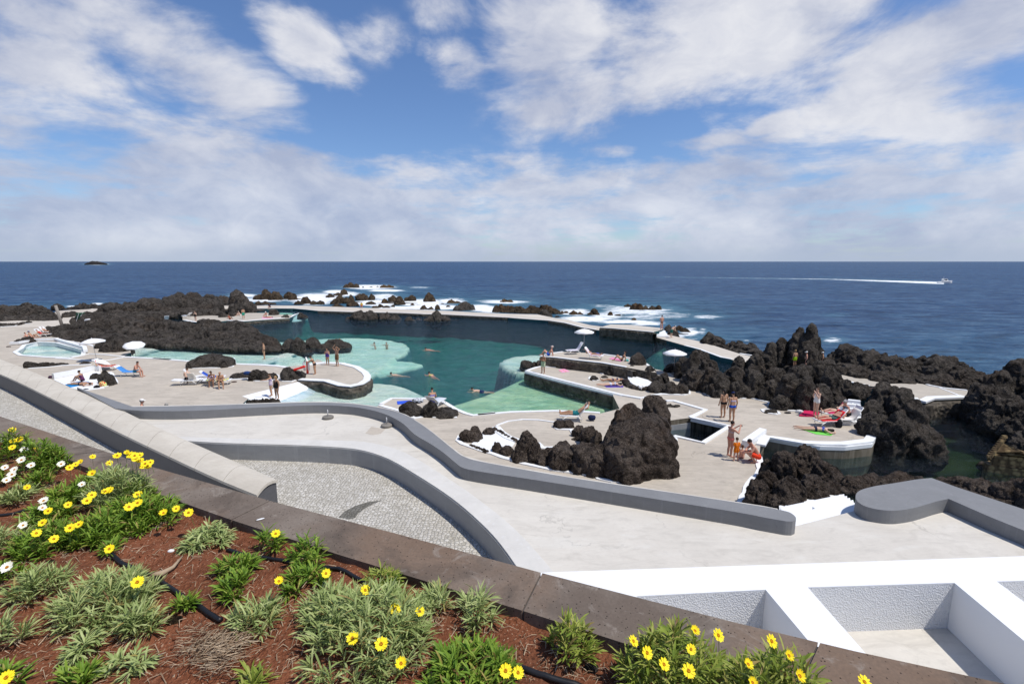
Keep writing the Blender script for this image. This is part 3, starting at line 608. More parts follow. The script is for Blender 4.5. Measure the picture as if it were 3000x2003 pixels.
# white painted edgings
edg = [('c2', [(1112, 1000)], 0)]
def edging(px, z, w=.22, h=.05, wob=0, name='white_edging', closed=False):
    o = strip_mb(px, z, w, h, None, closed, wob).build(name, M['white']); o['kind'] = 'structure'; return o
edging(Q('c2', [(640, 905), (720, 893), (790, 887), (950, 895), (1080, 928), (1158, 978), (1180, 1012), (1172, 1048), (1116, 1082), (1020, 1102), (940, 1094), (800, 1052), (560, 1040)]), ZL, .55, .07)
edging(Q('d2', [(0, 1080), (480, 1120)]), ZL, .35); edging(Q('d2', [(1110, 1160), (1450, 1170), (1700, 1185), (1830, 1205)]), ZL, .4)
edging(Q('d1', [(1720, 968), (2100, 988), (2349, 1005)]), ZL, .35)
edging(Q('d2', [(450, 1205), (560, 1212), (860, 1212), (1090, 1195), (1118, 1150), (1100, 1080)]), ZL, .25, wob=.04)
edging(Q('d2', [(1080, 1370), (1260, 1362), (1330, 1355), (1340, 1380), (1420, 1392), (1600, 1388), (1700, 1368), (1720, 1330), (1640, 1290)]), ZL, .22, wob=.04)
edging(Q('d2', [(1740, 1330), (1790, 1395), (1900, 1400), (1950, 1380)]), ZL, .25, wob=.04)
edging(basin+[basin[0]], ZL, .35, .06)
edging(Q('d1', [(150, 790), (250, 788), (480, 745), (770, 735), (1165, 850), (1180, 900)]), ZL+.1, .35, .25)
edging(Q('d1', [(980, 970), (1230, 925), (1440, 935), (1720, 966), (1560, 1000), (1350, 1030), (1000, 1000), (760, 985)]), ZL, .22)
edging(Q('d1', [(390, 1125), (640, 1110), (860, 1085), (1250, 1072)]), ZL, .25, wob=.04)
edging(Q('d1', [(780, 735), (900, 745), (1020, 765), (1230, 800), (1290, 820)]), ZL, .25, wob=.05)
edging(Q('d1', [(1420, 1380), (1600, 1330), (1560, 1230), (1510, 1180)]), ZL, .25, wob=.04)
edging(Q('d1', [(0, 555), (200, 540), (260, 515), (420, 508)]), ZL+.05, .3, wob=.1)
edging(Q('c2', [(1300, 1268), (1400, 1214), (1600, 1218), (1740, 1214), (1880, 1248), (1990, 1314), (2080, 1352), (2150, 1370), (2240, 1360), (2349, 1348)]), ZR, .28)
edging(Q('c3', [(0, 1240), (300, 1214), (700, 1203), (1000, 1213), (1120, 1222)]), ZR, .25)
edging(Q('c2', [(1290, 1275), (1480, 1330), (1620, 1395), (1700, 1380), (2000, 1388)]), ZR, .25, wob=.04)
edging(Q('c3', [(444, 838), (700, 906), (1000, 981), (1320, 1060), (1500, 1090)]), ZR, .30, .08)
edging(Q('c3', [(440, 838), (500, 815), (570, 795), (700, 800), (900, 815), (1050, 830), (1120, 850), (1150, 865)]), ZR, .22, wob=.05)
edging(Q('c3', [(576, 702), (720, 712), (900, 735), (1150, 762), (1360, 800)]), ZU, .28, .05)
edging(Q('c3', [(576, 700), (660, 676), (780, 660)]), ZU, .2, .05); edging(Q('c3', [(1150, 684), (1400, 718), (1470, 755), (1540, 770), (1600, 812)]), ZU, .25, .05)
edging(Q('c3', [(1500, 1085), (1600, 1060), (1690, 1050), (1880, 1055), (1940, 1045), (1920, 990)]), ZR, .25, wob=.05)
edging(Q('c3', [(1030, 890), (1020, 910), (1060, 925), (1110, 920)]), ZR, .15)
edging(Q('c3', [(1870, 882), (1960, 925), (2010, 960), (2050, 985), (2085, 995), (2070, 1030), (2130, 1055), (2200, 1065)]), ZR, .25, wob=.05)
edging(Q('c4', [(0, 1070), (70, 1120), (50, 1165), (140, 1215), (300, 1225), (600, 1250), (700, 1248), (950, 1310), (960, 1340), (1040, 1370), (1090, 1405), (1240, 1425), (1360, 1430)]), ZR, .24, wob=.05)
edging(Q('c4', [(850, 1415), (900, 1405), (1000, 1420), (1080, 1445), (1100, 1470), (1050, 1475), (950, 1462), (880, 1440)]), ZR, .14, closed=True)
# thick white rim of round deck
edging(Q('d5', [(935, 640), (1000, 540), (1200, 570), (1450, 612)])+Q('c5', [(0, 1050), (190, 1052), (375, 1030), (422, 962), (425, 922), (310, 892)]), ZR, .42, .10)
edging(Q('d5', [(960, 505), (840, 590), (750, 660)]), ZR, .35, .35)
edging(Q('c6', [(105, 300), (92, 330), (130, 352), (180, 370), (330, 425), (480, 468), (620, 505), (760, 535), (900, 550), (1040, 568), (1060, 590), (1160, 610), (1250, 612), (1330, 600), (1400, 580), (1450, 540), (1510, 510), (1550, 450), (1570, 400), (1592, 370), (1590, 300)]), ZR, .2, wob=.05)
edging(Q('c6', [(360, 235), (380, 222), (440, 200), (540, 187), (650, 190), (760, 205), (880, 235)]), ZR, .12)
edging(Q('c6', [(360, 240), (390, 275), (440, 310), (510, 335)]), ZR, .45, .06)
edging(Q('c6', [(650, 350), (680, 378), (740, 385), (840, 375), (900, 380), (960, 395), (1030, 385)]), ZR, .28, wob=.05)
edging(Q('c6', [(750, 230), (780, 252), (880, 255), (890, 290), (930, 305), (960, 340), (1010, 375)]), ZR, .2, wob=.04)
slab('painted_basin', M['white'], Q('c6', [(190, 350), (250, 305), (265, 275), (300, 290), (340, 265), (375, 255), (420, 290), (490, 345), (470, 370), (400, 370), (330, 410), (230, 385)]), ZR+.03, ZR)
edging(Q('c3', [(1730, 1112), (1800, 1112), (2090, 1195), (1985, 1250), (1950, 1262)]), ZR, .3, .06)
edging(Q('c3', [(1950, 1265), (2310, 1344), (2068, 1498), (1800, 1436)]), ZR, .25, .07)
slab('painted_basin', M['white'], Q('c3', [(1375, 885), (1440, 880), (1560, 915), (1610, 945), (1600, 965), (1500, 985), (1430, 960), (1385, 925)]), ZR+.25, ZR)
slab('painted_basin', M['white'], Q('c3', [(1275, 845), (1300, 838), (1340, 848), (1335, 868), (1290, 865)]), ZR+.2, ZR)
edging(Q('d5', [(920, 775), (905, 920), (880, 1000), (855, 1030), (810, 1110), (760, 1150), (750, 1210), (710, 1260), (690, 1335), (760, 1345)]), ZR, .25, wob=.05)
edging(Q('d2', [(1010, 556), (1240, 566), (1440, 548), (1680, 530), (1800, 520)]), ZP, .6, .05); edging(Q('d2', [(430, 555), (560, 578), (700, 590), (880, 570)]), ZP, .5, .05)
edging([(748, 903), (860, 903.5), (932, 909.5), (1035, 913), (1171, 915.5), (1240, 919), (1309, 920.5), (1487, 929), (1608, 938), (1654, 945), (1705, 958.5), (1746, 965)], ZP, .3, .04)
edging(Q('d4', [(1210, 468), (1350, 476), (1530, 493), (1818, 520)]), 1.1, .25, .04)
edging([(2007, 1012), (2050, 1023), (2114, 1046.5), (2144, 1052)], ZP, .3, .04); edging([(2167, 1036), (2200, 1041), (2230, 1047)], ZP, .3, .05)
edging(Q('c5', [(130, 555), (250, 575), (380, 602)]), 1.0, .25, .05); edging(Q('c5', [(650, 582), (700, 570), (762, 572), (850, 600), (960, 620), (1130, 637)]), 1.0, .2, .05)
edging(Q('c5', [(1112, 692), (850, 702), (790, 728), (720, 703)]), 1.0, .5, .12); edging(Q('c5', [(920, 615), (1110, 690)]), 1.0, .12, .02)
edging(Q('c5', [(600, 620), (650, 622), (675, 640), (640, 652), (600, 648)]), 1.0, .18, .05)

# ------------------------------------------------------------------ white steps
def steps(name, label, front0, front1, back0, back1, zs, ze, n, zb, m='white_clean'):
    """n treads between two pixel lines; zs at the front, ze at the back"""
    mb = MB(); A, B, C, D = (Vector(P(*p, z)) for p, z in ((front0, zs), (front1, zs), (back1, ze), (back0, ze)))
    for i in range(n):
        a, b = i/n, (i+1)/n; z = zs+(ze-zs)*(i+.5)/n
        prism_mb([A.lerp(D, a), B.lerp(C, a), B.lerp(C, b), A.lerp(D, b)], zb, z+.001*i, (), mb)
    return tag(mb.build(name, M[m]), label, 'steps')
steps('steps', 'white steps between the grey parapet end and the rounded grey wall', (2322, 1541), (2520, 1490), q('d5', 1150, 1385), q('d5', 1900, 1235), 2.42, .8, 6, .2)
steps('steps', 'white steps climbing between dark rocks behind the man in the chair', q('c5', 175, 885), q('c5', 325, 892), q('c5', 225, 690), q('c5', 315, 700), ZR+.12, ZR+1.2, 6, ZR-.1)
steps('steps', 'white steps at the end of the raised quay', q('d4', 1822, 518), q('d4', 1940, 488), q('d4', 1870, 572), q('d4', 1995, 572), 1.0, .42, 3, -1)
steps('steps', 'white steps going down into the sunken plunge pit', q('c3', 1950, 1262), q('c3', 2000, 1225), q('c3', 1745, 1262), q('c3', 1790, 1220), ZR-.04, ZR-.6, 4, -.6)
mb = MB(); prism_mb([P(*p, 2.05) for p in Q('d5', [(1560, 1330), (1575, 1318), (1740, 1405), (1700, 1420)])], .8, 1.95, (), mb)
tag(mb.build('low_wall', M['white_clean']), 'small white wall wedge standing on the white steps near the grey parapet', 'wall')
# ------------------------------------------------------------------ upper promenade: ramp, cobbles, parapets
ZA, ZF, ZB_, ZC = 2.9, 2.5, 2.53, 1.85
A_far = [(225, 1134), (389, 1191), (560, 1188), (700, 1184), (860, 1179), (940, 1178), (1019, 1181), (1085, 1189), (1147, 1201), (1190, 1216), (1228, 1238), (1262, 1262), (1291, 1285), (1325, 1313), (1360, 1337), (1428, 1355), (1683, 1400), (1981, 1444), (2230, 1482), (2277, 1491), (2308, 1498), (2322, 1505), (2331, 1514), (2332, 1522)]
A_near = [(338, 1196), (420, 1203), (560, 1203), (700, 1196), (860, 1188.5), (940, 1186.5), (1019, 1190), (1070, 1197), (1115, 1208), (1150, 1222), (1183, 1242), (1215, 1272), (1262, 1300), (1300, 1326), (1335, 1355), (1360, 1371), (1428, 1384), (1555, 1403), (1853, 1450), (2151, 1498), (2240, 1515), (2280, 1522), (2304, 1526), (2322, 1526.5)]
def wallthing(name, label, outline, z1, z0, m):
    o = prism_mb([P(*p, z1) for p in outline], z0, z1).build(name, m)
    bv = o.modifiers.new('bevel', 'BEVEL'); bv.width = .02; bv.segments = 2; bv.limit_method = 'ANGLE'; bv.angle_limit = .9
    return tag(o, label, 'wall')
A_far2 = [A_far[0]]+smooth_px(A_far[1:], 4); A_near2 = smooth_px(A_near, 3)
o = wallthing('parapet', 'long curved slate grey parapet sweeping across the terrace to a rounded end', A_far2+A_near2[::-1], ZA, 0.2, M['slate'])
C_out = [(2507, 1458), (2508, 1447), (2516, 1438), (2535, 1430), (2570, 1422), (2622, 1414), (2680, 1404), (2729, 1399), (2800, 1425), (3000, 1491), (3400, 1628), (3400, 1720), (3000, 1553), (2900, 1513), (2779, 1460), (2740, 1469), (2690, 1484), (2650, 1492), (2610, 1495), (2565, 1490), (2530, 1480), (2512, 1468)]
C_out = smooth_px([C_out[-1]]+C_out[:7], 4)+C_out[7:14]+smooth_px(C_out[14:], 4)[:-1]
wallthing('parapet', 'angular slate grey parapet with a rounded end at the right edge', C_out, ZA, .2, M['slate'])
B_face = smooth_px([(520, 1289), (558, 1291.5), (665, 1297), (870, 1303), (1000, 1310), (1070, 1320), (1140, 1344), (1214, 1386), (1300, 1441), (1364, 1490), (1428, 1549), (1470, 1597), (1513, 1657), (1560, 1730)], 3)
B_far = smooth_px([(500, 1277), (600, 1281), (800, 1286), (1000, 1290), (1090, 1297), (1188, 1326), (1300, 1392), (1406, 1465), (1513, 1553), (1623, 1675), (1660, 1730)], 3)
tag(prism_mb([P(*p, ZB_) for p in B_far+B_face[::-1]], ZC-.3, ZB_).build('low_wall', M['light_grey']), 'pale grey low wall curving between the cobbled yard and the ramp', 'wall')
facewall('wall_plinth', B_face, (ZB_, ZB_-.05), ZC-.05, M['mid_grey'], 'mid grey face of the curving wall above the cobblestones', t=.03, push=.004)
ramp = ([(300, 1190)]+[(a, b-2) for a, b in A_far if 389 <= a <= 2277]+[(2327, 1541), (2503, 1496)]+[(2560, 1480), (2729, 1420), (2850, 1460), (3330, 1620), (3330, 1628), (3000, 1640), (1606, 1688)]+B_face[::-1][4:]+[(500, 1289), (330, 1215)])
slab('ramp', M['ramp'], ramp, ZF, 1.2)
slab('cobbled_yard', M['cobble'], [(-1200, 1040), (-300, 1050), (0, 1110), (300, 1230), (560, 1290), (1000, 1290), (1300, 1400), (1640, 1700), (1700, 2600), (-1200, 2600)], ZC, .6)
cres = Q('c6', []) or [(992, 1514), (1010, 1497), (1040, 1481), (1080, 1469), (1122, 1464), (1095, 1474), (1070, 1487), (1050, 1502), (1040, 1516), (1020, 1520)]
slab('paving_pattern', M['cobble_dark'], cres, ZC+.006, ZC+.001)
# bench-like wall with pale arched coping slabs
bw = empty('stone_bench_wall', P(500, 1300, ZC)); tag(bw, 'long dark grey wall topped with pale curved coping slabs beside the cobbles', 'wall')
near_e = smooth_px([(-420, 985), (-200, 1022), (0, 1095), (180, 1181), (352, 1268), (614, 1392), (753, 1450)], 8); far_e = smooth_px([(-420, 962), (-200, 990), (0, 1052), (204, 1134), (338, 1192), (482, 1261), (814, 1406)], 8)
bwM = bw.matrix_world.inverted() if False else Matrix.Translation(-bw.location)
ZBW = 2.80
def resamp(pts, n):
    L = [0]
    for a, b in zip(pts[:-1], pts[1:]): L.append(L[-1]+(b-a).length)
    out = []
    for k in range(n+1):
        s_ = L[-1]*k/n; i = max(j for j in range(len(L)) if L[j] <= s_+1e-9); i = min(i, len(pts)-2)
        out.append(pts[i].lerp(pts[i+1], (s_-L[i])/(L[i+1]-L[i])))
    return out
ne, fe = [P(*p, ZBW) for p in near_e], [P(*p, ZBW) for p in far_e]
nsl = 34; ne, fe = resamp(ne, nsl*2), resamp(fe, nsl*2); mb = MB(); K = 9
for s_ in range(nsl):
    rows = []
    for i, tt_ in ((2*s_, .018), (2*s_+1, 0), (2*s_+2, -.018)):
        a, b = ne[i], fe[i]
        if tt_: 
            j = 2*s_+1; L = (ne[j]-a).length; a = a.lerp(ne[j], .012/L); b = b.lerp(fe[j], .012/max((fe[j]-b).length, .01))
        row = [a.lerp(b, k/(K-1))+Vector((0, 0, .13*(1-(2*k/(K-1)-1)**2))) for k in range(K)]; rows.append(row)
    vs = [v for r in rows for v in r]+[v-Vector((0, 0, .09)) for r in rows for v in r]; n3 = 3*K
    fs = [(r*K+k, r*K+k+1, (r+1)*K+k+1, (r+1)*K+k) for r in range(2) for k in range(K-1)]
    fs += [(r*K, (r+1)*K, n3+(r+1)*K, n3+r*K) for r in range(2)]+[(r*K+K-1, n3+r*K+K-1, n3+(r+1)*K+K-1, (r+1)*K+K-1) for r in range(2)]
    fs += [(k, n3+k, n3+k+1, k+1) for k in range(K-1)]+[(2*K+k, 2*K+k+1, n3+2*K+k+1, n3+2*K+k) for k in range(K-1)]
    mb.add([bwM @ v for v in vs], fs)
mb.build('coping', M['coping_pale'], bw)
def inset(a, b, d): return a+(b-a).normalized()*d
il = [inset(a, b, .05) for a, b in zip(ne, fe)]; ir = [inset(b, a, .05) for a, b in zip(ne, fe)]
il[-1] = il[-1]+(il[-2]-il[-1]).normalized()*.05; ir[-1] = ir[-1]+(ir[-2]-ir[-1]).normalized()*.05
prism_mb([bwM @ v for v in il+ir[::-1]], 0.8-ZC, ZBW-ZC-.02).build('wall_body', M['dark_slate'], bw)
# white roof structure with light wells
ZW = 2.62
pit1 = [(1864, 1745), (2243, 1726), (2598, 2150), (2050, 2150)]; pit2 = [(2366, 1719), (2796, 1706), (3330, 2150), (2745, 2150)]; pit3 = [(2920, 1702), (3420, 1686), (4050, 2150), (3520, 2150)]
ws = empty('light_well_roof', P(2400, 1800, ZW)); tag(ws, 'bright white roof slab with sunken rectangular light wells', 'roof')
Mi = Matrix.Translation(-ws.location)
def wloc(px, z): return Mi @ P(*px, z)
prism_mb([wloc(p, ZW) for p in [(1500, 1681), (1613, 1675), (3000, 1628), (3600, 1606), (5000, 2350), (1500, 2350)]], .5-ZW, 0, [[wloc(p, ZW) for p in h] for h in (pit1, pit2, pit3)]).build('roof_slab', M['white_clean'], ws)
for h in (pit1, pit2, pit3):
    bl, br, fr_, fl = [P(*p, ZW) for p in h]; mb = MB()
    t_ = (br-bl).normalized(); nn = Vector((t_.y, -t_.x, 0)); 
    if nn.y > 0: nn = -nn
    a, b = bl+nn*.006, br+nn*.006
    mb.add([Mi @ v for v in (a+Vector((0, 0, -.03)), b+Vector((0, 0, -.03)), b+Vector((0, 0, -1.2)), a+Vector((0, 0, -1.2)))], [(3, 2, 1, 0)])
    mb.build('stucco_panel', M['stucco'], ws)
prism_mb([wloc(p, 1.5) for p in [(1700, 1800), (3700, 1700), (5000, 2500), (1700, 2500)]], 1.2-ZW, 1.5-ZW).build('well_floor', M['ramp'], ws)
# ------------------------------------------------------------------ flower bed with basalt coping
ZK, ZS = 7.95, 7.895
k_out = [(-700, 1085), (-300, 1150), (0, 1219), (425, 1361), (820, 1474), (1180, 1567), (1587, 1677), (2149, 1821), (2500, 1905), (2899, 1992), (3500, 2120), (4200, 2270)]
k_in = [(-700, 1122), (-300, 1198), (0, 1276), (417, 1430), (678, 1522), (1000, 1626), (1545, 1792), (1851, 1890), (2250, 2010), (2700, 2140), (3300, 2330), (4000, 2560)]
kb = empty('stone_coping', P(1500, 1700, ZK)); tag(kb, 'brown pitted basalt coping stones edging the flower bed', 'coping'); Mk = Matrix.Translation(-kb.location)
outw, inw = [P(*p, ZK) for p in k_out], [P(*p, ZK) for p in k_in]
cuts_o = [-3000, -420, 176, 791, 1180.0, 1587, 2110, 2600, 3300, 4300]
def xcut(line, x):      # point on the polyline by pixel x
    for (a, pa), (b, pb) in zip(zip(line, line), zip(line[1:], line[1:])): pass
joints = [((-300, 1150), (-380, 1183)), ((310, 1322), (160, 1334)), ((791, 1466), (678, 1522)), ((1587, 1677), (1532, 1788)), ((2400, 1881), (2330, 2034)), ((3100, 2035), (3100, 2268))]
segs = [((-700, 1085), (-700, 1122))]+joints+[((4200, 2270), (4000, 2560))]
def between(line, a, b): return [p for p in line if a[0]+5 < p[0] < b[0]-5]
for (oa, ia), (ob, ib) in zip(segs[:-1], segs[1:]):
    top = [oa]+between(k_out, oa, ob)+[ob]; bot = [ia]+between(k_in, ia, ib)+[ib]
    T_ = [P(*p, ZK) for p in top]; B_ = [P(*p, ZK) for p in bot]; g_ = .004
    for L_ in (T_, B_):
        d = (L_[1]-L_[0]).normalized(); L_[0] = L_[0]+d*g_; d = (L_[-2]-L_[-1]).normalized(); L_[-1] = L_[-1]+d*g_
    o = prism_mb([Mk @ v for v in T_+B_[::-1]], -.12, 0).build('coping_stone', M['basalt'], kb)
    bv = o.modifiers.new('bevel', 'BEVEL'); bv.width = .006; bv.segments = 2; bv.limit_method = 'ANGLE'; bv.angle_limit = .9
ia_, ib_ = [v.lerp(w, .04) for v, w in zip(outw, inw)], [v.lerp(w, .96) for v, w in zip(outw, inw)]
prism_mb([Mk @ v for v in ia_+ib_[::-1]], -.115, -.012).build('mortar', M['dark_slate'], kb)
rw = [v.lerp(w, .12) for v, w in zip(outw, inw)]; rw2 = [v.lerp(w, .85) for v, w in zip(outw, inw)]
tag(prism_mb(rw+rw2[::-1], 0.5, ZK-.125).build('retaining_wall', M['dark_slate']), 'dark retaining wall carrying the basalt coping of the flower bed', 'wall')
def soilm(g):
    n = g.noise(g.geo, 6, 8, .65, .5); n2 = g.noise(g.geo, 45, 5, .65); v = g.n.new('ShaderNodeTexVoronoi'); g.ln(g.geo, v.inputs[0]); v.inputs['Scale'].default_value = 70
    m = g.mix(g.mr(n, .35, .65), (.135, .048, .024), (.24, .088, .045)); m = g.mix(g.mr(n2, .45, .7, 0, .7), m, (.33, .14, .078)); m = g.mix(g.mr(g.noise(g.geo, 3, 4), .5, .7, 0, .5), m, (.075, .035, .022))
    m = g.mix(g.math('GREATER_THAN', g.noise(g.geo, 90, 1), .70), m, (.45, .32, .22))
    setb(g, m, .97, .08, g.bump(g.math('ADD', n2, g.math('MULTIPLY', v.outputs[0], .6)), .018))
M['soil'] = mat('red_soil', soilm)
# soil sheet: grid in world space, clipped to the inner side of the coping
inx = [v.x for v in inw]; iny = [v.y for v in inw]
gx = np.linspace(-9, 5.0, 420); gt = np.linspace(0, 1, 190)
ymax = np.interp(gx, inx, iny)+.10; GX = np.repeat(gx[None], 190, 0); GY = -1.2+(ymax[None]+1.2)*gt[:, None]
pp = np.stack([GX.ravel(), GY.ravel(), np.zeros(GX.size)], 1)
hh = (.05*fbm(pp*1.1, 3)+.028*fbm(pp*5, 3)+.022*np.maximum(0, fbm(pp*14+3, 3))+.012*fbm(pp*38, 2)).reshape(GX.shape)
def soil_h(x, y):
    p = np.array([[x, y, 0.0]]); return float(ZS+.05*fbm(p*1.1, 3)[0]+.028*fbm(p*5, 3)[0]+.022*max(0, fbm(p*14+3, 3)[0]))
me = bpy.data.meshes.new('soil'); idx = np.arange(GX.size).reshape(GX.shape)
npmesh(me, np.stack([GX, GY, ZS+hh], -1).reshape(-1, 3), np.stack([idx[:-1, :-1], idx[:-1, 1:], idx[1:, 1:], idx[1:, :-1]], -1).reshape(-1, 4))
o = link('soil', me, M['soil']); o['kind'] = 'structure'
slab('terrace_fill', M['soil'], [(-600, 1200), (2200, 2080), (4000, 2700)], ZS-.25, .4) if False else None
# ------------------------------------------------------------------ lava rocks
def ico(sub):
    bm = bmesh.new(); bmesh.ops.create_icosphere(bm, subdivisions=sub, radius=1); bm.verts.ensure_lookup_table()
    v = np.array([x.co[:] for x in bm.verts]); f = np.array([[y.index for y in x.verts] for x in bm.faces]); bm.free(); return v, f
ICO = {k: ico(k) for k in (3, 4, 5, 6)}
def dzp(py): return math.sin(PIT)+(py-1001.5)/FPX*math.cos(PIT)
BLK = .80; RM = np.array(Matrix.Rotation(.5, 3, 'X') @ Matrix.Rotation(.45, 3, 'Y'))
class Rock:
    def __init__(s): s.V = []; s.F = []; s.n = 0
    def lobe(s, c, r, sub=4, rough=1.0, peak=0.0, rot=None):
        v, f = ICO[sub]; c = np.array(c, float); r = np.array(r, float); a = rng.uniform(0, 6.28) if rot is None else rot
        n = np.sign(v)*np.abs(v)**BLK; n /= (np.linalg.norm(n, axis=1)[:, None]*.5+.5)
        up = np.clip(v[:, 2], 0, 1); sh = 1-peak*up**1.5
        q_ = n*r; q_[:, 0] *= sh; q_[:, 1] *= sh
        co_, si = math.cos(a*.1), math.sin(a*.1); q_ = np.stack([q_[:, 0]*co_-q_[:, 1]*si, q_[:, 0]*si+q_[:, 1]*co_, q_[:, 2]], 1)
        p = q_+c; R = float(r.mean()); fr = .9/max(R, .25)
        k = min(.95, R*.9)                       # clump size follows the rock up to about a metre
        wp = p*np.array([1, 1, .72])+.45*k*np.stack([pn(p*1.1/k), pn(p*1.1/k+31), pn(p*1.1/k+67)], 1)
        f1, f2 = cell(wp/(k*.95)); g1, g2 = cell(wp/(k*.40)+7) if sub > 3 else (f1, f2)
        d = .24*ridged(p*fr+c[0], 3)+.16*fbm(p*fr*.8+40, 2)+.10*ridged(p*fr*2.3+9, 3)
        d = d*R+k*(.24*np.minimum(f2-f1, .5)+.18*(.45-f1))+k*.14*(.5-g1)+k*.10*np.minimum(g2-g1, .5)+.13*k*ridged(p/k*1.7, 4, .65)+(.07*R**.5*ridged((p@RM)*np.array([1.1, 1.1, 3.4])*.9, 4, .6) if sub >= 5 else 0)
        d = d-.85*d.mean()
        p = p+v*(d*rough)[:, None]*np.array([1, 1, .85])
        s.V.append(p); s.F.append(f+s.n); s.n += len(v); return s
    def build(s, name, label, group=None, m='rock', cat='rock', parent=None):
        me = bpy.data.meshes.new(name); npmesh(me, np.concatenate(s.V), np.concatenate(s.F)); o = link(name, me, M[m], parent)
        return tag(o, label, cat, group)
def rk(name, label, lobes, z, group=None, m='rock', k='f', dk=.9, sub=None, peak=.35, rough=1.0, cat='rock'):
    """lobes: (x0, x1, ytop, ybase) boxes in the picture of crop k, standing on level z"""
    R = Rock(); prev = None
    for x0, x1, yt, yb in lobes:
        (x0, yt), (x1, yb) = q(k, x0, yt), q(k, x1, yb); B = P((x0+x1)/2, yb, z); t = B.y*math.cos(PIT)+(CZ-z)*math.sin(PIT); s_ = t/FPX
        w = (x1-x0)*s_; H0 = (yb-yt)*s_; D = max(w*dk, .5*H0*dk)
        D = min(D, max(w*1.1, .3)); back = D*.45; yw = B.y+back; f_ = yw/B.y; tt = (CZ-z)/dzp(yb)*f_
        zt = CZ-dzp(yt)*tt; H = max(zt-z, .28*w); cz = z+.12*H
        sb = sub or (5 if (x1-x0) > 110 else 4 if (x1-x0) > 26 else 3)
        R.lobe((B.x*f_, yw, cz), (w*.52, D*.54, (z+H-cz)*1.0), sb, rough, peak)
        if prev:      # a low saddle keeps neighbouring humps one rock
            px_, py_, pw, pH = prev; g_ = math.hypot(px_-B.x*f_, py_-yw)
            if g_ > (pw+w)*.40: R.lobe(((px_+B.x*f_)/2, (py_+yw)/2, z-.02), (g_*.62, min(pw, w)*.45, max(.10, .16*min(pH, H))), 3, .35, 0, 0)
        prev = (B.x*f_, yw, w, H)
    return R.build(name, label, group, m, cat)
def ridge(name, label, prof, z, group=None, m='rock', k='f', step=.55, rows=2, seed=1, sub=4, dk=.8, rough=1.0, wmin=10, peak=.4, jit=.22):
    """profile [(x, ytop, ybase)]; lobes packed along it"""
    r = random.Random(seed); pr = [(*q(k, x, yt), q(k, x, yb)[1]) for x, yt, yb in prof]; R = Rock()
    xs = [p[0] for p in pr]; x = xs[0]
    while x <= xs[-1]:
        yt = np.interp(x, xs, [p[1] for p in pr]); yb = np.interp(x, xs, [p[2] for p in pr]); h = yb-yt
        w_ = max(h*r.uniform(.55, 1.0), wmin)
        for row in range(rows):
            fr = (row+1)/rows; hh = h*(fr if rows > 1 else 1)*(1 if row == rows-1 else r.uniform(.75, 1.15)); ybr = yb-(0 if row == 0 else h*.16*row*dk)
            ytr = yt+r.uniform(0, jit)*h if row == rows-1 else max(yt, ybr-hh)
            xx = x+r.uniform(-.2, .2)*w_
            B = P(xx, ybr, z); t = B.y*math.cos(PIT)+(CZ-z)*math.sin(PIT); s_ = t/FPX; w = w_*s_*r.uniform(.85, 1.25); D = w*dk; f_ = (B.y+D*.45)/B.y
            zt = CZ-dzp(ytr)*(CZ-z)/dzp(ybr)*f_; H = max(zt-z, .25*w); cz = z+.1*H
            R.lobe((B.x*f_, B.y*f_, cz), (w*.55, D*.55, (z+H-cz)*1.0), sub, rough, peak*r.uniform(.3, 1.3))
        x += w_*step*r.uniform(.8, 1.2)
    return R.build(name, label, group, m)
GL = 'lava rocks around the left pools'; GS = 'sea rocks in the surf beyond the far path'; GP = 'rocks standing in the big pool'; GT = 'rocks on the middle terraces'; GR = 'lava outcrops on the right'; GI = 'rocks of the planted island on the deck'
M['rock_dark'] = mat('distant_rock', lambda g: setb(g, (.035, .033, .033), .95, .1))
# left masses
ridge('lava_outcrop', 'low dark outcrop along the shore at the far left edge', [(-300, 250, 520), (0, 240, 500), (130, 215, 500), (330, 240, 480), (430, 195, 490), (560, 230, 495), (690, 310, 498), (850, 385, 485)], .1, GL, k='d1', seed=2, rows=3, step=.36)
rk('lava_rock', 'small dark rock on the shoreline left of the far white ledge', [(735, 865, 228, 325)], -.2, GL, k='d1')
ridge('lava_outcrop', 'flat dark reef behind the far white ledge on the left', [(945, 280, 315), (1150, 218, 312), (1250, 220, 312), (1420, 240, 310)], -.2, GL, k='d1', seed=3, rows=1)
rk('lava_rock', 'low double rock between the pale inlet path and the leaning post', [(870, 990, 340, 425), (960, 1072, 335, 405)], .4, GL, k='d1')
ridge('lava_outcrop', 'very low rock strip on the left deck at the picture edge', [(20, 495, 545), (130, 500, 548), (260, 495, 535), (340, 478, 505), (410, 470, 505)], .4, GL, k='d1', seed=4, rows=1, dk=1.6)
ridge('lava_outcrop', 'high jagged ridge at the back of the left rock mass', [(306, 897, 935), (323, 874, 940), (340, 884, 935), (394, 879, 935), (417, 882, 932), (428, 862, 935), (450, 861, 935), (460, 879, 932), (492, 871, 930), (516, 852, 928), (565, 852, 928), (599, 858, 928), (631, 860, 926), (643, 885, 922)], .2, GL, seed=5, rows=3, step=.30)
ridge('lava_outcrop', 'broken middle slopes of the left rock mass above the basin', [(236, 920, 955), (251, 914, 958), (277, 906, 962), (320, 905, 965), (362, 908, 968), (425, 915, 968), (480, 925, 962)], .4, GL, seed=6, rows=3, step=.34)
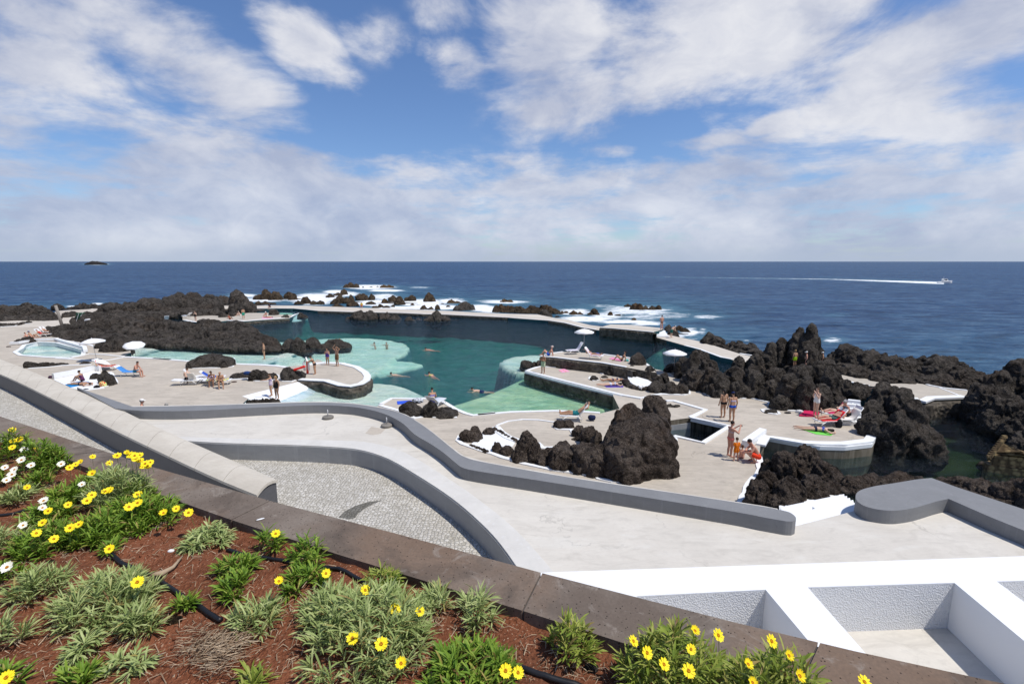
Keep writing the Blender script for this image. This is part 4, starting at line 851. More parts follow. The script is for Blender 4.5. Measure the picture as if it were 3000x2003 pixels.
ridge('lava_outcrop', 'long knobbly front wall of lava along the turquoise shallows', [(145, 960, 990), (165, 952, 994), (192, 951, 1000), (255, 944, 1008), (277, 935, 1012), (330, 935, 1013), (383, 925, 1010), (450, 946, 1013), (503, 936, 1015), (535, 941, 1016), (582, 947, 1018), (637, 926, 1021), (665, 938, 1023), (705, 941, 1025), (725, 958, 1026), (748, 977, 1027), (778, 980, 1028), (801, 994, 1028), (818, 1010, 1028)], .1, GL, seed=8, rows=4, step=.27, sub=4, peak=.25)
rk('boulder', 'big rounded boulder between the drained basin and the shallows', [(1440, 1800, 640, 922), (1560, 1780, 700, 925)], .2, GL, k='d1', peak=.1, rough=.55)
rk('boulder', 'small dark stone leaning on the big rounded boulder', [(1320, 1450, 765, 850)], .4, GL, k='d1')
ridge('lava_outcrop', 'long low rock bar on the deck in front of the basin', [(400, 1022, 1118), (450, 1030, 1115), (560, 1045, 1112), (650, 1035, 1100), (760, 1040, 1090), (860, 1040, 1078), (940, 1042, 1070)], .4, GL, k='d1', seed=9, rows=1, dk=.9)
rk('lava_rock', 'tiny flat rock right of the long low rock bar', [(1120, 1225, 1040, 1068)], .4, GL, k='d1')
rk('lava_rock', 'small rock under the sunbathers beside the basin rim', [(210, 330, 715, 782), (290, 470, 690, 778)], .4, GL, k='d1', dk=.7)
rk('lava_rock', 'dark rock beside the white bench with the two women', [(1265, 1400, 1190, 1275)], .4, GL, k='d1')
rk('lava_rock', 'upright dark rock behind the colourful beach bag', [(1390, 1520, 1150, 1330), (1430, 1585, 1190, 1365)], .4, GL, k='d1', peak=.2)
rk('boulder', 'wide domed rock on the edge of the turquoise shallows', [(560, 1000, 1015, 1205), (480, 760, 1080, 1212), (850, 1105, 1040, 1205), (620, 820, 1040, 1200)], .4, GL, k='d2', peak=.1, rough=.6)
rk('lava_rock', 'small rock with a dark blue bag left of the knobbly twin', [(1075, 1240, 1280, 1362), (1160, 1310, 1265, 1355)], .4, GL, k='d2')
rk('lava_rock', 'knobbly wide rock between the deck and the white rim', [(1320, 1500, 1235, 1388), (1420, 1600, 1245, 1385), (1560, 1705, 1275, 1375)], .4, GL, k='d2', peak=.2)
rk('lava_rock', 'dark rock with a red rescue buoy on its shoulder', [(1765, 1960, 1195, 1390), (1880, 2085, 1245, 1370)], .4, GL, k='d2', peak=.2)
ridge('lava_outcrop', 'low rocks at the foot of the white entry slope', [(80, 1222, 1255), (150, 1212, 1262), (230, 1208, 1262), (320, 1200, 1262), (370, 1215, 1262)], .4, GL, k='c2', seed=11, rows=1)
rk('boulder', 'cracked grey boulder, left of three at the shelf of the pool', [(400, 560, 665, 790), (480, 615, 655, 805), (590, 685, 770, 808)], -.2, GP, k='c2', peak=.15, rough=.8)
rk('boulder', 'small boulder, middle one of three at the shelf of the pool', [(615, 745, 652, 762)], -.2, GP, k='c2', peak=.15, rough=.8)
rk('boulder', 'long low boulder, right of three at the shelf of the pool', [(780, 980, 664, 768), (715, 850, 710, 772), (900, 1032, 695, 765)], -.2, GP, k='c2', peak=.15, rough=.5)
rk('lava_rock', 'rounded rock at the white edge of the far cape terrace', [(620, 775, 535, 607)], .2, GL, k='d2', peak=.1)
rk('lava_rock', 'dark rock behind the sunbather on the far cape terrace', [(1590, 1720, 400, 488)], .3, GL, k='d2')
rk('lava_rock', 'dark rock on the white tip of the far cape', [(1980, 2070, 450, 515), (2040, 2118, 478, 520)], -.1, GL, k='d2')
rk('lava_rock', 'rock at the right end of the far cape deck', [(1765, 1870, 480, 542)], .1, GL, k='d2')
rk('lava_rock', 'rough rock behind the man in green trunks', [(1030, 1140, 430, 500), (900, 1000, 440, 520)], .3, GL, k='d2')
rk('lava_rock', 'tall broken stack in front of the surf on the left', [(1060, 1260, 135, 350), (1140, 1320, 200, 400), (1030, 1200, 330, 455), (1180, 1410, 280, 455)], .1, GL, k='d2', peak=.3)
rk('sea_rock', 'low dark rock between the tall stack and the ridge', [(880, 1060, 208, 352), (900, 1000, 240, 350)], -.3, GS, k='d2')
rk('sea_rock', 'broad shaggy sea rock right of the tall stack', [(1480, 1620, 130, 275), (1380, 1520, 200, 270), (1600, 1770, 165, 282)], -.3, GS, 'rock_sea', k='d2')
rk('sea_rock', 'pyramid shaped sea rock near the broad shaggy one', [(1805, 1930, 165, 260), (1860, 1975, 185, 278)], -.3, GS, 'rock_sea', k='d2')
rk('sea_rock', 'split sea rock just behind the start of the straight path', [(2025, 2160, 230, 335), (1940, 2060, 290, 345)], -.3, GS, 'rock_sea', k='d2')
rk('sea_rock', 'low flat rock right of the split sea rock', [(2160, 2260, 290, 345), (2240, 2349, 285, 342)], -.3, GS, 'rock_sea', k='d2')
rk('sea_rock', 'low reef behind the person in blue on the path', [(1400, 1480, 290, 345), (1480, 1600, 298, 345), (1580, 1680, 312, 345)], -.3, GS, 'rock_sea', k='d2')
sr = [('farthest spiky rock inside the foam patch', [(460, 540, 103, 170), (410, 500, 130, 172), (530, 600, 120, 172)], 'rock_sea'),
 ('flat rusty rock inside the farthest foam patch', [(835, 930, 135, 172), (900, 990, 138, 172)], 'rock_ochre'),
 ('tiny rocks between the two farthest reefs', [(630, 652, 152, 170), (715, 750, 152, 165), (795, 820, 148, 162)], 'rock_sea'),
 ('slanting pointed rock with a rusty foot', [(380, 460, 183, 250), (310, 400, 225, 262), (220, 310, 240, 285)], 'rock_sea'),
 ('dark twin rock on the left of the surf cluster', [(330, 430, 252, 350), (275, 380, 290, 362)], 'rock_sea'),
 ('grey steep rock in the middle of the surf cluster', [(410, 500, 275, 355), (470, 540, 248, 330)], 'rock_sea'),
 ('dark rock right behind the straight path beside the lifeguard', [(460, 590, 320, 390)], 'rock_sea'),
 ('low dark rock touching the straight path', [(275, 410, 355, 410)], 'rock_sea'),
 ('wide cone shaped rock with streaks of foam behind', [(550, 650, 240, 320), (590, 700, 235, 318)], 'rock_sea'),
 ('small shark fin rock beside the wide cone', [(705, 775, 238, 315)], 'rock_sea'),
 ('smooth low hump right of the lifeguard', [(670, 785, 325, 365)], 'rock_sea'),
 ('left shoulder rock with ochre streaks', [(855, 925, 290, 350)], 'rock_ochre'),
 ('broad high rock in the centre of the surf', [(930, 1040, 255, 340), (1000, 1120, 290, 370), (1020, 1110, 265, 340)], 'rock_sea'),
 ('low spread rock right of the central high rock', [(1150, 1250, 250, 325), (1110, 1190, 278, 325)], 'rock_sea'),
 ('thin chain of low rocks along the straight path', [(740, 830, 375, 405), (810, 870, 348, 400), (860, 960, 372, 404), (965, 1005, 360, 395)], 'rock_sea'),
 ('lone pointed rock with a golden base', [(1350, 1450, 215, 330), (1335, 1400, 270, 335), (1400, 1475, 270, 332)], 'rock_sea'),
 ('golden flat rock behind the black hump', [(1605, 1700, 305, 350), (1680, 1755, 322, 350)], 'rock_ochre'),
 ('black hump close behind the path', [(1720, 1900, 325, 432), (1675, 1780, 370, 438), (1850, 1925, 360, 430)], 'rock'),
 ('small twin rocks close to the path', [(1300, 1370, 370, 420), (1380, 1455, 390, 420)], 'rock_sea'),
 ('small upright rock behind the pool islet', [(1465, 1525, 362, 425)], 'rock_sea'),
 ('tiny rocks awash left of the black hump', [(1590, 1640, 368, 395), (1530, 1570, 345, 360), (1185, 1230, 345, 375)], 'rock_sea')]
for lb, L, m_ in sr: rk('sea_rock', lb, L, -.35, GS, m_, k='d3', peak=.5)
rk('pool_rock', 'two-humped islet in the pool nearest the straight path', [(510, 680, 430, 545), (640, 810, 432, 550), (560, 760, 480, 552), (440, 492, 500, 542)], -.25, GP, k='d3')
rk('pool_rock', 'lower islet right of the two-humped one', [(820, 990, 460, 545), (930, 1070, 480, 548)], -.25, GP, k='d3')
rk('pool_rock', 'small low islet in the middle of the row', [(1120, 1210, 500, 560), (1180, 1245, 530, 560)], -.25, GP, k='d3')
rk('pool_rock', 'nearly submerged flat stone in the row of islets', [(1245, 1320, 518, 542)], -.25, GP, k='d3')
rk('pool_rock', 'conical islet at the right end of the row', [(1410, 1560, 425, 560), (1340, 1470, 500, 565), (1530, 1640, 490, 560), (1455, 1510, 415, 520)], -.25, GP, k='d3', peak=.5)
ridge('sea_rock', 'long brown reef standing behind the bend of the far path', [(0, 200, 300), (60, 205, 302), (160, 205, 305), (240, 205, 308), (330, 240, 310), (430, 212, 312), (500, 215, 315), (600, 205, 318), (700, 240, 320), (760, 285, 320)], -.35, GS, 'rock_sea', k='d4', seed=21, rows=2, step=.42)
sr = [('black rock overlapping the far edge of the path', [(500, 640, 260, 352), (560, 660, 300, 358)], 'rock'), ('tiny dark stone beside the black path rock', [(680, 755, 333, 362)], 'rock'),
 ('rusty flat rock behind the long brown reef', [(65, 150, 140, 182), (130, 212, 148, 182)], 'rock_ochre'), ('little rusty humps at the end of the reef', [(750, 790, 275, 310), (785, 845, 278, 308)], 'rock_ochre'),
 ('low elongated ochre rock in the surf', [(850, 950, 275, 325), (940, 1010, 290, 325)], 'rock_ochre'), ('pointed brown rock alone in blue surf', [(1090, 1180, 243, 325), (1062, 1130, 290, 330), (1140, 1202, 290, 330)], 'rock_sea'),
 ('small ochre tooth shaped rock', [(1295, 1355, 285, 335)], 'rock_ochre'), ('thin line of wet stones in the surf', [(1370, 1450, 318, 340), (1450, 1490, 325, 338)], 'rock_sea'), ('round stone awash behind the quay', [(1562, 1622, 360, 392)], 'rock_ochre'),
 ('wide spiky reef in the farthest right foam', [(1485, 1560, 198, 235), (1550, 1660, 187, 268), (1620, 1700, 190, 272), (1690, 1762, 220, 268)], 'rock_sea'), ('twin peaks right of the wide spiky reef', [(1762, 1850, 220, 272), (1840, 1912, 212, 272)], 'rock_sea'),
 ('rock beside the bather on the quay steps', [(1945, 2030, 435, 520), (1970, 2100, 470, 585)], 'rock'), ('long low rock in foam right of the quay', [(2060, 2160, 443, 505), (2120, 2232, 475, 532)], 'rock_sea')]
for lb, L, m_ in sr: rk('sea_rock', lb, L, -.35, GS, m_, k='d4', peak=.45)
rk('sea_rock', 'long black islet on the horizon at the left', [(250, 275, 772, 776), (262, 300, 770.5, 776), (290, 312, 772, 776)], -.3, GS, 'rock_dark', dk=.4, peak=.2)
rk('lava_rock', 'steep rock right behind the end of the path', [(15, 200, 350, 545), (130, 345, 400, 570), (60, 200, 335, 500)], .0, GR, k='c4', peak=.3)
ridge('lava_outcrop', 'jagged row of rocks between the path and the big outcrop', [(350, 500, 600), (430, 460, 620), (540, 430, 650), (600, 490, 660), (700, 480, 670), (780, 490, 690)], .0, GR, k='c4', seed=23, rows=2)
# terraces
rk('lava_rock', 'rounded rock on the pale underwater shelf', [(385, 500, 735, 812)], -.1, GT, k='c3', peak=.15)
rk('lava_rock', 'dark lumps at the corner where the boy in shorts stands', [(490, 545, 745, 808), (530, 590, 738, 795)], .2, GT, k='c3', peak=.15)
rk('lava_rock', 'pointed grey rock at the back right of the upper terrace', [(1395, 1535, 663, 782)], ZU, GT, k='c3', peak=.45, rough=.6)
rk('lava_rock', 'dark rounded rocks below the front of the upper terrace', [(1120, 1230, 760, 855), (1170, 1300, 775, 878), (1230, 1350, 800, 860)], ZR, GT, k='c3', peak=.15)
rk('lava_rock', 'broad peaked rock between the two white basins', [(1350, 1460, 772, 885), (1400, 1505, 815, 895), (1340, 1420, 810, 880)], ZR, GT, k='c3', peak=.45)
rk('lava_rock', 'tall cone rock behind the oval white basin', [(1500, 1645, 778, 935), (1560, 1650, 850, 938)], ZR, GT, k='c3', peak=.55, rough=.7)
rk('lava_rock', 'low rugged rocks right of the oval white basin', [(1600, 1700, 870, 1010), (1650, 1760, 855, 1000), (1560, 1700, 930, 1035), (1690, 1850, 935, 1048), (1800, 1925, 950, 1050)], ZR, GT, k='c3', peak=.25)
rk('lava_rock', 'small flat stone on the lower terrace beside the sunbathers', [(1025, 1102, 878, 922)], ZR, GT, k='c3', peak=.1)
rk('lava_rock', 'little stone behind the sunbathers on the lower terrace', [(1135, 1190, 875, 900)], ZR, GT, k='c3')
ridge('lava_outcrop', 'low rock border in front of the oval white basin', [(1370, 930, 975), (1430, 955, 1000), (1500, 975, 1015), (1560, 970, 1015)], ZR, GT, k='c3', seed=31, rows=1, wmin=16)
rk('lava_rock', 'flat bits of rock in the pavement beside the plunge pit', [(1720, 1790, 1135, 1165), (1780, 1860, 1145, 1168)], ZR, GT, k='c3', dk=.5)
rk('lava_rock', 'twin dark rocks with towels and clothes drying on top', [(1480, 1690, 1232, 1378), (1690, 1830, 1232, 1385), (1780, 2008, 1320, 1392)], ZR, GT, k='c2', peak=.35)
# island on the deck (near, brownish)
rk('lava_rock', 'knobbly rock at the left tip of the island', [(110, 205, 250, 335), (180, 262, 225, 330), (150, 250, 260, 340)], ZR, GI, 'rock_near', k='c6', peak=.2)
rk('lava_rock', 'small round rock behind the white painted basin', [(270, 345, 245, 293)], ZR, GI, 'rock_near', k='c6', peak=.1)
rk('lava_rock', 'round stones in front of the white painted basin', [(335, 402, 338, 412), (390, 480, 362, 435)], ZR, GI, 'rock_near', k='c6', peak=.1)
ridge('lava_outcrop', 'thin broken kerb of rock below the white basin', [(185, 350, 372), (240, 370, 395), (310, 395, 420)], ZR, GI, 'rock_near', k='c6', seed=33, rows=1, wmin=12)
ridge('lava_outcrop', 'rough rock strip between basin and pale pavement', [(345, 232, 258), (410, 270, 292), (470, 300, 325), (520, 320, 350)], ZR, GI, 'rock_near', k='c6', seed=34, rows=1, wmin=14)
rk('lava_rock', 'sharp pyramid rock in the middle of the island', [(490, 660, 252, 455), (470, 590, 330, 480), (560, 680, 340, 482)], ZR, GI, 'rock_near', k='c6', peak=.65, rough=.75, sub=5)
rk('lava_rock', 'low stones between the pyramid and the long mound', [(660, 780, 375, 485), (630, 730, 425, 500)], ZR, GI, 'rock_near', k='c6', peak=.2)
rk('lava_rock', 'long furrowed mound in front of the great rock', [(715, 930, 340, 535), (850, 1080, 335, 560), (970, 1140, 345, 580)], ZR, GI, 'rock_near', k='c6', peak=.15, sub=5)
rk('lava_rock', 'flat rounded rock under the head of the reclining man', [(755, 840, 185, 248), (820, 895, 190, 245)], ZR, GI, 'rock_near', k='c6', peak=.1)
rk('lava_rock', 'column-like rocks leaning against the great rock', [(890, 980, 225, 310), (945, 1060, 225, 365), (1010, 1095, 250, 440)], ZR, GI, 'rock_near', k='c6', peak=.15)
R = Rock()
def big(k, x0, x1, yt, yb, z, R, dk=.8, peak=.2, sub=6, back=0.0, rough=1.0):
    (x0, yt), (x1, yb) = q(k, x0, yt), q(k, x1, yb); B = P((x0+x1)/2, yb, z); t = B.y*math.cos(PIT)+(CZ-z)*math.sin(PIT); s_ = t/FPX; w = (x1-x0)*s_; D = w*dk
    f_ = (B.y+D*.45+back)/B.y; zt = CZ-dzp(yt)*(CZ-z)/dzp(yb)*f_; H = max(zt-z, .4); cz = z+.1*H
    R.lobe((B.x*f_, B.y*f_, cz), (w*.52*f_, D*.54, (z+H-cz)*.92), sub, rough, peak)
RG = .72; BLK = .62
for a in [(1062, 1590, 150, 598, .75, .05, 6), (1095, 1440, 55, 470, .7, .25, 6), (1200, 1560, 110, 420, .8, .0, 5), (1350, 1535, 0, 300, .9, .0, 5), (1300, 1592, 240, 590, .8, .0, 5), (1040, 1260, 380, 575, .8, .1, 5)]:
    big('c6', a[0], a[1], a[2], a[3], ZR, R, a[4], a[5], a[6], 0, RG)
BLK = .80
R.build('lava_rock', 'great dark lava rock with a knob on top in the middle of the deck', GI, 'rock_near')
# right: big outcrop, four parts kept as one continuous outcrop
R = Rock()
for a in [(0, 260, 690, 1060, 0), (90, 420, 890, 1235, 0), (380, 640, 1000, 1250, 0), (560, 860, 820, 1245, 0), (820, 1080, 960, 1290, 0), (980, 1240, 1190, 1415, 0), (1050, 1340, 840, 1390, 0), (1300, 1560, 900, 1425, 0), (1480, 1800, 1000, 1440, 0), (1700, 2040, 1200, 1460, 0), (1620, 1900, 760, 1400, .6),
          (300, 620, 780, 1180, 1.5), (560, 860, 790, 1150, 1.5), (860, 1180, 800, 1180, 1.5), (1180, 1560, 740, 1200, 1.0), (1500, 1860, 680, 1200, 1.2)]: big('c4', *a[:4], ZR, R, .75, .12, 5, a[4], .85)
for a in [(-90, 60, 560, 820, 0), (-40, 140, 590, 900, 0), (420, 640, 655, 960, 2), (640, 860, 600, 980, 2), (800, 1060, 450, 960, 2), (960, 1220, 385, 940, 2), (1180, 1440, 215, 960, 2), (1340, 1600, 175, 980, 2), (1260, 1640, 420, 1000, 2), (1480, 1675, 370, 980, 2), (1590, 1860, 670, 1010, 2)]: big('c4', *a[:4], ZR, R, .7, .18, 5, a[4], .8)
for a in [(1710, 1860, 760, 850), (1800, 1960, 690, 900), (1890, 2060, 615, 940), (2000, 2120, 700, 980), (2040, 2200, 780, 1030), (1850, 2150, 800, 1010), (2050, 2300, 820, 1050)]: big('c3', *a, ZR, R, .7, .18, 5, 0, .85)
R.build('lava_outcrop', 'huge jagged outcrop with a tall peak behind the right deck', GR)
ridge('lava_outcrop', 'steep rock wall behind the far right path, left half', [(125, 330, 495), (200, 245, 520), (270, 262, 535), (330, 290, 548), (400, 330, 560), (440, 350, 570), (500, 345, 582), (560, 330, 585), (630, 345, 582), (700, 380, 575), (760, 445, 572)], .9, GR, k='c5', seed=41, rows=3, sub=5, peak=.25, step=.35)
ridge('lava_outcrop', 'steep rock wall behind the far right path, right half', [(800, 385, 585), (850, 358, 600), (970, 350, 612), (1040, 400, 625), (1110, 420, 632), (1160, 435, 636), (1205, 480, 640)], .9, GR, k='c5', seed=42, rows=3, sub=5, peak=.25, step=.35)
R = Rock()
for a in [(1090, 1400, 560, 900, 0), (1200, 1560, 640, 1000, 0), (1420, 1760, 760, 1080, 0), (1180, 1480, 468, 900, 3), (1300, 1640, 380, 920, 4), (1520, 1900, 430, 960, 3), (1700, 2200, 500, 1150, 2), (1450, 1700, 900, 1190, 0)]: big('c5', *a[:4], .0, R, .7, .25, 6 if a[4] == 0 else 5, a[4])
R.build('lava_outcrop', 'massive shaded lava bluff at the right edge above the tide pool', GR)
R = Rock()
for a in [(310, 480, 690, 880, ZR, 0), (380, 560, 545, 860, ZR, .5), (500, 700, 605, 900, .6, .5), (300, 520, 790, 1000, .6, 0), (440, 700, 760, 1130, 0, 0), (560, 800, 660, 1130, 0, .5), (640, 920, 880, 1140, 0, 0), (430, 560, 940, 1110, 0, 0), (740, 925, 1000, 1110, 0, 0)]: big('c5', *a[:4], a[4], R, .75, .25, 5, a[5])
R.build('lava_outcrop', 'sloping dark outcrop between the white steps and the tide pool', GR)
rk('lava_rock', 'two dark humps behind the rope and the warning sign', [(135, 245, 552, 668), (235, 372, 575, 668), (180, 330, 600, 680)], 1.0, GR, k='c5', peak=.15)
rk('lava_rock', 'small black stone at the corner of the far right platform', [(530, 612, 600, 652)], 1.0, GR, k='c5')
R = Rock()
for a in [(920, 1080, 770, 1000, 0), (760, 1010, 1000, 1330, 0), (860, 1110, 900, 1240, .3), (1060, 1330, 640, 1150, .6), (1260, 1540, 582, 1150, .8), (1440, 1620, 610, 1100, 1), (1500, 1760, 780, 1230, .5), (1060, 1450, 980, 1370, 0), (1360, 1720, 960, 1310, 0), (1620, 1860, 1000, 1260, 0), (1000, 1250, 1240, 1390, 0), (730, 900, 1130, 1340, 0)]: big('d5', *a[:4], .8, R, .8, .2, 5, a[4])
R.build('lava_outcrop', 'large dark outcrop in front of the curved pool wall', GR, 'rock_near')
ridge('lava_outcrop', 'rock bank between the curved pool wall and the grey parapet', [(0, 1185, 1230), (100, 1200, 1290), (200, 1290, 1420), (300, 1260, 1440), (400, 1250, 1420), (500, 1290, 1400), (560, 1240, 1380), (640, 1245, 1360), (720, 1285, 1350), (800, 1295, 1340)], .1, GR, 'rock_near', k='c5', seed=44, rows=3, sub=4, step=.4, peak=.15)
ridge('lava_outcrop', 'rounded lava bank behind the right grey parapet', [(915, 1290, 1340), (980, 1295, 1350), (1060, 1282, 1400), (1150, 1285, 1440), (1250, 1300, 1480), (1350, 1310, 1520), (1450, 1285, 1560), (1560, 1280, 1620), (1700, 1280, 1700)], .1, GR, 'rock_near', k='c5', seed=45, rows=3, sub=4, step=.36, peak=.1)
rk('lava_rock', 'dark rock filling the white oval in the pavement', [(875, 1075, 1412, 1465)], ZR-.04, GT, k='c4', peak=.0, dk=.35, rough=.4)
ridge('lava_outcrop', 'dark ledge in the shade behind the stone ruin', [(1250, 1170, 1230), (1350, 1190, 1260), (1450, 1210, 1290), (1600, 1200, 1300)], -.1, GR, 'rock_near', k='c5', seed=46, rows=1)
# ------------------------------------------------------------------ flower bed plants
def leafm(c1, c2, c3, tl=.25):
    def f(g):
        ri = g.n.new('ShaderNodeNewGeometry').outputs['Random Per Island']
        m = g.ramp(ri, [(0, c1), (.5, c2), (.90, c3), (.955, (.42, .33, .10)), (1, (.20, .10, .05))]); n = g.noise(g.geo, 60, 3); m = g.mix(g.mr(n, .3, .7, 0, .3), m, tuple(k*.6 for k in c1))
        setb(g, m, .55, .25); g.b.inputs['Transmission Weight'].default_value = 0
        tr = g.n.new('ShaderNodeBsdfTranslucent'); g.ln(m, tr.inputs[0]); mx = g.n.new('ShaderNodeMixShader'); mx.inputs[0].default_value = tl
        g.ln(g.b.outputs[0], mx.inputs[1]); g.ln(tr.outputs[0], mx.inputs[2]); g.ln(mx.outputs[0], g.o.inputs[0])
    return f
M['leaf_g'] = mat('green_leaf', leafm((.11, .21, .022), (.19, .32, .034), (.32, .43, .06)))
M['leaf_s'] = mat('silver_leaf', leafm((.25, .33, .10), (.38, .46, .17), (.55, .60, .27)))
M['leaf_o'] = mat('olive_leaf', leafm((.16, .23, .03), (.28, .35, .05), (.45, .46, .12)))
def plain(c, rough=.6, spec=.3): return lambda g: setb(g, c, rough, spec)
M['pet_y'] = mat('yellow_petal', lambda g: setb(g, g.mix(g.mr(g.noise(g.geo, 40, 2), .3, .7), (.88, .66, .01), (.93, .78, .03)), .6, .2))
M['pet_w'] = mat('white_petal', lambda g: setb(g, g.mix(g.mr(g.noise(g.geo, 40, 2), .3, .7), (.86, .86, .80), (.80, .78, .60)), .6, .2))
M['disc'] = mat('flower_disc', lambda g: setb(g, g.mix(g.mr(g.noise(g.obj, 120, 2), .45, .55), (.60, .27, .01), (.25, .08, .01)), .8, .1))
M['stem'] = mat('flower_stem', plain((.12, .20, .05))); M['hose'] = mat('black_hose', plain((.012, .012, .014), .45, .4))
M['dry'] = mat('dry_stem', lambda g: setb(g, g.mix(g.n.new('ShaderNodeNewGeometry').outputs['Random Per Island'], (.22, .14, .085), (.50, .40, .28)), .9, .1))
def flower_mesh(npet, R, cup):
    r = random.Random(npet*7+int(R*1e4)); mb = MB()
    for lay in (0, 1):
        for k in range(npet):
            a = 2*math.pi*(k+.5*lay)/npet+r.uniform(-.07, .07); L = R*r.uniform(.88, 1.04)*(1-.07*lay); w = R*.155; d = Vector((math.cos(a), math.sin(a), 0)); s_ = Vector((-d.y, d.x, 0)); dz_ = r.uniform(-.08, .10)*R
            vs = []
            for t, ww in ((.16, .35), (.45, .9), (.75, 1.0), (.93, .55)):
                zc = cup*R*t*t+dz_*t-.002*lay; p = d*L*t+Vector((0, 0, zc)); vs += [p-s_*w*ww, p+Vector((0, 0, -.08*w)), p+s_*w*ww]
            vs.append(d*L+Vector((0, 0, cup*R*.95+dz_-.002*lay)))
            fs = [(i*3+j, i*3+j+1, i*3+j+4, i*3+j+3) for i in range(3) for j in (0, 1)]+[(9, 10, 12), (10, 11, 12)]
            mb.add(vs, fs)
    return mb.mesh('petals')
FM = {('y', 0): flower_mesh(9, .040, .10), ('y', 1): flower_mesh(8, .036, .45), ('w', 0): flower_mesh(10, .040, .25)}
FC = MB().ell((0, 0, .002), (.0105, .0105, .006), n=12, m=6).mesh('centre'); FC.materials.append(M['disc'])
for (t, k), m in FM.items(): m.materials.append(M['pet_y' if t == 'y' else 'pet_w'])
plants = []
def plant(k, x0, x1, yt, yb, kind, label, dens=1.0, lsz=1.0, hh=None):
    (x0, yt), (x1, yb) = q(k, x0, yt), q(k, x1, yb); r = random.Random(int(x0*7+yb*3)+1)
    z = ZS+.01; A, B = P(x0, yb-.25*(yb-yt), z), P(x1, yb-.25*(yb-yt), z); c = P((x0+x1)/2, yb-.38*(yb-yt), z); R_ = (B-A).length/2*(.88 if kind != 's' else .80)
    c.z = soil_h(c.x, c.y)
    s_ = c.y*math.cos(PIT)/FPX+1.7*math.sin(PIT)/FPX; Hh = max(.06, min(.27, (yb-yt)*s_*.62)); Rd = max(R_*.5, min(R_, (yb-yt)*s_*.75))
    moved = False
    for _ in range(25):
        if c.y <= float(np.interp(c.x, inx, iny))-.03-Rd*.6: break
        c.x *= .985; c.y *= .985; moved = True
    if moved: Hh = min(.34, max(Hh*1.7, .2)); c.z = soil_h(c.x, c.y)
    if hh: Hh = hh
    root = empty('gazania_plant', c); tag(root, label, 'plant', 'gazania clumps in the flower bed')
    mb = MB(); area = math.pi*R_*Rd; n = int(max(26, min(2200, area*9500*dens))) 
    nst = max(1, int(n/22)); st = []
    for _ in range(nst):
        a = r.uniform(0, 6.283); q_ = math.sqrt(r.random())*.86 if nst > 1 else 0; st.append((q_*math.cos(a), q_*math.sin(a), q_))
    for i in range(n):
        u, v, q_ = st[i % nst]; hb = Hh*.78*(1-q_*q_)*r.uniform(.2, 1)
        b = Vector((u*R_, v*Rd, hb-.01)); a = r.uniform(0, 6.283); el_ = r.uniform(.35, 1.35) if kind != 'x' else r.uniform(.3, 1.2)
        out = Vector((math.cos(a), math.sin(a), 0))+Vector((u, v, 0))*.9; out.normalize()
        d = (out*math.cos(el_)+Vector((0, 0, 1))*math.sin(el_)).normalized(); L = r.uniform(.05, .092)*lsz*(1.15 if kind == 's' else 1); w = r.uniform(.0030, .0049)*lsz*(.9 if kind == 's' else 1.1)
        sd = d.cross(Vector((0, 0, 1))); sd = (sd if sd.length > .1 else Vector((1, 0, 0))).normalized(); sd = (sd+Vector((r.uniform(-.5, .5), r.uniform(-.5, .5), r.uniform(-.6, .6)))).normalized()
        p = b.copy(); vs = []; dd = d.copy(); fold = Vector((0, 0, .35)); NS = 4
        for j, ww in enumerate((.28, .55, 1.0, .95)):
            vs += [p-sd*w*ww+fold*w*ww, p, p+sd*w*ww+fold*w*ww]; p = p+dd*L/NS; dd = (dd+Vector((0, 0, -.16 if kind != 'x' else -.34))+out*.06).normalized()
        vs.append(p)
        mb.add(vs, [(i_*3+j, i_*3+j+1, i_*3+j+4, i_*3+j+3) for i_ in range(3) for j in (0, 1)]+[(9, 10, 12), (10, 11, 12)])
    mb.build('leaves', M[{'g': 'leaf_g', 's': 'leaf_s', 'o': 'leaf_o', 'x': 'leaf_s'}[kind]], root, True)
    # woody stems and dead leaves under the clump
    mb = MB()
    for _ in range(max(5, int(n/16))):
        a = r.uniform(0, 6.283); q_ = r.uniform(.5, 1.12); p = Vector((q_*math.cos(a)*R_, q_*math.sin(a)*Rd, .004)); a2 = r.uniform(0, 6.283); L = r.uniform(.02, .07)
        mb.tube([p, p+Vector((math.cos(a2)*L*.5, math.sin(a2)*L*.5, .012)), p+Vector((math.cos(a2+.6)*L, math.sin(a2+.6)*L, .0))], [.0014, .0018, .0008], 4)
    mb.build('dry_stems', M['dry'], root)['kind'] = 'stuff'
    plants.append((root, R_, Hh)); return root
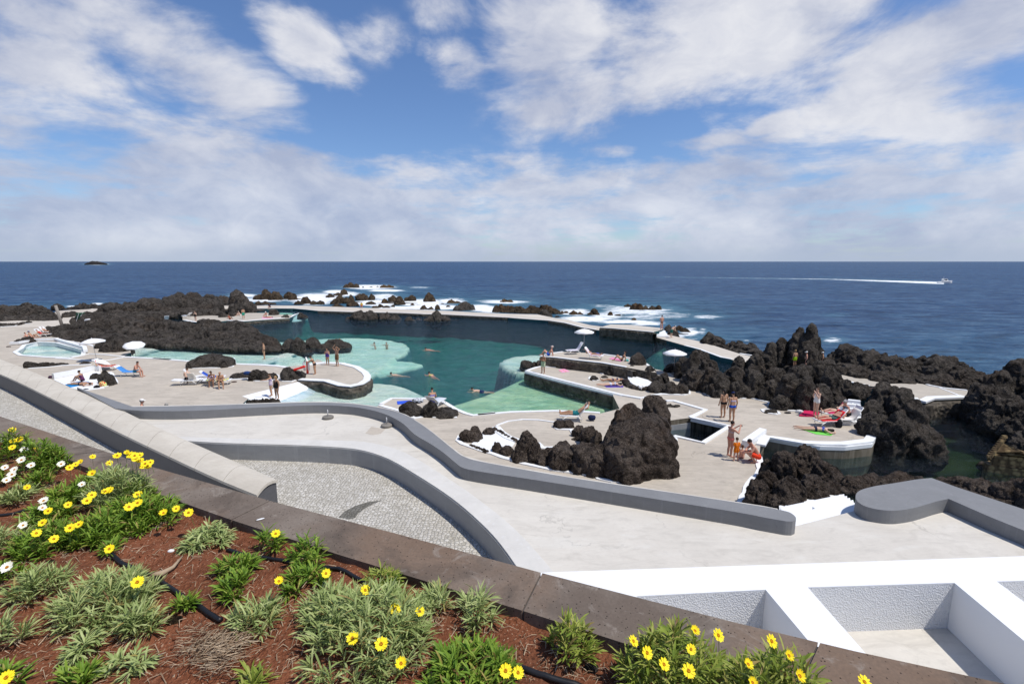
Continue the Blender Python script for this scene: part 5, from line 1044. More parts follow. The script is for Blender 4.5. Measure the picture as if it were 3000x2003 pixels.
PL = [('c7', 100, 330, 110, 300, 'g', 'green clump under the row of yellow flowers at the top left'), ('c7', 150, 330, 330, 500, 'g', 'green filler clump between the white daisies and the silver tuft'), ('c7', 430, 640, 330, 520, 'g', 'dark green clump in front of the silvery mound'),
 ('c7', 640, 900, 440, 600, 'g', 'bright green clump under the flowers beside the coping'), ('c7', 820, 1060, 540, 690, 'g', 'bright green clump at the right tip of the wide mound'), ('c7', 150, 420, 500, 680, 'g', 'green clump left of the centre mound'), ('c7', 440, 720, 620, 820, 'g', 'green clump low in the centre of the left part'),
 ('c7', 650, 880, 600, 740, 'g', 'green clump along the front of the wide mound'),
 ('c7', 0, 210, 130, 330, 'g', 'leafy clump with yellow flowers at the top left corner of the bed'), ('c7', -120, 90, 300, 480, 'g', 'green clump with white daisies cut by the left edge'),
 ('c7', 195, 400, 215, 400, 'g', 'green clump with two white flowers below the wide coping'), ('c7', 440, 870, 255, 440, 's', 'silvery mound packed with yellow flowers beside the coping', 1.2, 1, .34),
 ('c7', 690, 845, 350, 465, 'g', 'small dark green clump right against the coping'), ('c7', 250, 520, 410, 570, 'g', 'green clump behind the group of three large yellow flowers'),
 ('c7', 520, 1050, 470, 720, 'g', 'wide bright green mound with four yellow flowers on its right'), ('c7', 380, 760, 560, 830, 'g', 'green mound in the centre of the left part of the bed'),
 ('c7', 80, 480, 600, 890, 'g', 'large green mound with big yellow flowers near the left'), ('c7', -80, 185, 600, 860, 's', 'silver-grey clump at the left edge beside the green mound'),
 ('c7', -10, 220, 445, 560, 's', 'silver tuft behind the short black hose'), ('c7', 585, 735, 750, 865, 'g', 'little clump with one yellow flower at the hose end'),
 ('c7', 1040, 1330, 650, 820, 'x', 'sparse silver plant with long curved leaves on bare soil'), ('c7', 1460, 1620, 700, 800, 'g', 'small green plant with one flower touching the coping shadow'),
 ('c7', 1655, 1870, 745, 890, 'g', 'green plant with a closed bud by the coping'), ('c7', 1235, 1480, 815, 990, 'g', 'bright green plant with orange buds between the hoses'),
 ('c7', 1240, 1500, 945, 1090, 'g', 'green plant just below the one with orange buds'), ('c7', 40, 400, 905, 1130, 's', 'grey-green clump low on the left of the bed'),
 ('c7', 250, 940, 900, 1280, 's', 'wide silver-green mound with one yellow flower near the hose'), ('c7', 590, 930, 1110, 1350, 's', 'silver clump spreading below the wide mound'),
 ('c7', 400, 620, 1230, 1470, 'x', 'thin upright silver shoots on bare soil'), ('c7', 615, 870, 1360, 1530, 'x', 'thin silver plant near the bottom edge on the left'),
 ('c7', 945, 1115, 1080, 1200, 'g', 'tiny green seedling left of the thick hose end'), ('c7', 1285, 1625, 1065, 1310, 's', 'round silver tuft alone beside the tangle of dry stems'),
 ('c7', -60, 160, 1130, 1450, 's', 'blurry silver clump at the left edge'), ('c7', -60, 120, 880, 1050, 'g', 'green leaves with a white flower at the left edge'),
 ('c7', 1610, 1900, 910, 1070, 'g', 'loose plant with two yellow flowers between hose and silver mass'), ('c8', -200, 395, 350, 715, 's', 'biggest silver mass of leaves in the middle of the bed'),
 ('c8', -170, 130, 370, 560, 's', 'upper left shoulder of leaves beside the biggest silver mass'), ('c8', 78, 188, 290, 360, 'o', 'compact yellow-green cushion touching the coping'),
 ('c8', 110, 210, 355, 410, 'g', 'small green sprig under the yellow-green cushion'), ('c8', 385, 545, 368, 482, 's', 'silver tuft leaning on the coping edge'),
 ('c8', 245, 400, 390, 490, 's', 'loose silver leaves between the big mass and the leaning tuft'), ('c8', 700, 875, 452, 615, 'o', 'olive plant with reddish tips in front of the coping'),
 ('c8', 240, 640, 580, 760, 'g', 'dense green mound with a pair of yellow flowers at the bottom'), ('c8', 900, 1400, 520, 760, 'o', 'broad olive mound with many yellow flowers at the bottom, left half', 1.0, 1, .40),
 ('c8', 1260, 1780, 520, 770, 'o', 'broad olive mound crossing the coping at the bottom, right half', 1.0, 1, .42), ('c8', 1700, 1850, 660, 760, 'o', 'last olive sprig with a yellow flower at the bottom right', 1, 1, .26),
 ('c7', 1300, 1560, 1500, 1620, 'o', 'pale clump peeping in at the bottom edge'), ('c7', 300, 560, 1500, 1620, 'g', 'green tips at the bottom edge on the left'), ('c7', -40, 150, 1480, 1620, 'g', 'green leaves under the large flower in the bottom left corner')]
for a in PL: plant(*a)
fl = [('c7', 'y', [(70, 115), (70, 180), (70, 215), (110, 170), (195, 228), (530, 268), (432, 312), (460, 298), (398, 330), (625, 305), (670, 262), (725, 245), (745, 258), (770, 262), (800, 258), (800, 290), (775, 280), (830, 308), (845, 322), (860, 300), (815, 325), (527, 365), (155, 445), (603, 465), (625, 458), (525, 487), (497, 520), (388, 543), (275, 578), (787, 485), (738, 555), (787, 532), (935, 590), (1007, 565), (1078, 588), (243, 645), (400, 675), (450, 655), (308, 738), (208, 705), (625, 795), (785, 985), (1577, 708), (1595, 980), (1865, 935), (35, 1530)]),
      ('c7', 'w', [(20, 172), (140, 228), (123, 287), (178, 318), (350, 310), (28, 330), (82, 342), (68, 370), (38, 402), (468, 427), (250, 520), (243, 560), (132, 660), (40, 900)]),
      ('c8', 'y', [(270, 458), (185, 450), (82, 385), (38, 550), (137, 570), (205, 637), (565, 662), (608, 668), (1005, 560), (1052, 600), (1217, 525), (1297, 540), (1480, 560), (1540, 610), (1400, 640), (1110, 640), (1203, 588), (1195, 662), (1577, 680), (1415, 703), (1800, 700)])]
rf = random.Random(5)
for k, t, L in fl:
    for (x, y) in L:
        px, py = q(k, x, y); zf = .45 if (k == 'c8' and 960 < x < 1700) else .17
        while zf < .36 and P(px, py, ZS+zf).y > np.interp(P(px, py, ZS+zf).x, inx, iny)-.02: zf += .02
        p = P(px, py, ZS+zf)
        root = min(plants, key=lambda a: (a[0].location.xy-p.xy).length/(a[1]+.08))[0]
        me = FM[('y', rf.choice((0, 0, 0, 1)))] if t == 'y' else FM[('w', 0)]
        f = bpy.data.objects.new('flower', me); COL.objects.link(f); f.parent = root; f.location = p-root.location
        tilt = Vector((.55+rf.uniform(-.35, .35), -.75+rf.uniform(-.3, .3), 1.15)); f.rotation_euler = tilt.to_track_quat('Z', 'Y').to_euler(); s_ = rf.uniform(.56, .80)*(.76 if zf > .4 else 1); f.scale = (s_,)*3
        c_ = bpy.data.objects.new('flower_centre', FC); COL.objects.link(c_); c_.parent = f
        b0 = Vector((rf.uniform(-.02, .02), rf.uniform(-.01, .03), -.14)); inv_ = f.rotation_euler.to_matrix().inverted()
        MB().tube([Vector((0, 0, -.001)), inv_ @ (b0*.5+Vector((0, 0, .01))), inv_ @ b0], .0018, 5).build('stem', M['stem'], f)
def hose(pts, k, label, r=.011):
    w = [P(*q(k, x, y), ZS+.02) for x, y in smooth_px(pts, 5)]; w = [Vector((v.x, v.y, soil_h(v.x, v.y)+r*.9)) for v in w]
    tag(MB().tube(w, r, 8).build('irrigation_hose', M['hose'], None, True), label, 'hose', 'black irrigation hoses in the bed')
hose([(-60, 590), (60, 575), (200, 552), (260, 548)], 'c7', 'short black hose at the far left of the bed')
hose([(640, 830), (690, 865), (800, 915), (900, 965), (1080, 1080), (1180, 1150), (1262, 1188)], 'c7', 'thick black hose crossing the bare soil on the left', .013)
hose([(1300, 795), (1400, 825), (1500, 850), (1700, 890), (1850, 905), (1960, 935), (2100, 1000), (2220, 1060), (2340, 1130)], 'c7', 'long black hose running along the coping behind the plants')
hose([(440, 545), (490, 570), (600, 640), (700, 680), (830, 712), (960, 750)], 'c8', 'black hose on the bare soil near the bottom centre', .013)
# loose litter
mb = MB(); rl = random.Random(11)
for _ in range(1500):
    px, py = rl.uniform(-50, 2000), rl.uniform(1480, 2003); p = P(px, py, ZS)
    if p.y > np.interp(p.x, inx, iny)-.02: continue
    z = soil_h(p.x, p.y)+.002; a = rl.uniform(0, 6.28); L = rl.choice((.012, .02, .03, .05, .08)); d = Vector((math.cos(a), math.sin(a), 0)); s_ = Vector((-d.y, d.x, 0))
    mb.tube([Vector((p.x, p.y, z)), Vector((p.x, p.y, z+.012*L/.05))+d*L*.5+s_*L*rl.uniform(-.2, .2), Vector((p.x, p.y, z))+d*L+s_*L*rl.uniform(-.4, .4)], [.0008+.0016*rl.random(), .0016, .0006], 4)
for _ in range(260):     # tangle of dead stems by the round silver tuft
    c = P(*q('c7', rl.gauss(1250, 75), rl.gauss(1370, 50)), ZS+.02); a = rl.uniform(0, 6.28); pts = []
    for j in range(5): pts.append(c+Vector((math.cos(a+j*.5)*.025*j, math.sin(a+j*.5)*.025*j, .012+.03*math.sin(j*1.3+a))))
    mb.tube(pts, .0013, 4, False)
tag(mb.build('plant_litter', M['dry']), 'dry stems and leaf litter scattered over the red soil', 'litter', kind='stuff')
mb = MB()
for _ in range(900):
    px, py = rl.uniform(-50, 2100), rl.uniform(1450, 2003); p = P(px, py, ZS)
    if p.y > np.interp(p.x, inx, iny)-.02: continue
    s_ = rl.choice((.003, .004, .006, .009)); mb.ell((p.x, p.y, soil_h(p.x, p.y)+s_*.3), (s_, s_*rl.uniform(.6, 1), s_*.7), n=5, m=4)
tag(mb.build('soil_crumbs', M['soil']), 'crumbs of red soil on the bed', 'soil', kind='stuff')
def stone(k, x, y, r, label, m, z=ZS):
    p = P(*q(k, x, y), z); p.z = soil_h(p.x, p.y) if z == ZS else z
    R = Rock(); R.lobe(p, (r, r*.7, r*.55), 3, .35); R.build('stone', label, None, m, 'stone')
stone('c8', 860, 650, .032, 'grey stone on the red soil right of the bottom hose', 'rock'); stone('c7', 1000, 1210, .035, 'pale brown stone under the tiny seedling', 'rock_ochre'); stone('c7', 980, 815, .018, 'white pebble left of the sparse silver plant', 'white')
w = [P(*q('c7', x, y), ZS+.03) for x, y in [(860, 945), (930, 935), (990, 900), (1045, 835)]]
tag(MB().tube(w, [.012, .016, .010, .004], 6).build('dry_branch', M['dry'], None, True), 'pale broken dry branch lying beside the black hose', 'branch')
w = [P(*q('c7', x, y), ZS+.02) for x, y in [(830, 1450), (890, 1415), (950, 1385)]]
tag(MB().tube(w, [.002, .007, .002], 6).build('dry_branch', M['dry'], None, True), 'small pale dry leaf stalk near the bottom left', 'branch')
# white feather-like fleck on the coping
p = P(*q('c7', 1490, 627), ZK+.002); MB().ell((0, 0, 0), (.028, .008, .003)).v
o = MB().ell((0, 0, 0), (.026, .008, .003)).build('feather', M['white'], None, True); o.location = p+Vector((0, 0, .003)); o.rotation_euler = (0, 0, .6); tag(o, 'tiny white feather lying on the basalt coping', 'feather')
# ------------------------------------------------------------------ people
def skinm(c):
    return lambda g: (setb(g, g.mix(g.mr(g.noise(g.geo, 9, 3), .35, .65, 0, .35), c, tuple(k*.86 for k in c)), .55, .35))
SK = {k: mat('skin_'+k, skinm(c)) for k, c in (('pale', (.62, .40, .29)), ('tan', (.46, .26, .16)), ('brown', (.30, .155, .09)), ('red', (.58, .30, .21)))}
HAIR = {k: mat('hair_'+k, plain(c, .6)) for k, c in (('dark', (.018, .012, .010)), ('brown', (.07, .035, .018)), ('grey', (.33, .31, .28)), ('blond', (.36, .23, .10)))}
CL = {}
def cloth(c):
    if c not in CL:
        def f(g): setb(g, g.mix(g.mr(g.noise(g.geo, 12, 3), .3, .7, 0, .3), c, tuple(k*.75 for k in c)), .8, .2)
        CL[c] = mat('cloth', f)
    return CL[c]
def printm(name, a, b, sc):
    def f(g):
        v = g.n.new('ShaderNodeTexVoronoi'); g.ln(g.obj, v.inputs[0]); v.inputs['Scale'].default_value = sc
        setb(g, g.mix(g.math('GREATER_THAN', v.outputs[0], .42), a, b), .8, .2)
    return mat(name, f)
PR = {'floral': printm('floral_cloth', (.55, .05, .25), (.75, .72, .70), 14), 'palms': printm('leaf_print_cloth', (.10, .25, .10), (.60, .62, .45), 16), 'wave': printm('wave_print_cloth', (.04, .28, .55), (.75, .62, .10), 7), 'swim': printm('printed_swimsuit', (.08, .08, .30), (.75, .60, .65), 18),
      'bag': printm('beach_bag_print', (.75, .10, .05), (.70, .75, .30), 7), 'stripe': printm('pink_print', (.80, .25, .10), (.75, .35, .55), 5)}
BLACK, NAVY, BLUE, RED, ORANGE, PURPLE, WHITE, GREEN, TEAL, CORAL, LIME, BROWNC = (.012, .012, .015), (.01, .02, .09), (.015, .09, .48), (.60, .015, .02), (.80, .20, .01), (.10, .05, .28), (.80, .79, .76), (.03, .35, .24), (.01, .16, .18), (.75, .22, .18), (.45, .75, .02), (.17, .09, .04)
def capsule(mb, a, b, ra, rb, n=9):
    a, b = Vector(a), Vector(b); d = b-a; L = d.length
    if L < 1e-5: d = Vector((0, 0, 1))
    d.normalize(); pts = []; rr = []
    for k in range(4): th = math.pi/2*(k/3.5+.125/3.5); pts.append(a-d*ra*math.cos(th)); rr.append(ra*math.sin(th))
    pts.append(a); rr.append(ra); pts.append(b); rr.append(rb)
    for k in range(3, -1, -1): th = math.pi/2*(k/3.5+.125/3.5); pts.append(b+d*rb*math.cos(th)); rr.append(rb*math.sin(th))
    up = d.cross(Vector((0, 0, 1)) if abs(d.z) < .9 else Vector((1, 0, 0))).normalized(); w = d.cross(up); vs = []
    for p, r in zip(pts, rr): vs += [p+(up*math.cos(k*2*math.pi/n)+w*math.sin(k*2*math.pi/n))*r for k in range(n)]
    m = len(pts); fs = [(i*n+k, i*n+(k+1) % n, (i+1)*n+(k+1) % n, (i+1)*n+k) for i in range(m-1) for k in range(n)]
    fs += [tuple(range(n))[::-1], tuple((m-1)*n+k for k in range(n))]; mb.add(vs, fs)
V3 = Vector
def jt(**kw):
    J = dict(pel=(0, 0, .90), che=(0, 0, 1.24), nek=(0, -.01, 1.42), hed=(0, .02, 1.56), look=(0, 1, 0), sl=(-.17, 0, 1.36), sr=(.17, 0, 1.36), hl=(-.085, 0, .87), hr=(.085, 0, .87), kl=(-.10, .02, .48), kr=(.10, .02, .48), al=(-.10, -.02, .08), ar=(.11, -.01, .08), tl=(-.12, .14, .03), tr=(.14, .15, .03),
             el=(-.24, -.03, 1.10), er=(.24, -.03, 1.10), wl=(-.25, .05, .86), wr=(.25, .05, .86))
    J.update(kw); return {k: V3(v) for k, v in J.items()}
def shiftz(J, dz, keys): 
    for k in keys: J[k] = J[k]+V3((0, 0, dz))
UP = ('pel', 'che', 'nek', 'hed', 'sl', 'sr', 'hl', 'hr', 'el', 'er', 'wl', 'wr')
def torso(pel, lean, turn=0):
    """torso joints for a seated trunk: lean = angle back (+) or forward (-) in degrees"""
    a = math.radians(lean); u = V3((0, -math.sin(a), math.cos(a))); f = V3((0, math.cos(a), math.sin(a))); p = V3(pel); x = V3((1, 0, 0))
    return dict(pel=p, che=p+u*.34, nek=p+u*.53, hed=p+u*.66+f*.03, sl=p+u*.46-x*.17, sr=p+u*.46+x*.17, hl=p-x*.085, hr=p+x*.085), u, f
def arms_down(T, u, f, dl=.25, fwd=.1):
    T['el'] = T['sl']-u*.27+V3((-.06, 0, 0)); T['er'] = T['sr']-u*.27+V3((.06, 0, 0)); T['wl'] = T['el']-u*.1+f*.22+V3((.04, 0, 0)); T['wr'] = T['er']-u*.1+f*.22-V3((.04, 0, 0))
def pose(name):
    if name == 'stand': return jt()
    if name == 'stride': return jt(kl=(-.1, .10, .48), al=(-.1, .12, .08), tl=(-.11, .28, .03), kr=(.1, -.02, .48), ar=(.1, -.18, .10), tr=(.11, -.04, .03))
    if name == 'hips': return jt(el=(-.36, -.06, 1.14), er=(.36, -.06, 1.14), wl=(-.17, .03, .96), wr=(.17, .03, .96))
    if name == 'photo': return jt(el=(-.22, .16, 1.20), er=(.24, .20, 1.20), wl=(-.05, .36, 1.42), wr=(.08, .38, 1.42), hed=(0, .03, 1.56))
    if name == 'handshead': return jt(el=(-.40, .02, 1.52), er=(.42, .04, 1.55), wl=(-.14, .05, 1.66), wr=(.20, .03, 1.80))
    if name == 'folded': return jt(el=(-.24, .06, 1.12), er=(.24, .06, 1.12), wl=(.05, .17, 1.16), wr=(-.05, .18, 1.13))
    if name == 'chest': return jt(el=(-.25, .04, 1.12), er=(.25, .04, 1.12), wl=(-.05, .16, 1.30), wr=(.05, .17, 1.28))
    if name == 'faceh': return jt(el=(-.22, .10, 1.14), wl=(-.03, .16, 1.42), er=(.34, -.04, 1.15), wr=(.15, .0, .95))
    if name == 'point': return jt(el=(-.30, .18, 1.30), wl=(-.38, .44, 1.30), wr=(.2, .1, .9))
    if name == 'reach':
        J = jt(che=(0, .12, 1.21), nek=(0, .22, 1.37), hed=(0, .30, 1.49), sl=(-.17, .18, 1.32), sr=(.17, .18, 1.32), el=(-.22, .42, 1.18), wl=(-.20, .66, 1.10), er=(.20, .36, 1.12), wr=(.12, .55, 1.02)); return J
    if name == 'bend': return jt(che=(0, .22, 1.14), nek=(0, .38, 1.24), hed=(0, .48, 1.30), sl=(-.17, .33, 1.22), sr=(.17, .33, 1.22), el=(-.2, .40, .98), er=(.2, .42, .98), wl=(-.08, .55, .88), wr=(.1, .55, .86), look=(0, .7, -.6))
    if name == 'toddler': return jt(pel=(0, 0, .84), hed=(0, .02, 1.60), el=(-.28, 0, 1.12), er=(.28, 0, 1.12), wl=(-.30, .08, .9), wr=(.30, .08, .9), kl=(-.12, .02, .44), kr=(.12, .02, .44), al=(-.15, -.02, .08), ar=(.15, -.02, .08), tl=(-.18, .13, .03), tr=(.18, .13, .03))
    if name in ('sitground', 'sitback'):
        T, u, f = torso((0, 0, .11), -12 if name == 'sitground' else 28); J = jt(**T)
        J.update({k: V3(v) for k, v in dict(kl=(-.13, .36, .44), kr=(.13, .34, .46), al=(-.12, .62, .08), ar=(.13, .60, .08), tl=(-.12, .78, .03), tr=(.13, .76, .03)).items()})
        if name == 'sitground': J.update({k: V3(v) for k, v in dict(el=(-.25, .16, .40), er=(.25, .16, .40), wl=(-.10, .40, .44), wr=(.10, .40, .44)).items()})
        else: J.update({k: V3(v) for k, v in dict(el=(-.24, -.30, .32), er=(.24, -.30, .32), wl=(-.26, -.36, .05), wr=(.26, -.36, .05)).items()})
        return J
    if name in ('sitbench', 'sitphone'):
        T, u, f = torso((0, 0, .46), -18); J = jt(**T)
        J.update({k: V3(v) for k, v in dict(kl=(-.13, .42, .46), kr=(.13, .42, .46), al=(-.13, .44, .08), ar=(.13, .46, .08), tl=(-.14, .60, .03), tr=(.14, .62, .03), el=(-.24, .24, .66), er=(.24, .24, .66), wl=(-.05, .40, .62), wr=(.05, .42, .64), look=(0, 1, -.5)).items()}); return J
    if name == 'recline':
        T, u, f = torso((0, 0, .40), 52); J = jt(**T)
        J.update({k: V3(v) for k, v in dict(kl=(-.10, .42, .42), kr=(.11, .41, .47), al=(-.10, .84, .38), ar=(.12, .82, .38), tl=(-.13, .90, .52), tr=(.15, .88, .52), el=(-.28, -.30, .50), er=(.28, -.30, .50), wl=(-.14, -.08, .56), wr=(.14, -.10, .56), look=(0, .8, .35)).items()}); return J
    if name == 'headhands':
        J = pose('recline'); J['el'] = V3((-.38, -.55, .80)); J['er'] = V3((.38, -.55, .85)); J['wl'] = V3((-.10, -.60, .94)); J['wr'] = V3((.10, -.60, .98)); return J
    if name == 'prone':
        return jt(pel=(0, 0, .11), che=(0, -.34, .12), nek=(0, -.53, .14), hed=(.03, -.68, .12), look=(.9, 0, -.4), sl=(-.17, -.46, .12), sr=(.17, -.46, .12), hl=(-.085, 0, .11), hr=(.085, 0, .11), kl=(-.12, .40, .08), kr=(.12, .41, .08), al=(-.13, .80, .10), ar=(.15, .82, .09), tl=(-.12, .96, .05), tr=(.18, .97, .05), el=(-.34, -.60, .07), er=(.34, -.62, .07), wl=(-.14, -.78, .05), wr=(.14, -.80, .05))
    if name == 'supine':
        return jt(pel=(0, 0, .11), che=(0, -.34, .12), nek=(0, -.53, .13), hed=(0, -.66, .12), look=(0, .1, 1), sl=(-.17, -.46, .11), sr=(.17, -.46, .11), hl=(-.085, 0, .11), hr=(.085, 0, .11), kl=(-.12, .38, .20), kr=(.12, .41, .09), al=(-.13, .74, .07), ar=(.15, .82, .07), tl=(-.16, .80, .20), tr=(.20, .88, .20), el=(-.28, -.20, .07), er=(.28, -.20, .07), wl=(-.25, .05, .05), wr=(.25, .05, .05))
    if name == 'crouch':
        T, u, f = torso((0, -.05, .27), -28); J = jt(**T)
        J.update({k: V3(v) for k, v in dict(kl=(-.16, .36, .44), kr=(.16, .36, .44), al=(-.13, .08, .09), ar=(.13, .08, .09), tl=(-.15, .25, .03), tr=(.15, .25, .03), el=(-.24, .30, .50), er=(.24, .30, .50), wl=(-.06, .46, .42), wr=(.06, .46, .42), look=(0, 1, -.7)).items()}); return J
    if name == 'swim':
        return jt(pel=(0, -.1, -.62), che=(0, -.02, -.28), nek=(0, 0, -.08), hed=(0, .03, .07), sl=(-.17, 0, -.12), sr=(.17, 0, -.12), hl=(-.085, -.1, -.62), hr=(.085, -.1, -.62), kl=(-.1, .1, -.95), kr=(.1, -.1, -.98), al=(-.1, -.1, -1.3), ar=(.1, -.35, -1.25), tl=(-.1, 0, -1.4), tr=(.1, -.3, -1.4), el=(-.34, .16, -.14), er=(.34, .16, -.14), wl=(-.42, .38, -.06), wr=(.40, .40, -.08))
    if name == 'float':
        return jt(pel=(0, 0, -.10), che=(0, .34, -.06), nek=(0, .53, -.02), hed=(0, .66, .07), sl=(-.17, .46, -.05), sr=(.17, .46, -.05), hl=(-.085, 0, -.1), hr=(.085, 0, -.1), kl=(-.13, -.40, -.12), kr=(.13, -.38, -.16), al=(-.15, -.78, -.10), ar=(.16, -.76, -.2), tl=(-.16, -.92, -.1), tr=(.17, -.9, -.22), el=(-.36, .62, -.06), er=(.36, .58, -.08), wl=(-.30, .86, -.04), wr=(.32, .82, -.06))
def torso_pts(J, f):
    c = J['pel'].lerp(J['nek'], f); x = (J['sr']-J['sl']).lerp(J['hr']-J['hl'], 1-f); x.normalize(); return c, x
npers = [0]
def person(k, x, y, z, rz, pz, label, h=1.7, skin='tan', hair='dark', hl='short', wear=(), sex='m', bulk=1.0, near=False, child=False, group=None, loc=None, look=None, hat=None):
    """wear: list of ('trunks'|'shorts'|'brief'|'bra'|'onepiece'|'tee', colour)"""
    base = loc if loc is not None else P(*q(k, x, y), z); J = pose(pz)
    if look: J['look'] = V3(look)
    t = empty('person', base, math.radians(rz)); tag(t, label, 'person', group); sc = h/1.70; sc = sc*(1.05 if isinstance(z, float) and z >= ZR-.01 else 1); t.scale = (sc,)*3
    b = bulk; mb = MB(); cs = lambda a, c, ra, rb, n=9: capsule(mb, a, c, ra, rb, n)
    c0, x0 = torso_pts(J, .02); c1, x1 = torso_pts(J, .38); c2, x2 = torso_pts(J, .68); c3, x3 = torso_pts(J, .86)
    wst = (.068 if sex == 'f' else .080)*b; hip = (.098 if sex == 'f' else .088)*b; chs = (.080 if sex == 'f' else .092)*b
    for s_ in (-1, 1):
        cs(c0+x0*.072*s_, c1+x1*.058*s_, hip, wst+.018); cs(c1+x1*.058*s_, c2+x2*.075*s_, wst+.018, chs); cs(c2+x2*.075*s_, c3+x3*.10*s_, chs, .065)
    cs(c0, c2, .085*b, .085*b); cs(c3-x3*.13, c3+x3*.13, .058, .058); cs(c3, J['nek'], .07, .050); cs(J['nek'], J['hed'], .050, .052)
    L = J['look'].normalized(); H = J['hed']; ax = (J['hed']-J['nek']).normalized(); L = (L-ax*L.dot(ax)*.6).normalized(); R_ = L.cross(ax).normalized(); ax = R_.cross(L).normalized()
    Mh = Matrix((R_, L, ax)).transposed(); hs = 1.28 if child else 1.0
    mb.ell(H+ax*.045*hs, (.074*hs, .092*hs, .098*hs), Mh, 14, 10); cs(H+L*.04-ax*.03, H+L*.055-ax*.045, .045, .038); cs(H+L*.088*hs+ax*.035, H+L*.108*hs+ax*.008, .010, .015)   # skull, jaw, nose
    for s_ in (-1, 1): cs(H+R_*.074*hs*s_+ax*.035, H+R_*.078*hs*s_+ax*.005, .014, .010)                                                          # ears
    for S_, E, W_ in (('sl', 'el', 'wl'), ('sr', 'er', 'wr')):
        s, e, w = J[S_], J[E], J[W_]; cs(s, e, .056*b, .042*b); cs(e, w, .041*b, .027); hd = (w-e).normalized(); side = hd.cross(V3((0, 0, 1)));
        side = (side if side.length > .2 else hd.cross(V3((0, 1, 0)))).normalized(); nor = side.cross(hd).normalized()
        pc = w+hd*.045; cs(w, w+hd*.03, .026, .028); cs(pc-side*.018, pc-side*.018+hd*.04, .019, .016); cs(pc+side*.018, pc+side*.018+hd*.04, .019, .016)
        for i, (off, ln) in enumerate(((-.030, .062), (-.010, .074), (.010, .070), (.030, .052))):
            a = pc+side*off+hd*.045; m_ = a+hd*ln*.5-nor*.006; cs(a, m_, .0105, .0095, 7); cs(m_, m_+hd*ln*.42-nor*.022, .0095, .0075, 7)
        sg = 1 if S_ == 'sl' else -1; a = pc+side*.030*sg; m_ = a+side*.026*sg+hd*.026; cs(a, m_, .012, .0105, 7); cs(m_, m_+hd*.028-nor*.008, .0105, .0085, 7)
    for h_, k_, a_, t_ in (('hl', 'kl', 'al', 'tl'), ('hr', 'kr', 'ar', 'tr')):
        hp, kn, an, to = J[h_], J[k_], J[a_], J[t_]; cs(hp, kn, (.094 if sex == 'f' else .086)*b, .056*b); mid = kn.lerp(an, .32); bk = (kn-hp).cross(J['hr']-J['hl']).normalized()*.012
        cs(kn, mid+bk, .054*b, .057*b); cs(mid+bk, an, .057*b, .034); fd = (to-an); cs(an-fd.normalized()*.035-V3((0, 0, .02)), an, .034, .038); cs(an+fd*.15, to-fd*.15, .040, .030); cs(to-fd*.15, to, .034, .024)
    if sex == 'f' and not child:
        fr = x2.cross(J['nek']-J['pel']).normalized(); fr = fr if fr.dot(V3((0, 1, 0))) > -.3 or pz in ('prone',) else fr
        fr = (J['nek']-J['pel']).cross(x2).normalized()
        for s_ in (-1, 1): cs(c2+x2*.075*s_+fr*.055, c2+x2*.075*s_+fr*.075, .055, .050)
    body = mb.build('body', SK[skin], t, True); rm = body.modifiers.new('remesh', 'REMESH'); rm.mode = 'VOXEL'; rm.voxel_size = (.0095 if near else .014); rm.use_smooth_shade = True
    sm = body.modifiers.new('smooth', 'SMOOTH'); sm.factor = .5; sm.iterations = 2 if near else 1
    # hair and face
    mb = MB(); mb.ell(H+ax*.066*hs-L*.016, (.083*hs, .092*hs, .092*hs), Mh, 14, 10)
    if hl == 'long': capsule(mb, H-L*.065+ax*.03, H-L*.085-ax*.14, .070, .045)
    if hl == 'bun': capsule(mb, H-L*.08+ax*.10, H-L*.10+ax*.11, .042, .038)
    if hl != 'bald': mb.build('hair', HAIR[hair], t, True)
    if hat: 
        mb = MB(); Mt = Mh
        mb.ell(H+ax*.085, (.092, .102, .080), Mh, 14, 8); mb.ell(H+ax*.085+L*.10, (.075, .075, .010), Mh, 12, 5); mb.build('cap', cloth(hat), t, True)
    mb = MB()
    for s_ in (-1, 1): mb.ell(H+L*.086*hs+R_*.030*s_*hs+ax*.042*hs, (.011, .007, .006), Mh, 8, 5)
    mb.build('eyes', HAIR['dark'], t); MB().ell(H+L*.094-ax*.028, (.021, .008, .006), Mh, 8, 5).build('mouth', mlip, t)
    # clothes
    for kind, c in wear:
        mb = MB(); o_ = .012
        cs2 = lambda a, d, ra, rb: capsule(mb, a, d, ra, rb, 12)
        if kind in ('trunks', 'shorts', 'brief'):
            ln = {'brief': .06, 'trunks': .34, 'shorts': .60}[kind]
            for s_, hp, kn in ((-1, 'hl', 'kl'), (1, 'hr', 'kr')):
                top = .05 if kind == 'brief' else .14; cp, xp = torso_pts(J, top); cs2(J[hp].lerp(c0+x0*.072*s_, .5), cp+xp*.066*s_, hip+o_, hip+o_-.006 if kind == 'brief' else wst+.03)
                rr0 = (.094 if sex == 'f' else .086)*b+o_+(0 if kind == 'brief' else .008); cs2(J[hp], J[hp].lerp(J[kn], ln), rr0-(.004 if kind == 'brief' else 0), rr0*.93 if kind != 'brief' else .05)
        if kind in ('onepiece', 'tee'):
            for s_ in (-1, 1): cs2(c0+x0*.072*s_, c1+x1*.058*s_, hip+o_, wst+.018+o_); cs2(c1+x1*.058*s_, c2+x2*.075*s_, wst+.018+o_, chs+o_)
            if kind == 'tee':
                for s_, S_, E in ((-1, 'sl', 'el'), (1, 'sr', 'er')): cs2(c2+x2*.075*s_, c3+x3*.10*s_, chs+o_, .075); cs2(J[S_], J[S_].lerp(J[E], .5), .068, .062)
                cs2(c3-x3*.12, c3+x3*.12, .068, .068)
            fr = (J['nek']-J['pel']).cross(x2).normalized()
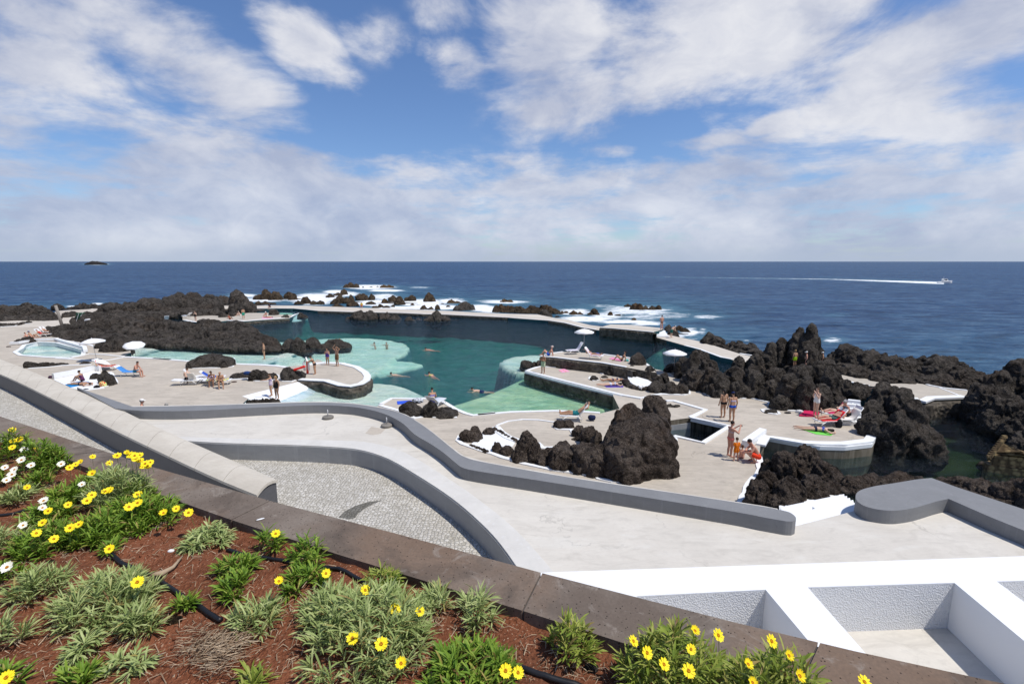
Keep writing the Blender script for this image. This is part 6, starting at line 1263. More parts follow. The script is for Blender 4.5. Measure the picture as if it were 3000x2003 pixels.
            if sex == 'f':
                for s_ in (-1, 1): cs2(c2+x2*.075*s_+fr*.055, c2+x2*.075*s_+fr*.078, .062, .056)
        if kind == 'bra':
            fr = (J['nek']-J['pel']).cross(x2).normalized(); cb, xb = torso_pts(J, .60)
            for s_ in (-1, 1): cs2(c2+x2*.075*s_+fr*.055, c2+x2*.075*s_+fr*.080, .059, .050)
            cs2(cb-xb*.072, cb+xb*.072, chs+.008, chs+.008)
        nm = {'trunks': 'swim_trunks', 'shorts': 'shorts', 'brief': 'swim_briefs', 'onepiece': 'swimsuit', 'tee': 'shirt', 'bra': 'bikini_top'}[kind]
        o = mb.build(nm, cloth(c) if isinstance(c, tuple) else PR[c], t, True)
        if kind == 'bra' and False: pass
    npers[0] += 1; return t
mlip = mat('lips', plain((.40, .12, .10), .6))
_D = 'far'
person('d2', 1528, 1092, -.06, 105, 'stand', 'man in black swim briefs standing alone in the ankle-deep turquoise water', 1.78, 'tan', 'dark', wear=[('brief', BLACK)])
person('c2', 816, 905, ZL, 170, 'chest', 'short woman in a dark purple swimsuit with her hands at her chest', 1.55, 'tan', 'dark', 'bun', [('onepiece', PURPLE), ('brief', PURPLE)], 'f', 1.18)
person('c2', 904, 915, ZL, 150, 'handshead', 'man in brown shorts standing with one arm raised above his head', 1.76, 'tan', 'brown', wear=[('shorts', BROWNC)])
person('c2', 932, 788, -.72, 95, 'folded', 'pale boy wading behind the man with the raised arm', 1.6, 'red', 'blond', wear=[('trunks', CORAL)])
person('c2', 700, 990, ZL, 95, 'reach', 'woman in a black bikini reaching for the rescue tube', 1.62, 'tan', 'dark', 'bun', [('brief', BLACK), ('bra', BLACK)], 'f', 1.1)
person('c2', 300, 1190, ZL-.05, 105, 'point', 'woman in a printed swimsuit stretching her arm to the left on the white slope', 1.62, 'tan', 'brown', 'bun', [('onepiece', 'swim'), ('brief', 'swim')], 'f', 1.05)
person('c2', 352, 1218, ZL-.05, 160, 'stand', 'woman in a black swimsuit standing on the white slope', 1.62, 'tan', 'blond', 'long', [('onepiece', BLACK), ('brief', BLACK)], 'f', 1.12)
person('d2', 470, 1440, ZL, 20, 'sitbench', 'pale person sitting on the left white lounger with their back turned', 1.7, 'pale', 'brown', wear=[('trunks', BLACK)], group=None)
person('d2', 815, 1455, ZL, 200, 'sitbench', 'woman in a printed swimsuit sitting bent forward on the blue towel', 1.65, 'brown', 'dark', 'long', [('onepiece', 'swim'), ('brief', 'swim')], 'f', 1.05)
person('d2', 925, 1480, ZL, 215, 'sitbench', 'bald man sitting on the lounger beside the woman with long dark hair', 1.75, 'tan', 'grey', 'bald', [('trunks', BLACK)], bulk=1.15)
person('d1', 1870, 1240, ZL, -85, 'sitphone', 'man in blue trunks sitting on the blue towel and looking at his phone', 1.78, 'red', 'dark', wear=[('trunks', (.03, .20, .32))], bulk=1.05)
person('d1', 1420, 1150, ZL, -80, 'recline', 'woman in a red bikini reclining on a red towel', 1.65, 'tan', 'dark', 'bun', [('brief', RED), ('bra', RED)], 'f')
person('d1', 1140, 1300, ZL+.1, 100, 'sitground', 'woman sitting upright on the white bench above the sunbather', 1.65, 'tan', 'dark', 'bun', [('onepiece', (.12, .03, .10)), ('brief', BLACK)], 'f')
person('d1', 1110, 1350, ZL+.06, 85, 'prone', 'sunbather in black briefs lying face down on a blue mat', 1.72, 'tan', 'dark', wear=[('brief', BLACK)], bulk=1.08)
person('d1', 580, 690, ZL, -85, 'recline', 'woman in a red swimsuit on the lounger beside the left rocks', 1.65, 'tan', 'dark', 'bun', [('onepiece', RED), ('brief', RED)], 'f')
person('d1', 640, 655, ZL, -95, 'recline', 'tanned person on the far lounger beside the left rocks', 1.7, 'tan', 'dark', wear=[('brief', NAVY)])
person('d1', 395, 720, ZL, -80, 'sitback', 'brown haired person leaning back on the ground near the basin', 1.65, 'red', 'brown', wear=[('brief', BLACK)])
person('d1', 445, 705, ZL, -80, 'sitback', 'person in dark trunks leaning back with a blue cap near the basin', 1.75, 'tan', 'dark', wear=[('trunks', (.10, .14, .12))], hat=(.10, .14, .28))
person('f', 413, 1232, ZL, -60, 'stand', 'man in a white cap whose head rises above the grey parapet', 1.78, 'red', 'grey', wear=[('trunks', NAVY)], hat=WHITE, loc=Vector((P(413, 1168, 2.2).x, P(413, 1168, 2.2).y, ZL)))
person('f', 488, 1232, ZL, 100, 'stand', 'man with short grey hair just showing above the grey parapet', 1.68, 'tan', 'grey', wear=[('trunks', NAVY)], loc=Vector((P(488, 1181, 2.08).x, P(488, 1181, 2.08).y, ZL)))
person('d2', 582, 572, ZP, 170, 'chest', 'woman in a black swimsuit standing at the edge of the far cape', 1.65, 'pale', 'brown', 'bun', [('onepiece', BLACK), ('brief', BLACK)], 'f', 1.05)
person('d2', 1050, 545, ZP, -120, 'sitback', 'brown skinned woman sitting at the left end of the far cape', 1.65, 'brown', 'dark', 'long', [('brief', RED), ('bra', RED)], 'f')
person('d2', 1185, 492, ZP, 150, 'sitground', 'woman with grey hair sitting against the rock on the far cape', 1.62, 'pale', 'grey', wear=[('brief', WHITE), ('bra', WHITE)], sex='f')
person('d2', 1240, 535, ZP, 40, 'stand', 'man in bright green shorts standing on the far cape', 1.75, 'tan', 'dark', wear=[('shorts', GREEN)], bulk=1.1)
person('d2', 1560, 500, ZP, 150, 'sitground', 'person with a white hat sitting on the far cape', 1.6, 'red', 'grey', wear=[('trunks', WHITE)], hat=WHITE)
person('d2', 1580, 520, ZP+.02, 85, 'supine', 'sunbather lying on a pink towel at the edge of the far cape', 1.65, 'tan', 'dark', wear=[('brief', CORAL), ('bra', CORAL)], sex='f')
person('d2', 1605, 405, ZP, 180, 'sitbench', 'person in a dark blue shirt sitting on the rock by the far path', 1.7, 'tan', 'dark', wear=[('tee', NAVY), ('trunks', NAVY)])
person('d3', 627, 402, ZP, 190, 'sitbench', 'lifeguard in a yellow shirt and red shorts sitting by the sea rocks', 1.75, 'tan', 'dark', wear=[('tee', (.85, .62, .01)), ('shorts', RED)])
GW = 'swimmers in the big pool'
person('c2', 1244, 722, -.30, 90, 'swim', 'bather on the left of the pair standing chest-deep on the pale shelf', 1.7, 'pale', 'dark', group=GW, loc=P(*q('c2', 1244, 712), .02))
person('c2', 1354, 722, -.30, 170, 'swim', 'bather on the right of the pair standing chest-deep on the pale shelf', 1.7, 'pale', 'dark', 'long', group=GW, loc=P(*q('c2', 1354, 712), .02))
person('c2', 1768, 762, 0, 80, 'float', 'lone swimmer in the deep water near the tip of the pale shelf', 1.75, 'red', 'dark', group=GW, loc=P(*q('c2', 1768, 765), .0))
person('c2', 1468, 992, 0, 85, 'float', 'swimmer with one arm stretched left beside the rounded platform', 1.75, 'pale', 'dark', group=GW, loc=P(*q('c2', 1468, 995), .0))
person('c2', 1778, 1003, 0, 35, 'float', 'bather in green floating in the rings of the dark water', 1.75, 'red', 'dark', 'bun', [('bra', LIME)], 'f', group=GW, loc=P(*q('c2', 1778, 1003), .02))
person('c2', 2215, 1135, 0, 85, 'float', 'man in blue trunks swimming breaststroke towards the left', 1.8, 'pale', 'dark', wear=[('trunks', NAVY)], group=GW, loc=P(*q('c2', 2225, 1138), .02))
person('c2', 1780, 1300, ZR, 15, 'sitbench', 'woman in a blue bikini sitting on a lounger with her back turned', 1.65, 'tan', 'dark', 'bun', [('brief', (.10, .14, .45)), ('bra', (.10, .14, .45))], 'f', 1.05)
person('c3', 598, 858, ZR, 150, 'folded', 'teenager in leaf print shorts standing with folded arms at the terrace corner', 1.62, 'brown', 'dark', wear=[('shorts', 'palms')])
person('c3', 650, 695, ZU, 80, 'sitback', 'old man in blue trunks sitting on the corner of the upper terrace', 1.72, 'red', 'grey', wear=[('trunks', BLUE)], hat=(.72, .60, .55))
person('c3', 1035, 722, ZU, -110, 'recline', 'woman holding a book on a lounger on the upper terrace', 1.68, 'tan', 'dark', 'short', [('brief', 'floral'), ('bra', WHITE)], 'f', 1.05)
person('c3', 1318, 742, ZU, 75, 'sitback', 'woman sitting on a pink mat on the upper terrace', 1.62, 'tan', 'dark', 'bun', [('brief', BLACK), ('bra', BLACK)], 'f')
person('c3', 1235, 928, ZR+.02, 90, 'supine', 'pale woman lying on her back at the back of the lower terrace', 1.65, 'tan', 'dark', 'long', [('brief', NAVY), ('bra', NAVY)], 'f')
person('c3', 1215, 968, ZR+.03, 92, 'prone', 'sunbather lying on a violet towel on the lower terrace', 1.68, 'pale', 'dark', 'long', [('brief', (.60, .66, .75)), ('bra', (.6, .66, .75))], 'f')
person('c3', 1685, 458, 1.1, 10, 'chest', 'man in black briefs standing on the raised quay with his back turned', 1.78, 'red', 'dark', wear=[('brief', BLACK)])
person('c3', 1772, 528, .42, -70, 'bend', 'person in a white cap bending down beside the quay steps', 1.72, 'pale', 'dark', wear=[('shorts', (.02, .12, .10))], hat=WHITE)
person('c4', 315, 1518, ZR, 10, 'stand', 'woman in black bikini briefs standing with her back turned', 1.62, 'tan', 'dark', 'long', [('brief', BLACK), ('bra', (.45, .28, .18))], 'f', 1.05, near=True)
person('c4', 436, 1575, ZR, 5, 'stand', 'woman in blue bikini briefs and a dark cap with her back turned', 1.66, 'tan', 'dark', 'short', [('brief', BLUE), ('bra', (.50, .45, .62))], 'f', 1.08, near=True, hat=NAVY)
ph = person('d5', 560, 770, ZR, -80, 'photo', 'woman in a coral bikini raising a phone to take a picture', 1.66, 'red', 'dark', 'bun', [('brief', CORAL), ('bra', (.62, .45, .42))], 'f', 1.02, near=True)
person('d5', 635, 818, ZR, 5, 'toddler', 'toddler in an orange shirt and shorts standing with bare legs', 1.02, 'red', 'brown', 'short', [('tee', ORANGE), ('trunks', ORANGE)], bulk=1.12, near=True, child=True)
person('d5', 705, 785, ZR, -30, 'sitground', 'naked small child squatting between the toddler and the man', 1.05, 'red', 'brown', wear=[('brief', (.55, .30, .24))], near=True, child=True, bulk=1.1)
person('d5', 880, 835, ZR, 82, 'crouch', 'man in bright red shorts crouching beside the children', 1.80, 'red', 'dark', wear=[('shorts', (.85, .06, .02))], near=True, bulk=1.05)
person('d5', 1590, 285, ZR, 100, 'faceh', 'woman in a white swimsuit standing with one hand on her hip', 1.66, 'pale', 'brown', 'short', [('onepiece', WHITE), ('brief', WHITE)], 'f', 1.05, near=True)
person('d5', 1800, 395, ZR, 92, 'recline', 'man in grey-green trunks and a cap reclining on the nearest right lounger', 1.80, 'red', 'dark', wear=[('trunks', (.06, .11, .10))], hat=(.02, .05, .08), near=True)
person('d5', 1850, 300, ZR, 94, 'recline', 'pale legged sunbather reclining behind the man in the cap', 1.70, 'pale', 'brown', wear=[('brief', NAVY)], near=True)
person('d5', 1975, 360, ZR, 88, 'sitbench', 'grey haired man sitting in the white chair by the steps', 1.72, 'red', 'grey', wear=[('trunks', BLACK)], near=True)
person('d5', 1590, 455, ZR+.02, 66, 'prone', 'woman in a blue bikini lying face down on a green towel', 1.68, 'pale', 'dark', 'long', [('brief', (.02, .02, .05)), ('bra', (.10, .14, .50))], 'f', near=True)
person('c3', 905, 1290, ZR, 86, 'headhands', 'man in teal trunks reclining with his hands behind his head beside the great rock', 1.78, 'tan', 'dark', wear=[('trunks', TEAL)], near=True)
# the three people on the big outcrop stand on the rock itself
bpy.context.view_layer.update(); dg = bpy.context.evaluated_depsgraph_get()
def onrock(px, py, back=.45):
    d = raydir(px, py).normalized(); o_ = Vector((0, 0, CZ)); hit, loc, *_ = S.ray_cast(dg, o_, d); loc = loc-d*back if hit else P(px, py, 3)
    return loc
for (x, y), a in (((1310, 725), ('boy in lime green trunks climbing on the huge outcrop', 1.45, 'tan', 'blond', [('trunks', LIME)], None, 10)), ((1465, 750), ('boy in a white cap standing in the cleft of the huge outcrop', 1.45, 'red', 'dark', [('trunks', BLACK)], WHITE, 60)), ((1690, 730), ('child with a white cap peeping over the right shoulder of the outcrop', 1.3, 'tan', 'dark', [('trunks', BLACK)], WHITE, 60))):
    px, py = q('c4', x, y); l_ = onrock(px, py)-Vector((0, 0, .62)); person('f', 0, 0, 0, a[6], 'stand', a[0], a[1], a[2], a[3], wear=a[4], hat=a[5], loc=l_)
    R = Rock(); R.lobe(l_+Vector((0, .35, -.42)), (.62, .6, .5), 4, .5); R.build('lava_rock', 'rock ledge under the '+a[0].split(' climbing')[0].split(' standing')[0].split(' peeping')[0], GR)

# ------------------------------------------------------------------ loungers, umbrellas, towels and small things
M['plastic'] = mat('white_plastic', lambda g: setb(g, (.80, .80, .80), .4, .4)); M['metal'] = mat('grey_metal', lambda g: setb(g, (.45, .45, .46), .4, .5)); M['canopy'] = mat('canopy_cloth', lambda g: setb(g, (.84, .84, .84), .85, .1))
M['redp'] = mat('red_plastic', plain((.70, .02, .01), .35, .5)); M['orangep'] = mat('orange_plastic', plain((.85, .15, .02), .4, .5)); M['woodg'] = mat('weathered_wood', lambda g: setb(g, g.mix(g.noise(g.vm('MULTIPLY', g.geo, (6, 6, 1)), 3, 4), (.20, .18, .16), (.36, .33, .29)), .9, .1))
M['cem'] = mat('dark_cement', concrete((.20, .185, .165), (.25, .23, .205), (.13, .12, .11), 3, .004))
def copy_tree(o, parent=None):
    c = o.copy(); COL.objects.link(c); c.parent = parent
    for ch in list(o.children): copy_tree(ch, c)
    return c
def make_lounger(angle):
    """sun lounger, feet end towards +y, base at z = 0"""
    t = empty('sun_lounger', (0, 0, 0)); a = math.radians(angle); ca, sa = math.cos(a), math.sin(a)
    mb = MB()
    for s_ in (-1, 1):
        mb.tube([(s_*.30, -.10, .36), (s_*.30, .95, .34)], .022, 8); mb.tube([(s_*.30, -.10, .36), (s_*.30, -.10-.80*ca, .36+.80*sa)], .022, 8)
    mb.tube([(-.30, .95, .34), (.30, .95, .34)], .022, 8); mb.tube([(-.30, -.10-.80*ca, .36+.80*sa), (.30, -.10-.80*ca, .36+.80*sa)], .022, 8); mb.build('frame', M['plastic'], t, True)
    for s_ in (-1, 1):
        MB().tube([(s_*.30, .55, .34), (s_*.32, .80, .16), (s_*.32, .72, .0)], .022, 7).build('leg', M['plastic'], t, True)
        MB().tube([(s_*.30, -.02, .34), (s_*.32, -.30, .16), (s_*.32, -.22, .0)], .022, 7).build('leg', M['plastic'], t, True)
    mb = MB()
    for i in range(12): mb.box((0, -.06+i*.088, .365), (.56, .074, .014))
    mb.box((0, .43, .352), (.54, 1.0, .008)); mb.build('seat', M['plastic'], t)
    mb = MB(); Mb = Matrix.Translation((0, -.10, .37)) @ Matrix.Rotation(-a, 4, 'X')
    for i in range(9): mb.box((0, -.05-i*.088, 0), (.56, .074, .014), Mb)
    mb.box((0, -.40, -.010), (.54, .78, .008), Mb); mb.build('backrest', M['plastic'], t); return t
proto = {}
def lounger(k, x, y, z, rz, label, ang=40, towel=None, h=1.0, tlabel=None):
    base = P(*q(k, x, y), z)
    o = copy_tree(proto[ang]) if ang in proto else make_lounger(ang); proto.setdefault(ang, o)
    o.location = base; o.rotation_euler = (0, 0, math.radians(rz)); tag(o, label, 'sun lounger', 'white sun loungers on the decks')
    if towel is not None:
        a = math.radians(ang); mb = MB(); pr = [(.80, .372)]+[(.80-.1*i, .378+.006*math.sin(i*2.3)) for i in range(1, 9)]+[(-.10-.12*i*math.cos(a), .385+.12*i*math.sin(a)) for i in range(1, 6)]
        W2 = .29; vs = []
        for yy, zz in pr: vs += [(-W2-.02, yy, zz-.05), (-W2, yy, zz+.008), (0, yy, zz+.012), (W2, yy, zz+.008), (W2+.02, yy, zz-.06)]
        mb.add(vs, [(i*5+j, i*5+j+1, (i+1)*5+j+1, (i+1)*5+j) for i in range(len(pr)-1) for j in range(4)])
        tw = mb.build('towel', cloth(towel) if isinstance(towel, tuple) else PR[towel], None, True); sd = tw.modifiers.new('thickness', 'SOLIDIFY'); sd.thickness = .012; tw.location = base; tw.rotation_euler = o.rotation_euler; tag(tw, tlabel, 'towel')
    return o
lounger('d1', 1750, 1228, ZL, -84, 'lounger under the man with the phone', 40, (.06, .25, .62), tlabel='sky blue towel on the lounger of the man with the phone')
lounger('d1', 1440, 1146, ZL, -80, 'lounger under the woman on the red towel', 52, (.72, .02, .03), tlabel='red towel spread on the lounger beside the upright rock')
lounger('d1', 580, 688, ZL, -85, 'lounger of the woman in the red swimsuit by the left rocks', 52)
lounger('d1', 640, 655, ZL, -95, 'lounger half hidden behind the red swimsuit woman', 52)
lounger('d2', 450, 1440, ZL, -80, 'leftmost lounger of the group on the left deck', 4)
lounger('d2', 700, 1420, ZL, -80, 'bare lounger in the middle of the deck group', 4)
lounger('d2', 560, 1390, ZL, -60, 'lounger with raised back behind the white towel', 52)
lounger('d2', 880, 1440, ZL, -75, 'lounger under the seated couple', 4, 'wave', tlabel='blue and yellow print towel under the bald man')
lounger('d2', 800, 1395, ZL, -70, 'lounger behind the seated couple with a deep blue towel', 40, (.03, .09, .45), tlabel='deep blue towel behind the woman with long dark hair')
lounger('c3', 905, 678, ZU, 100, 'empty lounger with raised back below the white umbrella', 60, (.62, .60, .68), tlabel='pale patterned towel on the empty umbrella lounger')
lounger('c3', 1045, 724, ZU, -110, 'lounger of the woman with the book', 52, 'floral', tlabel='pink floral towel under the woman with the book')
lounger('c3', 905, 1290, ZR, 86, 'curved lounger of the man in teal trunks', 52)
lounger('d5', 1790, 395, ZR, 92, 'nearest lounger on the round right deck', 52, (.70, .02, .03), tlabel='red and black towel on the nearest right lounger')
lounger('d5', 1860, 300, ZR, 94, 'lounger behind the nearest one on the round right deck', 52, (.60, .02, .14), tlabel='crimson towel on the second right lounger')
lounger('d5', 1990, 380, ZR, 88, 'chair-like lounger of the grey haired man', 60, (.80, .78, .74), tlabel='white towel on the chair of the grey haired man')
lounger('c2', 1800, 1292, ZR, -20, 'lounger of the woman in the blue bikini', 40, (.55, .60, .72), tlabel='blue striped towel on the lounger behind the twin rocks')
lounger('d2', 170, 585, .4, 60, 'white chair half hidden among the left rocks', 60)
lounger('d2', 470, 520, ZP, 80, 'lounger with pale towel left of the woman in black', 40, (.70, .76, .85), tlabel='pale blue towel on the lounger by the far cape')
lounger('d1', 1690, 492, .9, 70, 'small white chair deep in the left rocks', 40)
def make_umbrella(R_=1.15, Hh=2.15):
    t = empty('beach_umbrella', (0, 0, 0)); n = 8; mb = MB(); rings = [(0, .34), (.28, .30), (.62, .18), (1, 0)]; vs = [(0, 0, Hh+.34)]; seg = n*4
    for fr_, zz in rings[1:]:
        for k in range(seg):
            a = 2*math.pi*k/seg; sag = abs(math.sin(n*a/2)); rr = R_*fr_*(1-.055*sag*fr_); vs.append((rr*math.cos(a), rr*math.sin(a), Hh+zz-.02*sag*fr_))
    for k in range(seg):      # valance
        a = 2*math.pi*k/seg; sag = abs(math.sin(n*a/2)); rr = R_*(1-.055*sag)*1.0; vs.append((rr*math.cos(a), rr*math.sin(a), Hh-.16+.03*sag))
    fs = [(0, 1+k, 1+(k+1) % seg) for k in range(seg)]+[(1+i*seg+k, 1+(i+1)*seg+k, 1+(i+1)*seg+(k+1) % seg, 1+i*seg+(k+1) % seg) for i in range(3) for k in range(seg)]
    mb.add(vs, fs); c = mb.build('canopy', M['canopy'], t, True); sd = c.modifiers.new('thickness', 'SOLIDIFY'); sd.thickness = .006
    MB().tube([(0, 0, 0), (0, 0, Hh+.40)], .022, 8).build('pole', M['metal'], t, True); MB().ell((0, 0, Hh+.41), (.03, .03, .05)).build('finial', M['plastic'], t, True)
    for k in range(n):
        a = 2*math.pi*k/n; MB().tube([(0, 0, Hh-.25), (R_*.5*math.cos(a), R_*.5*math.sin(a), Hh+.19)], .006, 5).build('rib', M['metal'], t)
    MB().lathe([(.26, 0), (.27, .05), (.25, .09), (.05, .10)], n=18).build('base', M['cem'], t); return t
u0 = make_umbrella()
for i, (k, x, y, z, sc, rx, ry, lb) in enumerate([('c3', 972, 642, ZU, .80, 0, 0, 'upright white umbrella on the upper terrace'), ('c3', 1797, 862, ZR, .80, 0, 0, 'upright white umbrella in front of the huge outcrop'), ('d1', 1335, 1022, ZL, .86, -4, -3, 'white umbrella seen edge on between basin and sunbathers'),
        ('d1', 1880, 1010, ZL-.7, .80, 10, -14, 'strongly tilted white umbrella near the turquoise shallows'), ('d1', 1290, 1150, ZL, .62, 24, 10, 'low white umbrella behind the upright dark rock')]):
    o = u0 if i == 0 else copy_tree(u0); o.location = P(*q(k, x, y), z); o.scale = (sc,)*3; o.rotation_euler = (math.radians(rx), math.radians(ry), i*.5); tag(o, lb, 'umbrella', 'white beach umbrellas')
    if i == 4: o.location.z -= .9*sc; o.location.z = max(o.location.z, ZL-.75)
def mat_on(k, pts, z, col, label, th=.018, name='towel'):
    w = [P(*q(k, x, y), z) for x, y in pts]; o = prism_mb(w, z+.001, z+th).build(name, cloth(col) if isinstance(col, tuple) else PR[col]); tag(o, label, name.replace('_', ' ')); return o
mat_on('d1', [(900, 1352), (970, 1385), (1215, 1335), (1225, 1312), (1100, 1312)], ZL+.03, (.02, .25, .62), 'blue sleeping mat under the sunbather by the white bench', .05, 'mat')
mat_on('c2', [(1450, 1240), (1575, 1232), (1600, 1240), (1560, 1258), (1455, 1268)], ZR, (.03, .10, .65), 'flat blue mat beside the rocks with drying clothes', .03, 'mat')
mat_on('c3', [(740, 828), (790, 812), (845, 840), (770, 850)], ZR, 'stripe', 'striped pink and orange towel on the lower terrace')
mat_on('c3', [(1155, 968), (1330, 965), (1335, 985), (1180, 986)], ZR, (.12, .08, .42), 'violet towel under the sunbather on the lower terrace')
mat_on('c3', [(1200, 722), (1240, 710), (1340, 735), (1310, 750)], ZU, (.72, .25, .42), 'pink mat on the upper terrace', .02, 'mat')
mat_on('d5', [(1390, 425), (1500, 418), (1810, 485), (1780, 518), (1600, 500)], ZR, (.18, .62, .10), 'bright green towel under the woman in the blue bikini')
mat_on('d5', [(1395, 285), (1500, 190), (1560, 230), (1640, 250), (1620, 290), (1480, 290)], ZR, (.58, .02, .10), 'crimson cloth on the ground beside the standing woman', .08)
mat_on('d2', [(1490, 510), (1640, 512), (1660, 530), (1500, 535)], ZP, (.70, .35, .50), 'pink towel on the far cape')
# draped white towel on the deck group
def drape(k, x, y, z, w, h, col, label):
    b = P(*q(k, x, y), z); mb = MB(); n = 10; vs = []
    for i in range(n+1):
        for j in range(7):
            u = (j/6-.5)*w*(1+.3*i/n); v = i/n; vs.append((b.x+u, b.y+.25*(1-v)**2*-1+.05*math.sin(j*2.1+i*.5), z+h*(1-v)+.03*math.cos(j*2)))
    mb.add(vs, [(i*7+j, i*7+j+1, (i+1)*7+j+1, (i+1)*7+j) for i in range(n) for j in range(6)]); o = mb.build('towel', cloth(col) if isinstance(col, tuple) else PR[col], None, True)
    sd = o.modifiers.new('thickness', 'SOLIDIFY'); sd.thickness = .015; tag(o, label, 'towel'); return o
drape('d2', 545, 1440, ZL, .55, .95, (.78, .75, .68), 'cream towel draped over the back of a lounger on the left deck')
def lump(name, k, x, y, z, r, mt, label, cat, n=1, fl=.6):
    b = P(*q(k, x, y), z); R = Rock(); R.lobe(b+Vector((0, 0, r[2]*.5)), r, 3, .5, 0, 0); me = bpy.data.meshes.new(name); npmesh(me, R.V[0], R.F[0]); return tag(link(name, me, mt), label, cat)
lump('beach_bag', 'd1', 1420, 1370, ZL, (.28, .18, .26), PR['bag'], 'colourful beach bag in front of the upright rock', 'bag')
lump('backpack', 'd1', 1335, 1390, ZL, (.2, .16, .14), cloth(BLACK), 'black bag lying beside the colourful beach bag', 'bag')
lump('backpack', 'd1', 700, 1255, ZL, (.17, .14, .13), cloth((.05, .02, .05)), 'small dark bag at the left corner of the white bench', 'bag')
lump('sandals', 'd1', 1185, 1415, ZL, (.18, .12, .05), cloth(BLACK), 'black flip flops near the coping of the bench wall', 'shoes')
lump('sandals', 'd1', 120, 830, ZL, (.22, .14, .10), cloth((.20, .17, .15)), 'grey bundle on the deck at the far left', 'shoes')
lump('backpack', 'd2', 1290, 1290, ZL+.5, (.30, .2, .14), cloth((.02, .05, .16)), 'dark blue bag lying between two deck rocks', 'bag')
lump('sandals', 'd2', 1110, 1405, ZL, (.2, .14, .05), cloth((.10, .07, .06)), 'dark sandals on the deck right of the seated couple', 'shoes')
lump('clothes_pile', 'c2', 1640, 1245, ZR+.55, (.36, .24, .16), printm('black_white_print', (.02, .02, .025), (.6, .62, .66), 9), 'black and white clothes piled on the twin rocks', 'clothes')
lump('clothes_pile', 'c3', 870, 655, ZU, (.45, .25, .12), cloth((.06, .03, .08)), 'dark purple clothes pile left of the empty lounger', 'clothes')
lump('beach_bag', 'c3', 1095, 690, ZU+.1, (.24, .2, .14), cloth((.03, .08, .5)), 'bright blue bag behind the legs of the reading woman', 'bag')
lump('beach_bag', 'c3', 1365, 745, ZU, (.18, .15, .12), cloth((.10, .40, .40)), 'turquoise bag beside the pink mat', 'bag')
lump('clothes_pile', 'c3', 1355, 945, ZR+.15, (.3, .2, .2), cloth((.03, .02, .02)), 'dark clothes near the heads of the terrace sunbathers', 'clothes')
lump('clothes_pile', 'c3', 1045, 1275, ZR+.1, (.22, .15, .16), cloth((.012, .02, .07)), 'navy bag hanging beside the curved lounger', 'bag')
lump('clothes_pile', 'd5', 1400, 240, ZR, (.22, .14, .12), cloth((.62, .62, .62)), 'white and grey clothes on the deck beside the crimson cloth', 'clothes')
lump('sandals', 'd5', 1260, 245, ZR, (.2, .12, .05), cloth(BLACK), 'black sandals left of the white clothes pile', 'shoes')
lump('backpack', 'd5', 1870, 405, ZR+.05, (.16, .14, .28), cloth(BLACK), 'black backpack behind the nearest right lounger', 'bag')
# phone in the photographer's hands
o = MB().box((.02, .46, 1.47), (.14, .012, .075)).build('phone', cloth(BLACK)); o.location = ph.location; o.rotation_euler = ph.rotation_euler; o.scale = ph.scale; tag(o, 'phone held up by the woman in the coral bikini', 'phone')
# rescue gear
def rescue_tube(k, x, y, z, label, lean, mt, L=1.1, twin=True):
    t = empty('rescue_tube', P(*q(k, x, y), z)); tag(t, label, 'rescue buoy', None); a = math.radians(lean); d = Vector((math.sin(a), 0, math.cos(a)))
    mb = MB(); capsule(mb, d*.08, d*L*.45, .10, .085, 12); capsule(mb, d*L*.55, d*(L-.08), .085, .10, 12); mb.tube([d*L*.4, d*L*.6], .05, 10); mb.build('float', mt, t, True)
    MB().tube([d*L, d*L+Vector((.1, 0, -.05)), d*L+Vector((.16, 0, -.35))], .010, 6).build('strap', cloth(BLACK), t); return t
rescue_tube('c3', 1832, 878, ZR, 'red rescue buoy leaning below the umbrella by the huge outcrop', 18, M['redp'], 1.45)
rescue_tube('d2', 1925, 1240, ZL+.75, 'red rescue buoy lying on the shoulder of the dark rock', 72, M['redp'], 1.0)
t = rescue_tube('c3', 2022, 962, ZR, 'orange and white rescue tube standing against the outcrop', 4, M['orangep'], 1.15)
MB().tube([(0.03, 0, .75), (.05, 0, 1.5)], [.09, .04], 10).build('sleeve', M['plastic'], t)
t = rescue_tube('d2', 2120, 1290, ZL, 'red and white rescue gear beside the woman in the black bikini', 2, M['redp'], 1.1)
MB().tube([(-.22, 0, .25), (-.28, .02, .9), (-.05, .02, 1.35), (.12, 0, .9), (.12, 0, .3)], .09, 9).build('ring', M['plastic'], t, True)
# prohibition sign on a rope
sg = empty('warning_sign', P(*q('c5', 300, 672), ZR)); sg.rotation_euler = (0, 0, math.radians(-8)); sg.scale = (.66,)*3; tag(sg, 'white sign with a red crossed-out circle hanging on a rope', 'sign')
t_ = sg.location.y/FPX*1.0; hS = .62; MB().box((0, 0, .62), (.92, .02, .62)).build('board', M['plastic'], sg)
mb = MB(); n = 28
for k in range(n):
    a, b_ = 2*math.pi*k/n, 2*math.pi*(k+1)/n; mb.add([(r*math.cos(x_), -.014, .68+r*math.sin(x_)) for x_, r in ((a, .17), (b_, .17), (b_, .22), (a, .22))], [(0, 1, 2, 3)])
mb.add([(-.14, -.015, .78), (-.11, -.015, .83), (.14, -.015, .58), (.11, -.015, .53)], [(0, 1, 2, 3)]); mb.build('prohibition_mark', M['redp'], sg)
mb = MB(); mb.ell((0.02, -.014, .73), (.035, .003, .035)); mb.add([(-.06, -.0135, .60), (.08, -.0135, .60), (.05, -.0135, .70), (-.02, -.0135, .70)], [(0, 1, 2, 3)]); mb.build('pictogram', cloth(BLACK), sg)
MB().box((0, -.012, .36), (.90, .003, .06)).build('red_band', M['redp'], sg)
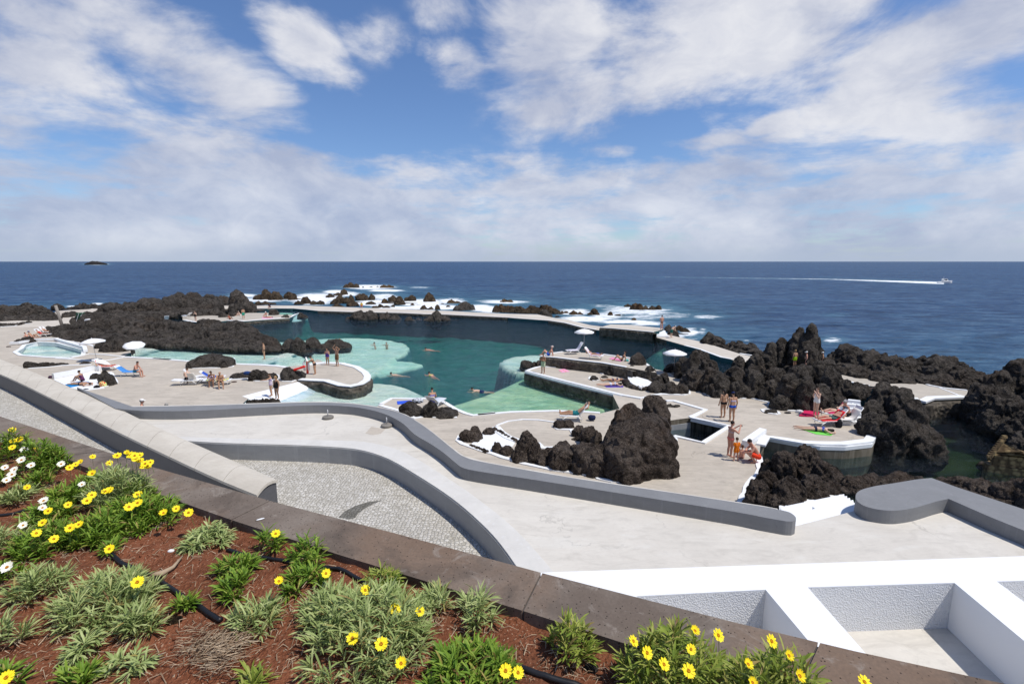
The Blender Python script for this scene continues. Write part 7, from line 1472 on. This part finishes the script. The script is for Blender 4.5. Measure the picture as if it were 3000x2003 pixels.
rp = [P(*q('c5', 120, 590), 1.45), P(*q('c5', 200, 606), 1.35), sg.location+Vector((-.28, .05, .61)), sg.location+Vector((.28, .05, .61)), P(*q('c5', 480, 634), 1.25)]
tag(MB().tube(rp, .022, 6).build('rope', cloth((.30, .18, .14)), None, True), 'brown rope stretched between rocks above the white steps', 'rope')
# leaning post and green bin at the far left
b = P(*q('d1', 858, 545), .5); tag(MB().tube([b, b+Vector((-.5, 0, 3.0))], [.20, .17], 10).build('wooden_post', M['woodg'], None, True), 'leaning weathered post on the far left deck', 'post')
gb = empty('waste_bin', P(*q('d1', 1125, 505), .5)); tag(gb, 'dark green bin with white bars between the left rocks', 'bin'); mb = MB(); mb.lathe([(.42, 0), (.5, .1), (.52, 1.5), (.45, 1.6)], n=14); mb.build('bin_body', cloth((.02, .07, .04)), gb)
MB().tube([(-.3, -.5, .4), (.25, -.55, 1.5)], .035, 6).build('bar', M['plastic'], gb); MB().tube([(0.1, -.5, .2), (.5, -.5, 1.2), (.7, -.4, 1.6)], .035, 6).build('bar', M['plastic'], gb)
R = Rock(); tag(MB().tube([P(*q('d1', 1205, 490), .9)+Vector((x_, 0, z_)) for x_, z_ in ((-.5, -.1), (-.2, .35), (.3, .4), (.6, 0))], .15, 8).build('lifebuoy', M['plastic'], None, True), 'white ring shaped float lying on the left rocks', 'float')
# white bench of the two women
bn = slab('bench', M['white'], Q('d1', [(735, 1275), (1000, 1225), (1290, 1160), (1380, 1165), (1400, 1290), (1440, 1392), (1120, 1430), (960, 1385), (880, 1345)]), ZL+.03, ZL, kind=None); tag(bn, 'low white painted sunbathing platform with the two women', 'platform')
o = strip_mb(Q('d1', [(735, 1272), (1000, 1222), (1300, 1155), (1385, 1160)]), ZL, .25, .45).build('low_wall', M['white']); tag(o, 'low white wall behind the two women on the platform', 'wall')
# umbrella bases standing on the ramp
for x, y, lb in ((818, 1395, 'round concrete umbrella base on the ramp, left one'), (1357, 1470, 'round concrete umbrella base on the ramp, right one close to the parapet')):
    t = empty('umbrella_base', P(*q('c2', x, y), ZF)); tag(t, lb, 'umbrella base', 'concrete umbrella bases on the ramp'); MB().lathe([(.22, 0), (.25, .03), (.25, .09), (.21, .12), (.04, .125)], n=24).build('disc', M['cem'], t, False); MB().tube([(0, 0, .1), (0, 0, .42)], .022, 8).build('tube', M['metal'], t, True)
    MB().tube([(0, 0, .34), (.06, 0, .34)], .008, 6).build('screw', M['metal'], t)
slab('ramp_patch', M['deck'], Q('c2', [(1160, 1530), (1215, 1470), (1345, 1490), (1300, 1535), (1230, 1545)]), ZF+.004, ZF+.0005)
# boat with cabin far out
bt = empty('motor_boat', P(2768, 829.5, SEA_Z)); bt.rotation_euler = (0, 0, math.radians(-4)); tag(bt, 'small white cabin cruiser heading right at the end of its wake', 'boat'); bs = bt.location.y/150*.62
M['bhull'] = mat('boat_paint', plain((.78, .78, .77), .3, .5)); M['bglass'] = mat('boat_window', plain((.02, .025, .03), .15, .5))
def hull():
    mb = MB(); L = 6.4; st = [(-3.2, 1.0, .75), (-1.6, 1.15, .80), (0, 1.15, .9), (1.6, .95, 1.05), (2.6, .5, 1.2), (3.3, .05, 1.35)]; vs = []
    for x, w, h in st: vs += [(x, -w, h), (x, -w*.75, .0), (x, 0, -.3), (x, w*.75, .0), (x, w, h)]
    fs = [(i*5+j, i*5+j+1, (i+1)*5+j+1, (i+1)*5+j) for i in range(5) for j in range(4)]+[(i*5+4, i*5, (i+1)*5, (i+1)*5+4) for i in range(5)]+[(0, 1, 2, 3, 4)]; return mb.add(vs, fs)
h_ = hull().build('hull', M['bhull'], bt); mb = MB(); mb.add([(-1.2, -.8, .9), (1.3, -.7, 1.0), (1.3, .7, 1.0), (-1.2, .8, .9), (-1.1, -.7, 2.1), (.5, -.6, 2.1), (.5, .6, 2.1), (-1.1, .7, 2.1)], [(0, 1, 5, 4), (1, 2, 6, 5), (2, 3, 7, 6), (3, 0, 4, 7), (4, 5, 6, 7)]); cb = mb.build('cabin', M['bhull'], bt)
MB().box((-.3, 0, 1.7), (1.3, 1.50, .34)).build('window_band', M['bglass'], cb); MB().box((-.4, 0, 2.16), (2.3, 1.6, .08)).build('cabin_roof', M['bhull'], bt); MB().tube([(-.8, 0, 2.2), (-.9, 0, 3.1)], .05, 6).build('mast', M['metal'], bt)
bt.scale = (bs,)*3
# stone ruin with small openings at the right edge
M['ruin'] = mat('brown_masonry', lambda g: (lambda v: setb(g, g.mix(g.mr(v.outputs[0], .35, .6), g.mix(g.noise(g.geo, 3, 6), (.17, .12, .06), (.34, .25, .13)), (.10, .07, .04)), .95, .1, g.bump(v.outputs[0], -.05)))((lambda v: (g.ln(g.geo, v.inputs[0]), v.inputs['Scale'].__setattr__('default_value', 4.5), v)[2])(g.n.new('ShaderNodeTexVoronoi'))))
rn = empty('stone_ruin', P(*q('c5', 1300, 1185), .3)); tag(rn, 'brown stone ruin with a row of small square openings and a stair edge', 'ruin'); Mr = Matrix.Translation(-rn.location)
def rq(x, y, z): return Mr @ P(*q('c5', x, y), z)
b0, b1 = rq(1318, 1205, .3), rq(1760, 1250, .3); dx_ = (b1-b0); Lr = dx_.length; dx_.normalize(); hR = .52
mb = MB(); nW = 6; wall_n = Vector((-dx_.y, dx_.x, 0)); tck = .25
def rb(a0, a1, z0, z1, t, off=0):
    c_ = b0+dx_*((a0+a1)/2)+wall_n*off+Vector((0, 0, (z0+z1)/2)); Mx = Matrix.Translation(c_) @ Matrix(((dx_.x, wall_n.x, 0), (dx_.y, wall_n.y, 0), (0, 0, 1))).to_4x4(); mb.box((0, 0, 0), (a1-a0, t, z1-z0), Mx)
for i in range(nW+1):
    c0_ = Lr*i/nW; rb(max(0, c0_-.20), min(Lr, c0_+.20), .10, hR-.12, tck)
rb(0, Lr, 0, .12, tck+.02); rb(0, Lr, hR-.14, hR, tck+.02); rb(.05, Lr-.05, .02, hR-.05, .04, .13)
mb.build('pierced_wall', M['ruin'], rn)
mb = MB(); mb.add([b0+Vector((0, 0, hR)), b1+Vector((0, 0, hR)), rq(1700, 1140, 1.15), rq(1560, 1120, 1.15), rq(1480, 1082, 1.2), rq(1408, 1050, 1.2)], [(0, 1, 2, 3, 4, 5)]); o = mb.build('sloping_roof', M['ruin'], rn); sd = o.modifiers.new('thickness', 'SOLIDIFY'); sd.thickness = .10; sd.offset = -1
mb = MB(); p0, p1 = rq(1302, 1140, .85), rq(1418, 990, 1.6)
for i in range(11): mb.box(p0.lerp(p1, i/10), (.20, .10, .12))
mb.tube([p0-Vector((0, 0, .12)), p1-Vector((0, 0, .12))], .08, 6); mb.build('stair_edge', M['ruin'], rn)
tag(slab('ledge', M['ruin'], Q('c5', [(1255, 1180), (1300, 1172), (1480, 1205), (1700, 1215), (1720, 1260), (1450, 1230), (1380, 1220), (1290, 1205)]), .32, -1, kind=None), 'brown stone ledge at the foot of the ruin', 'ledge')
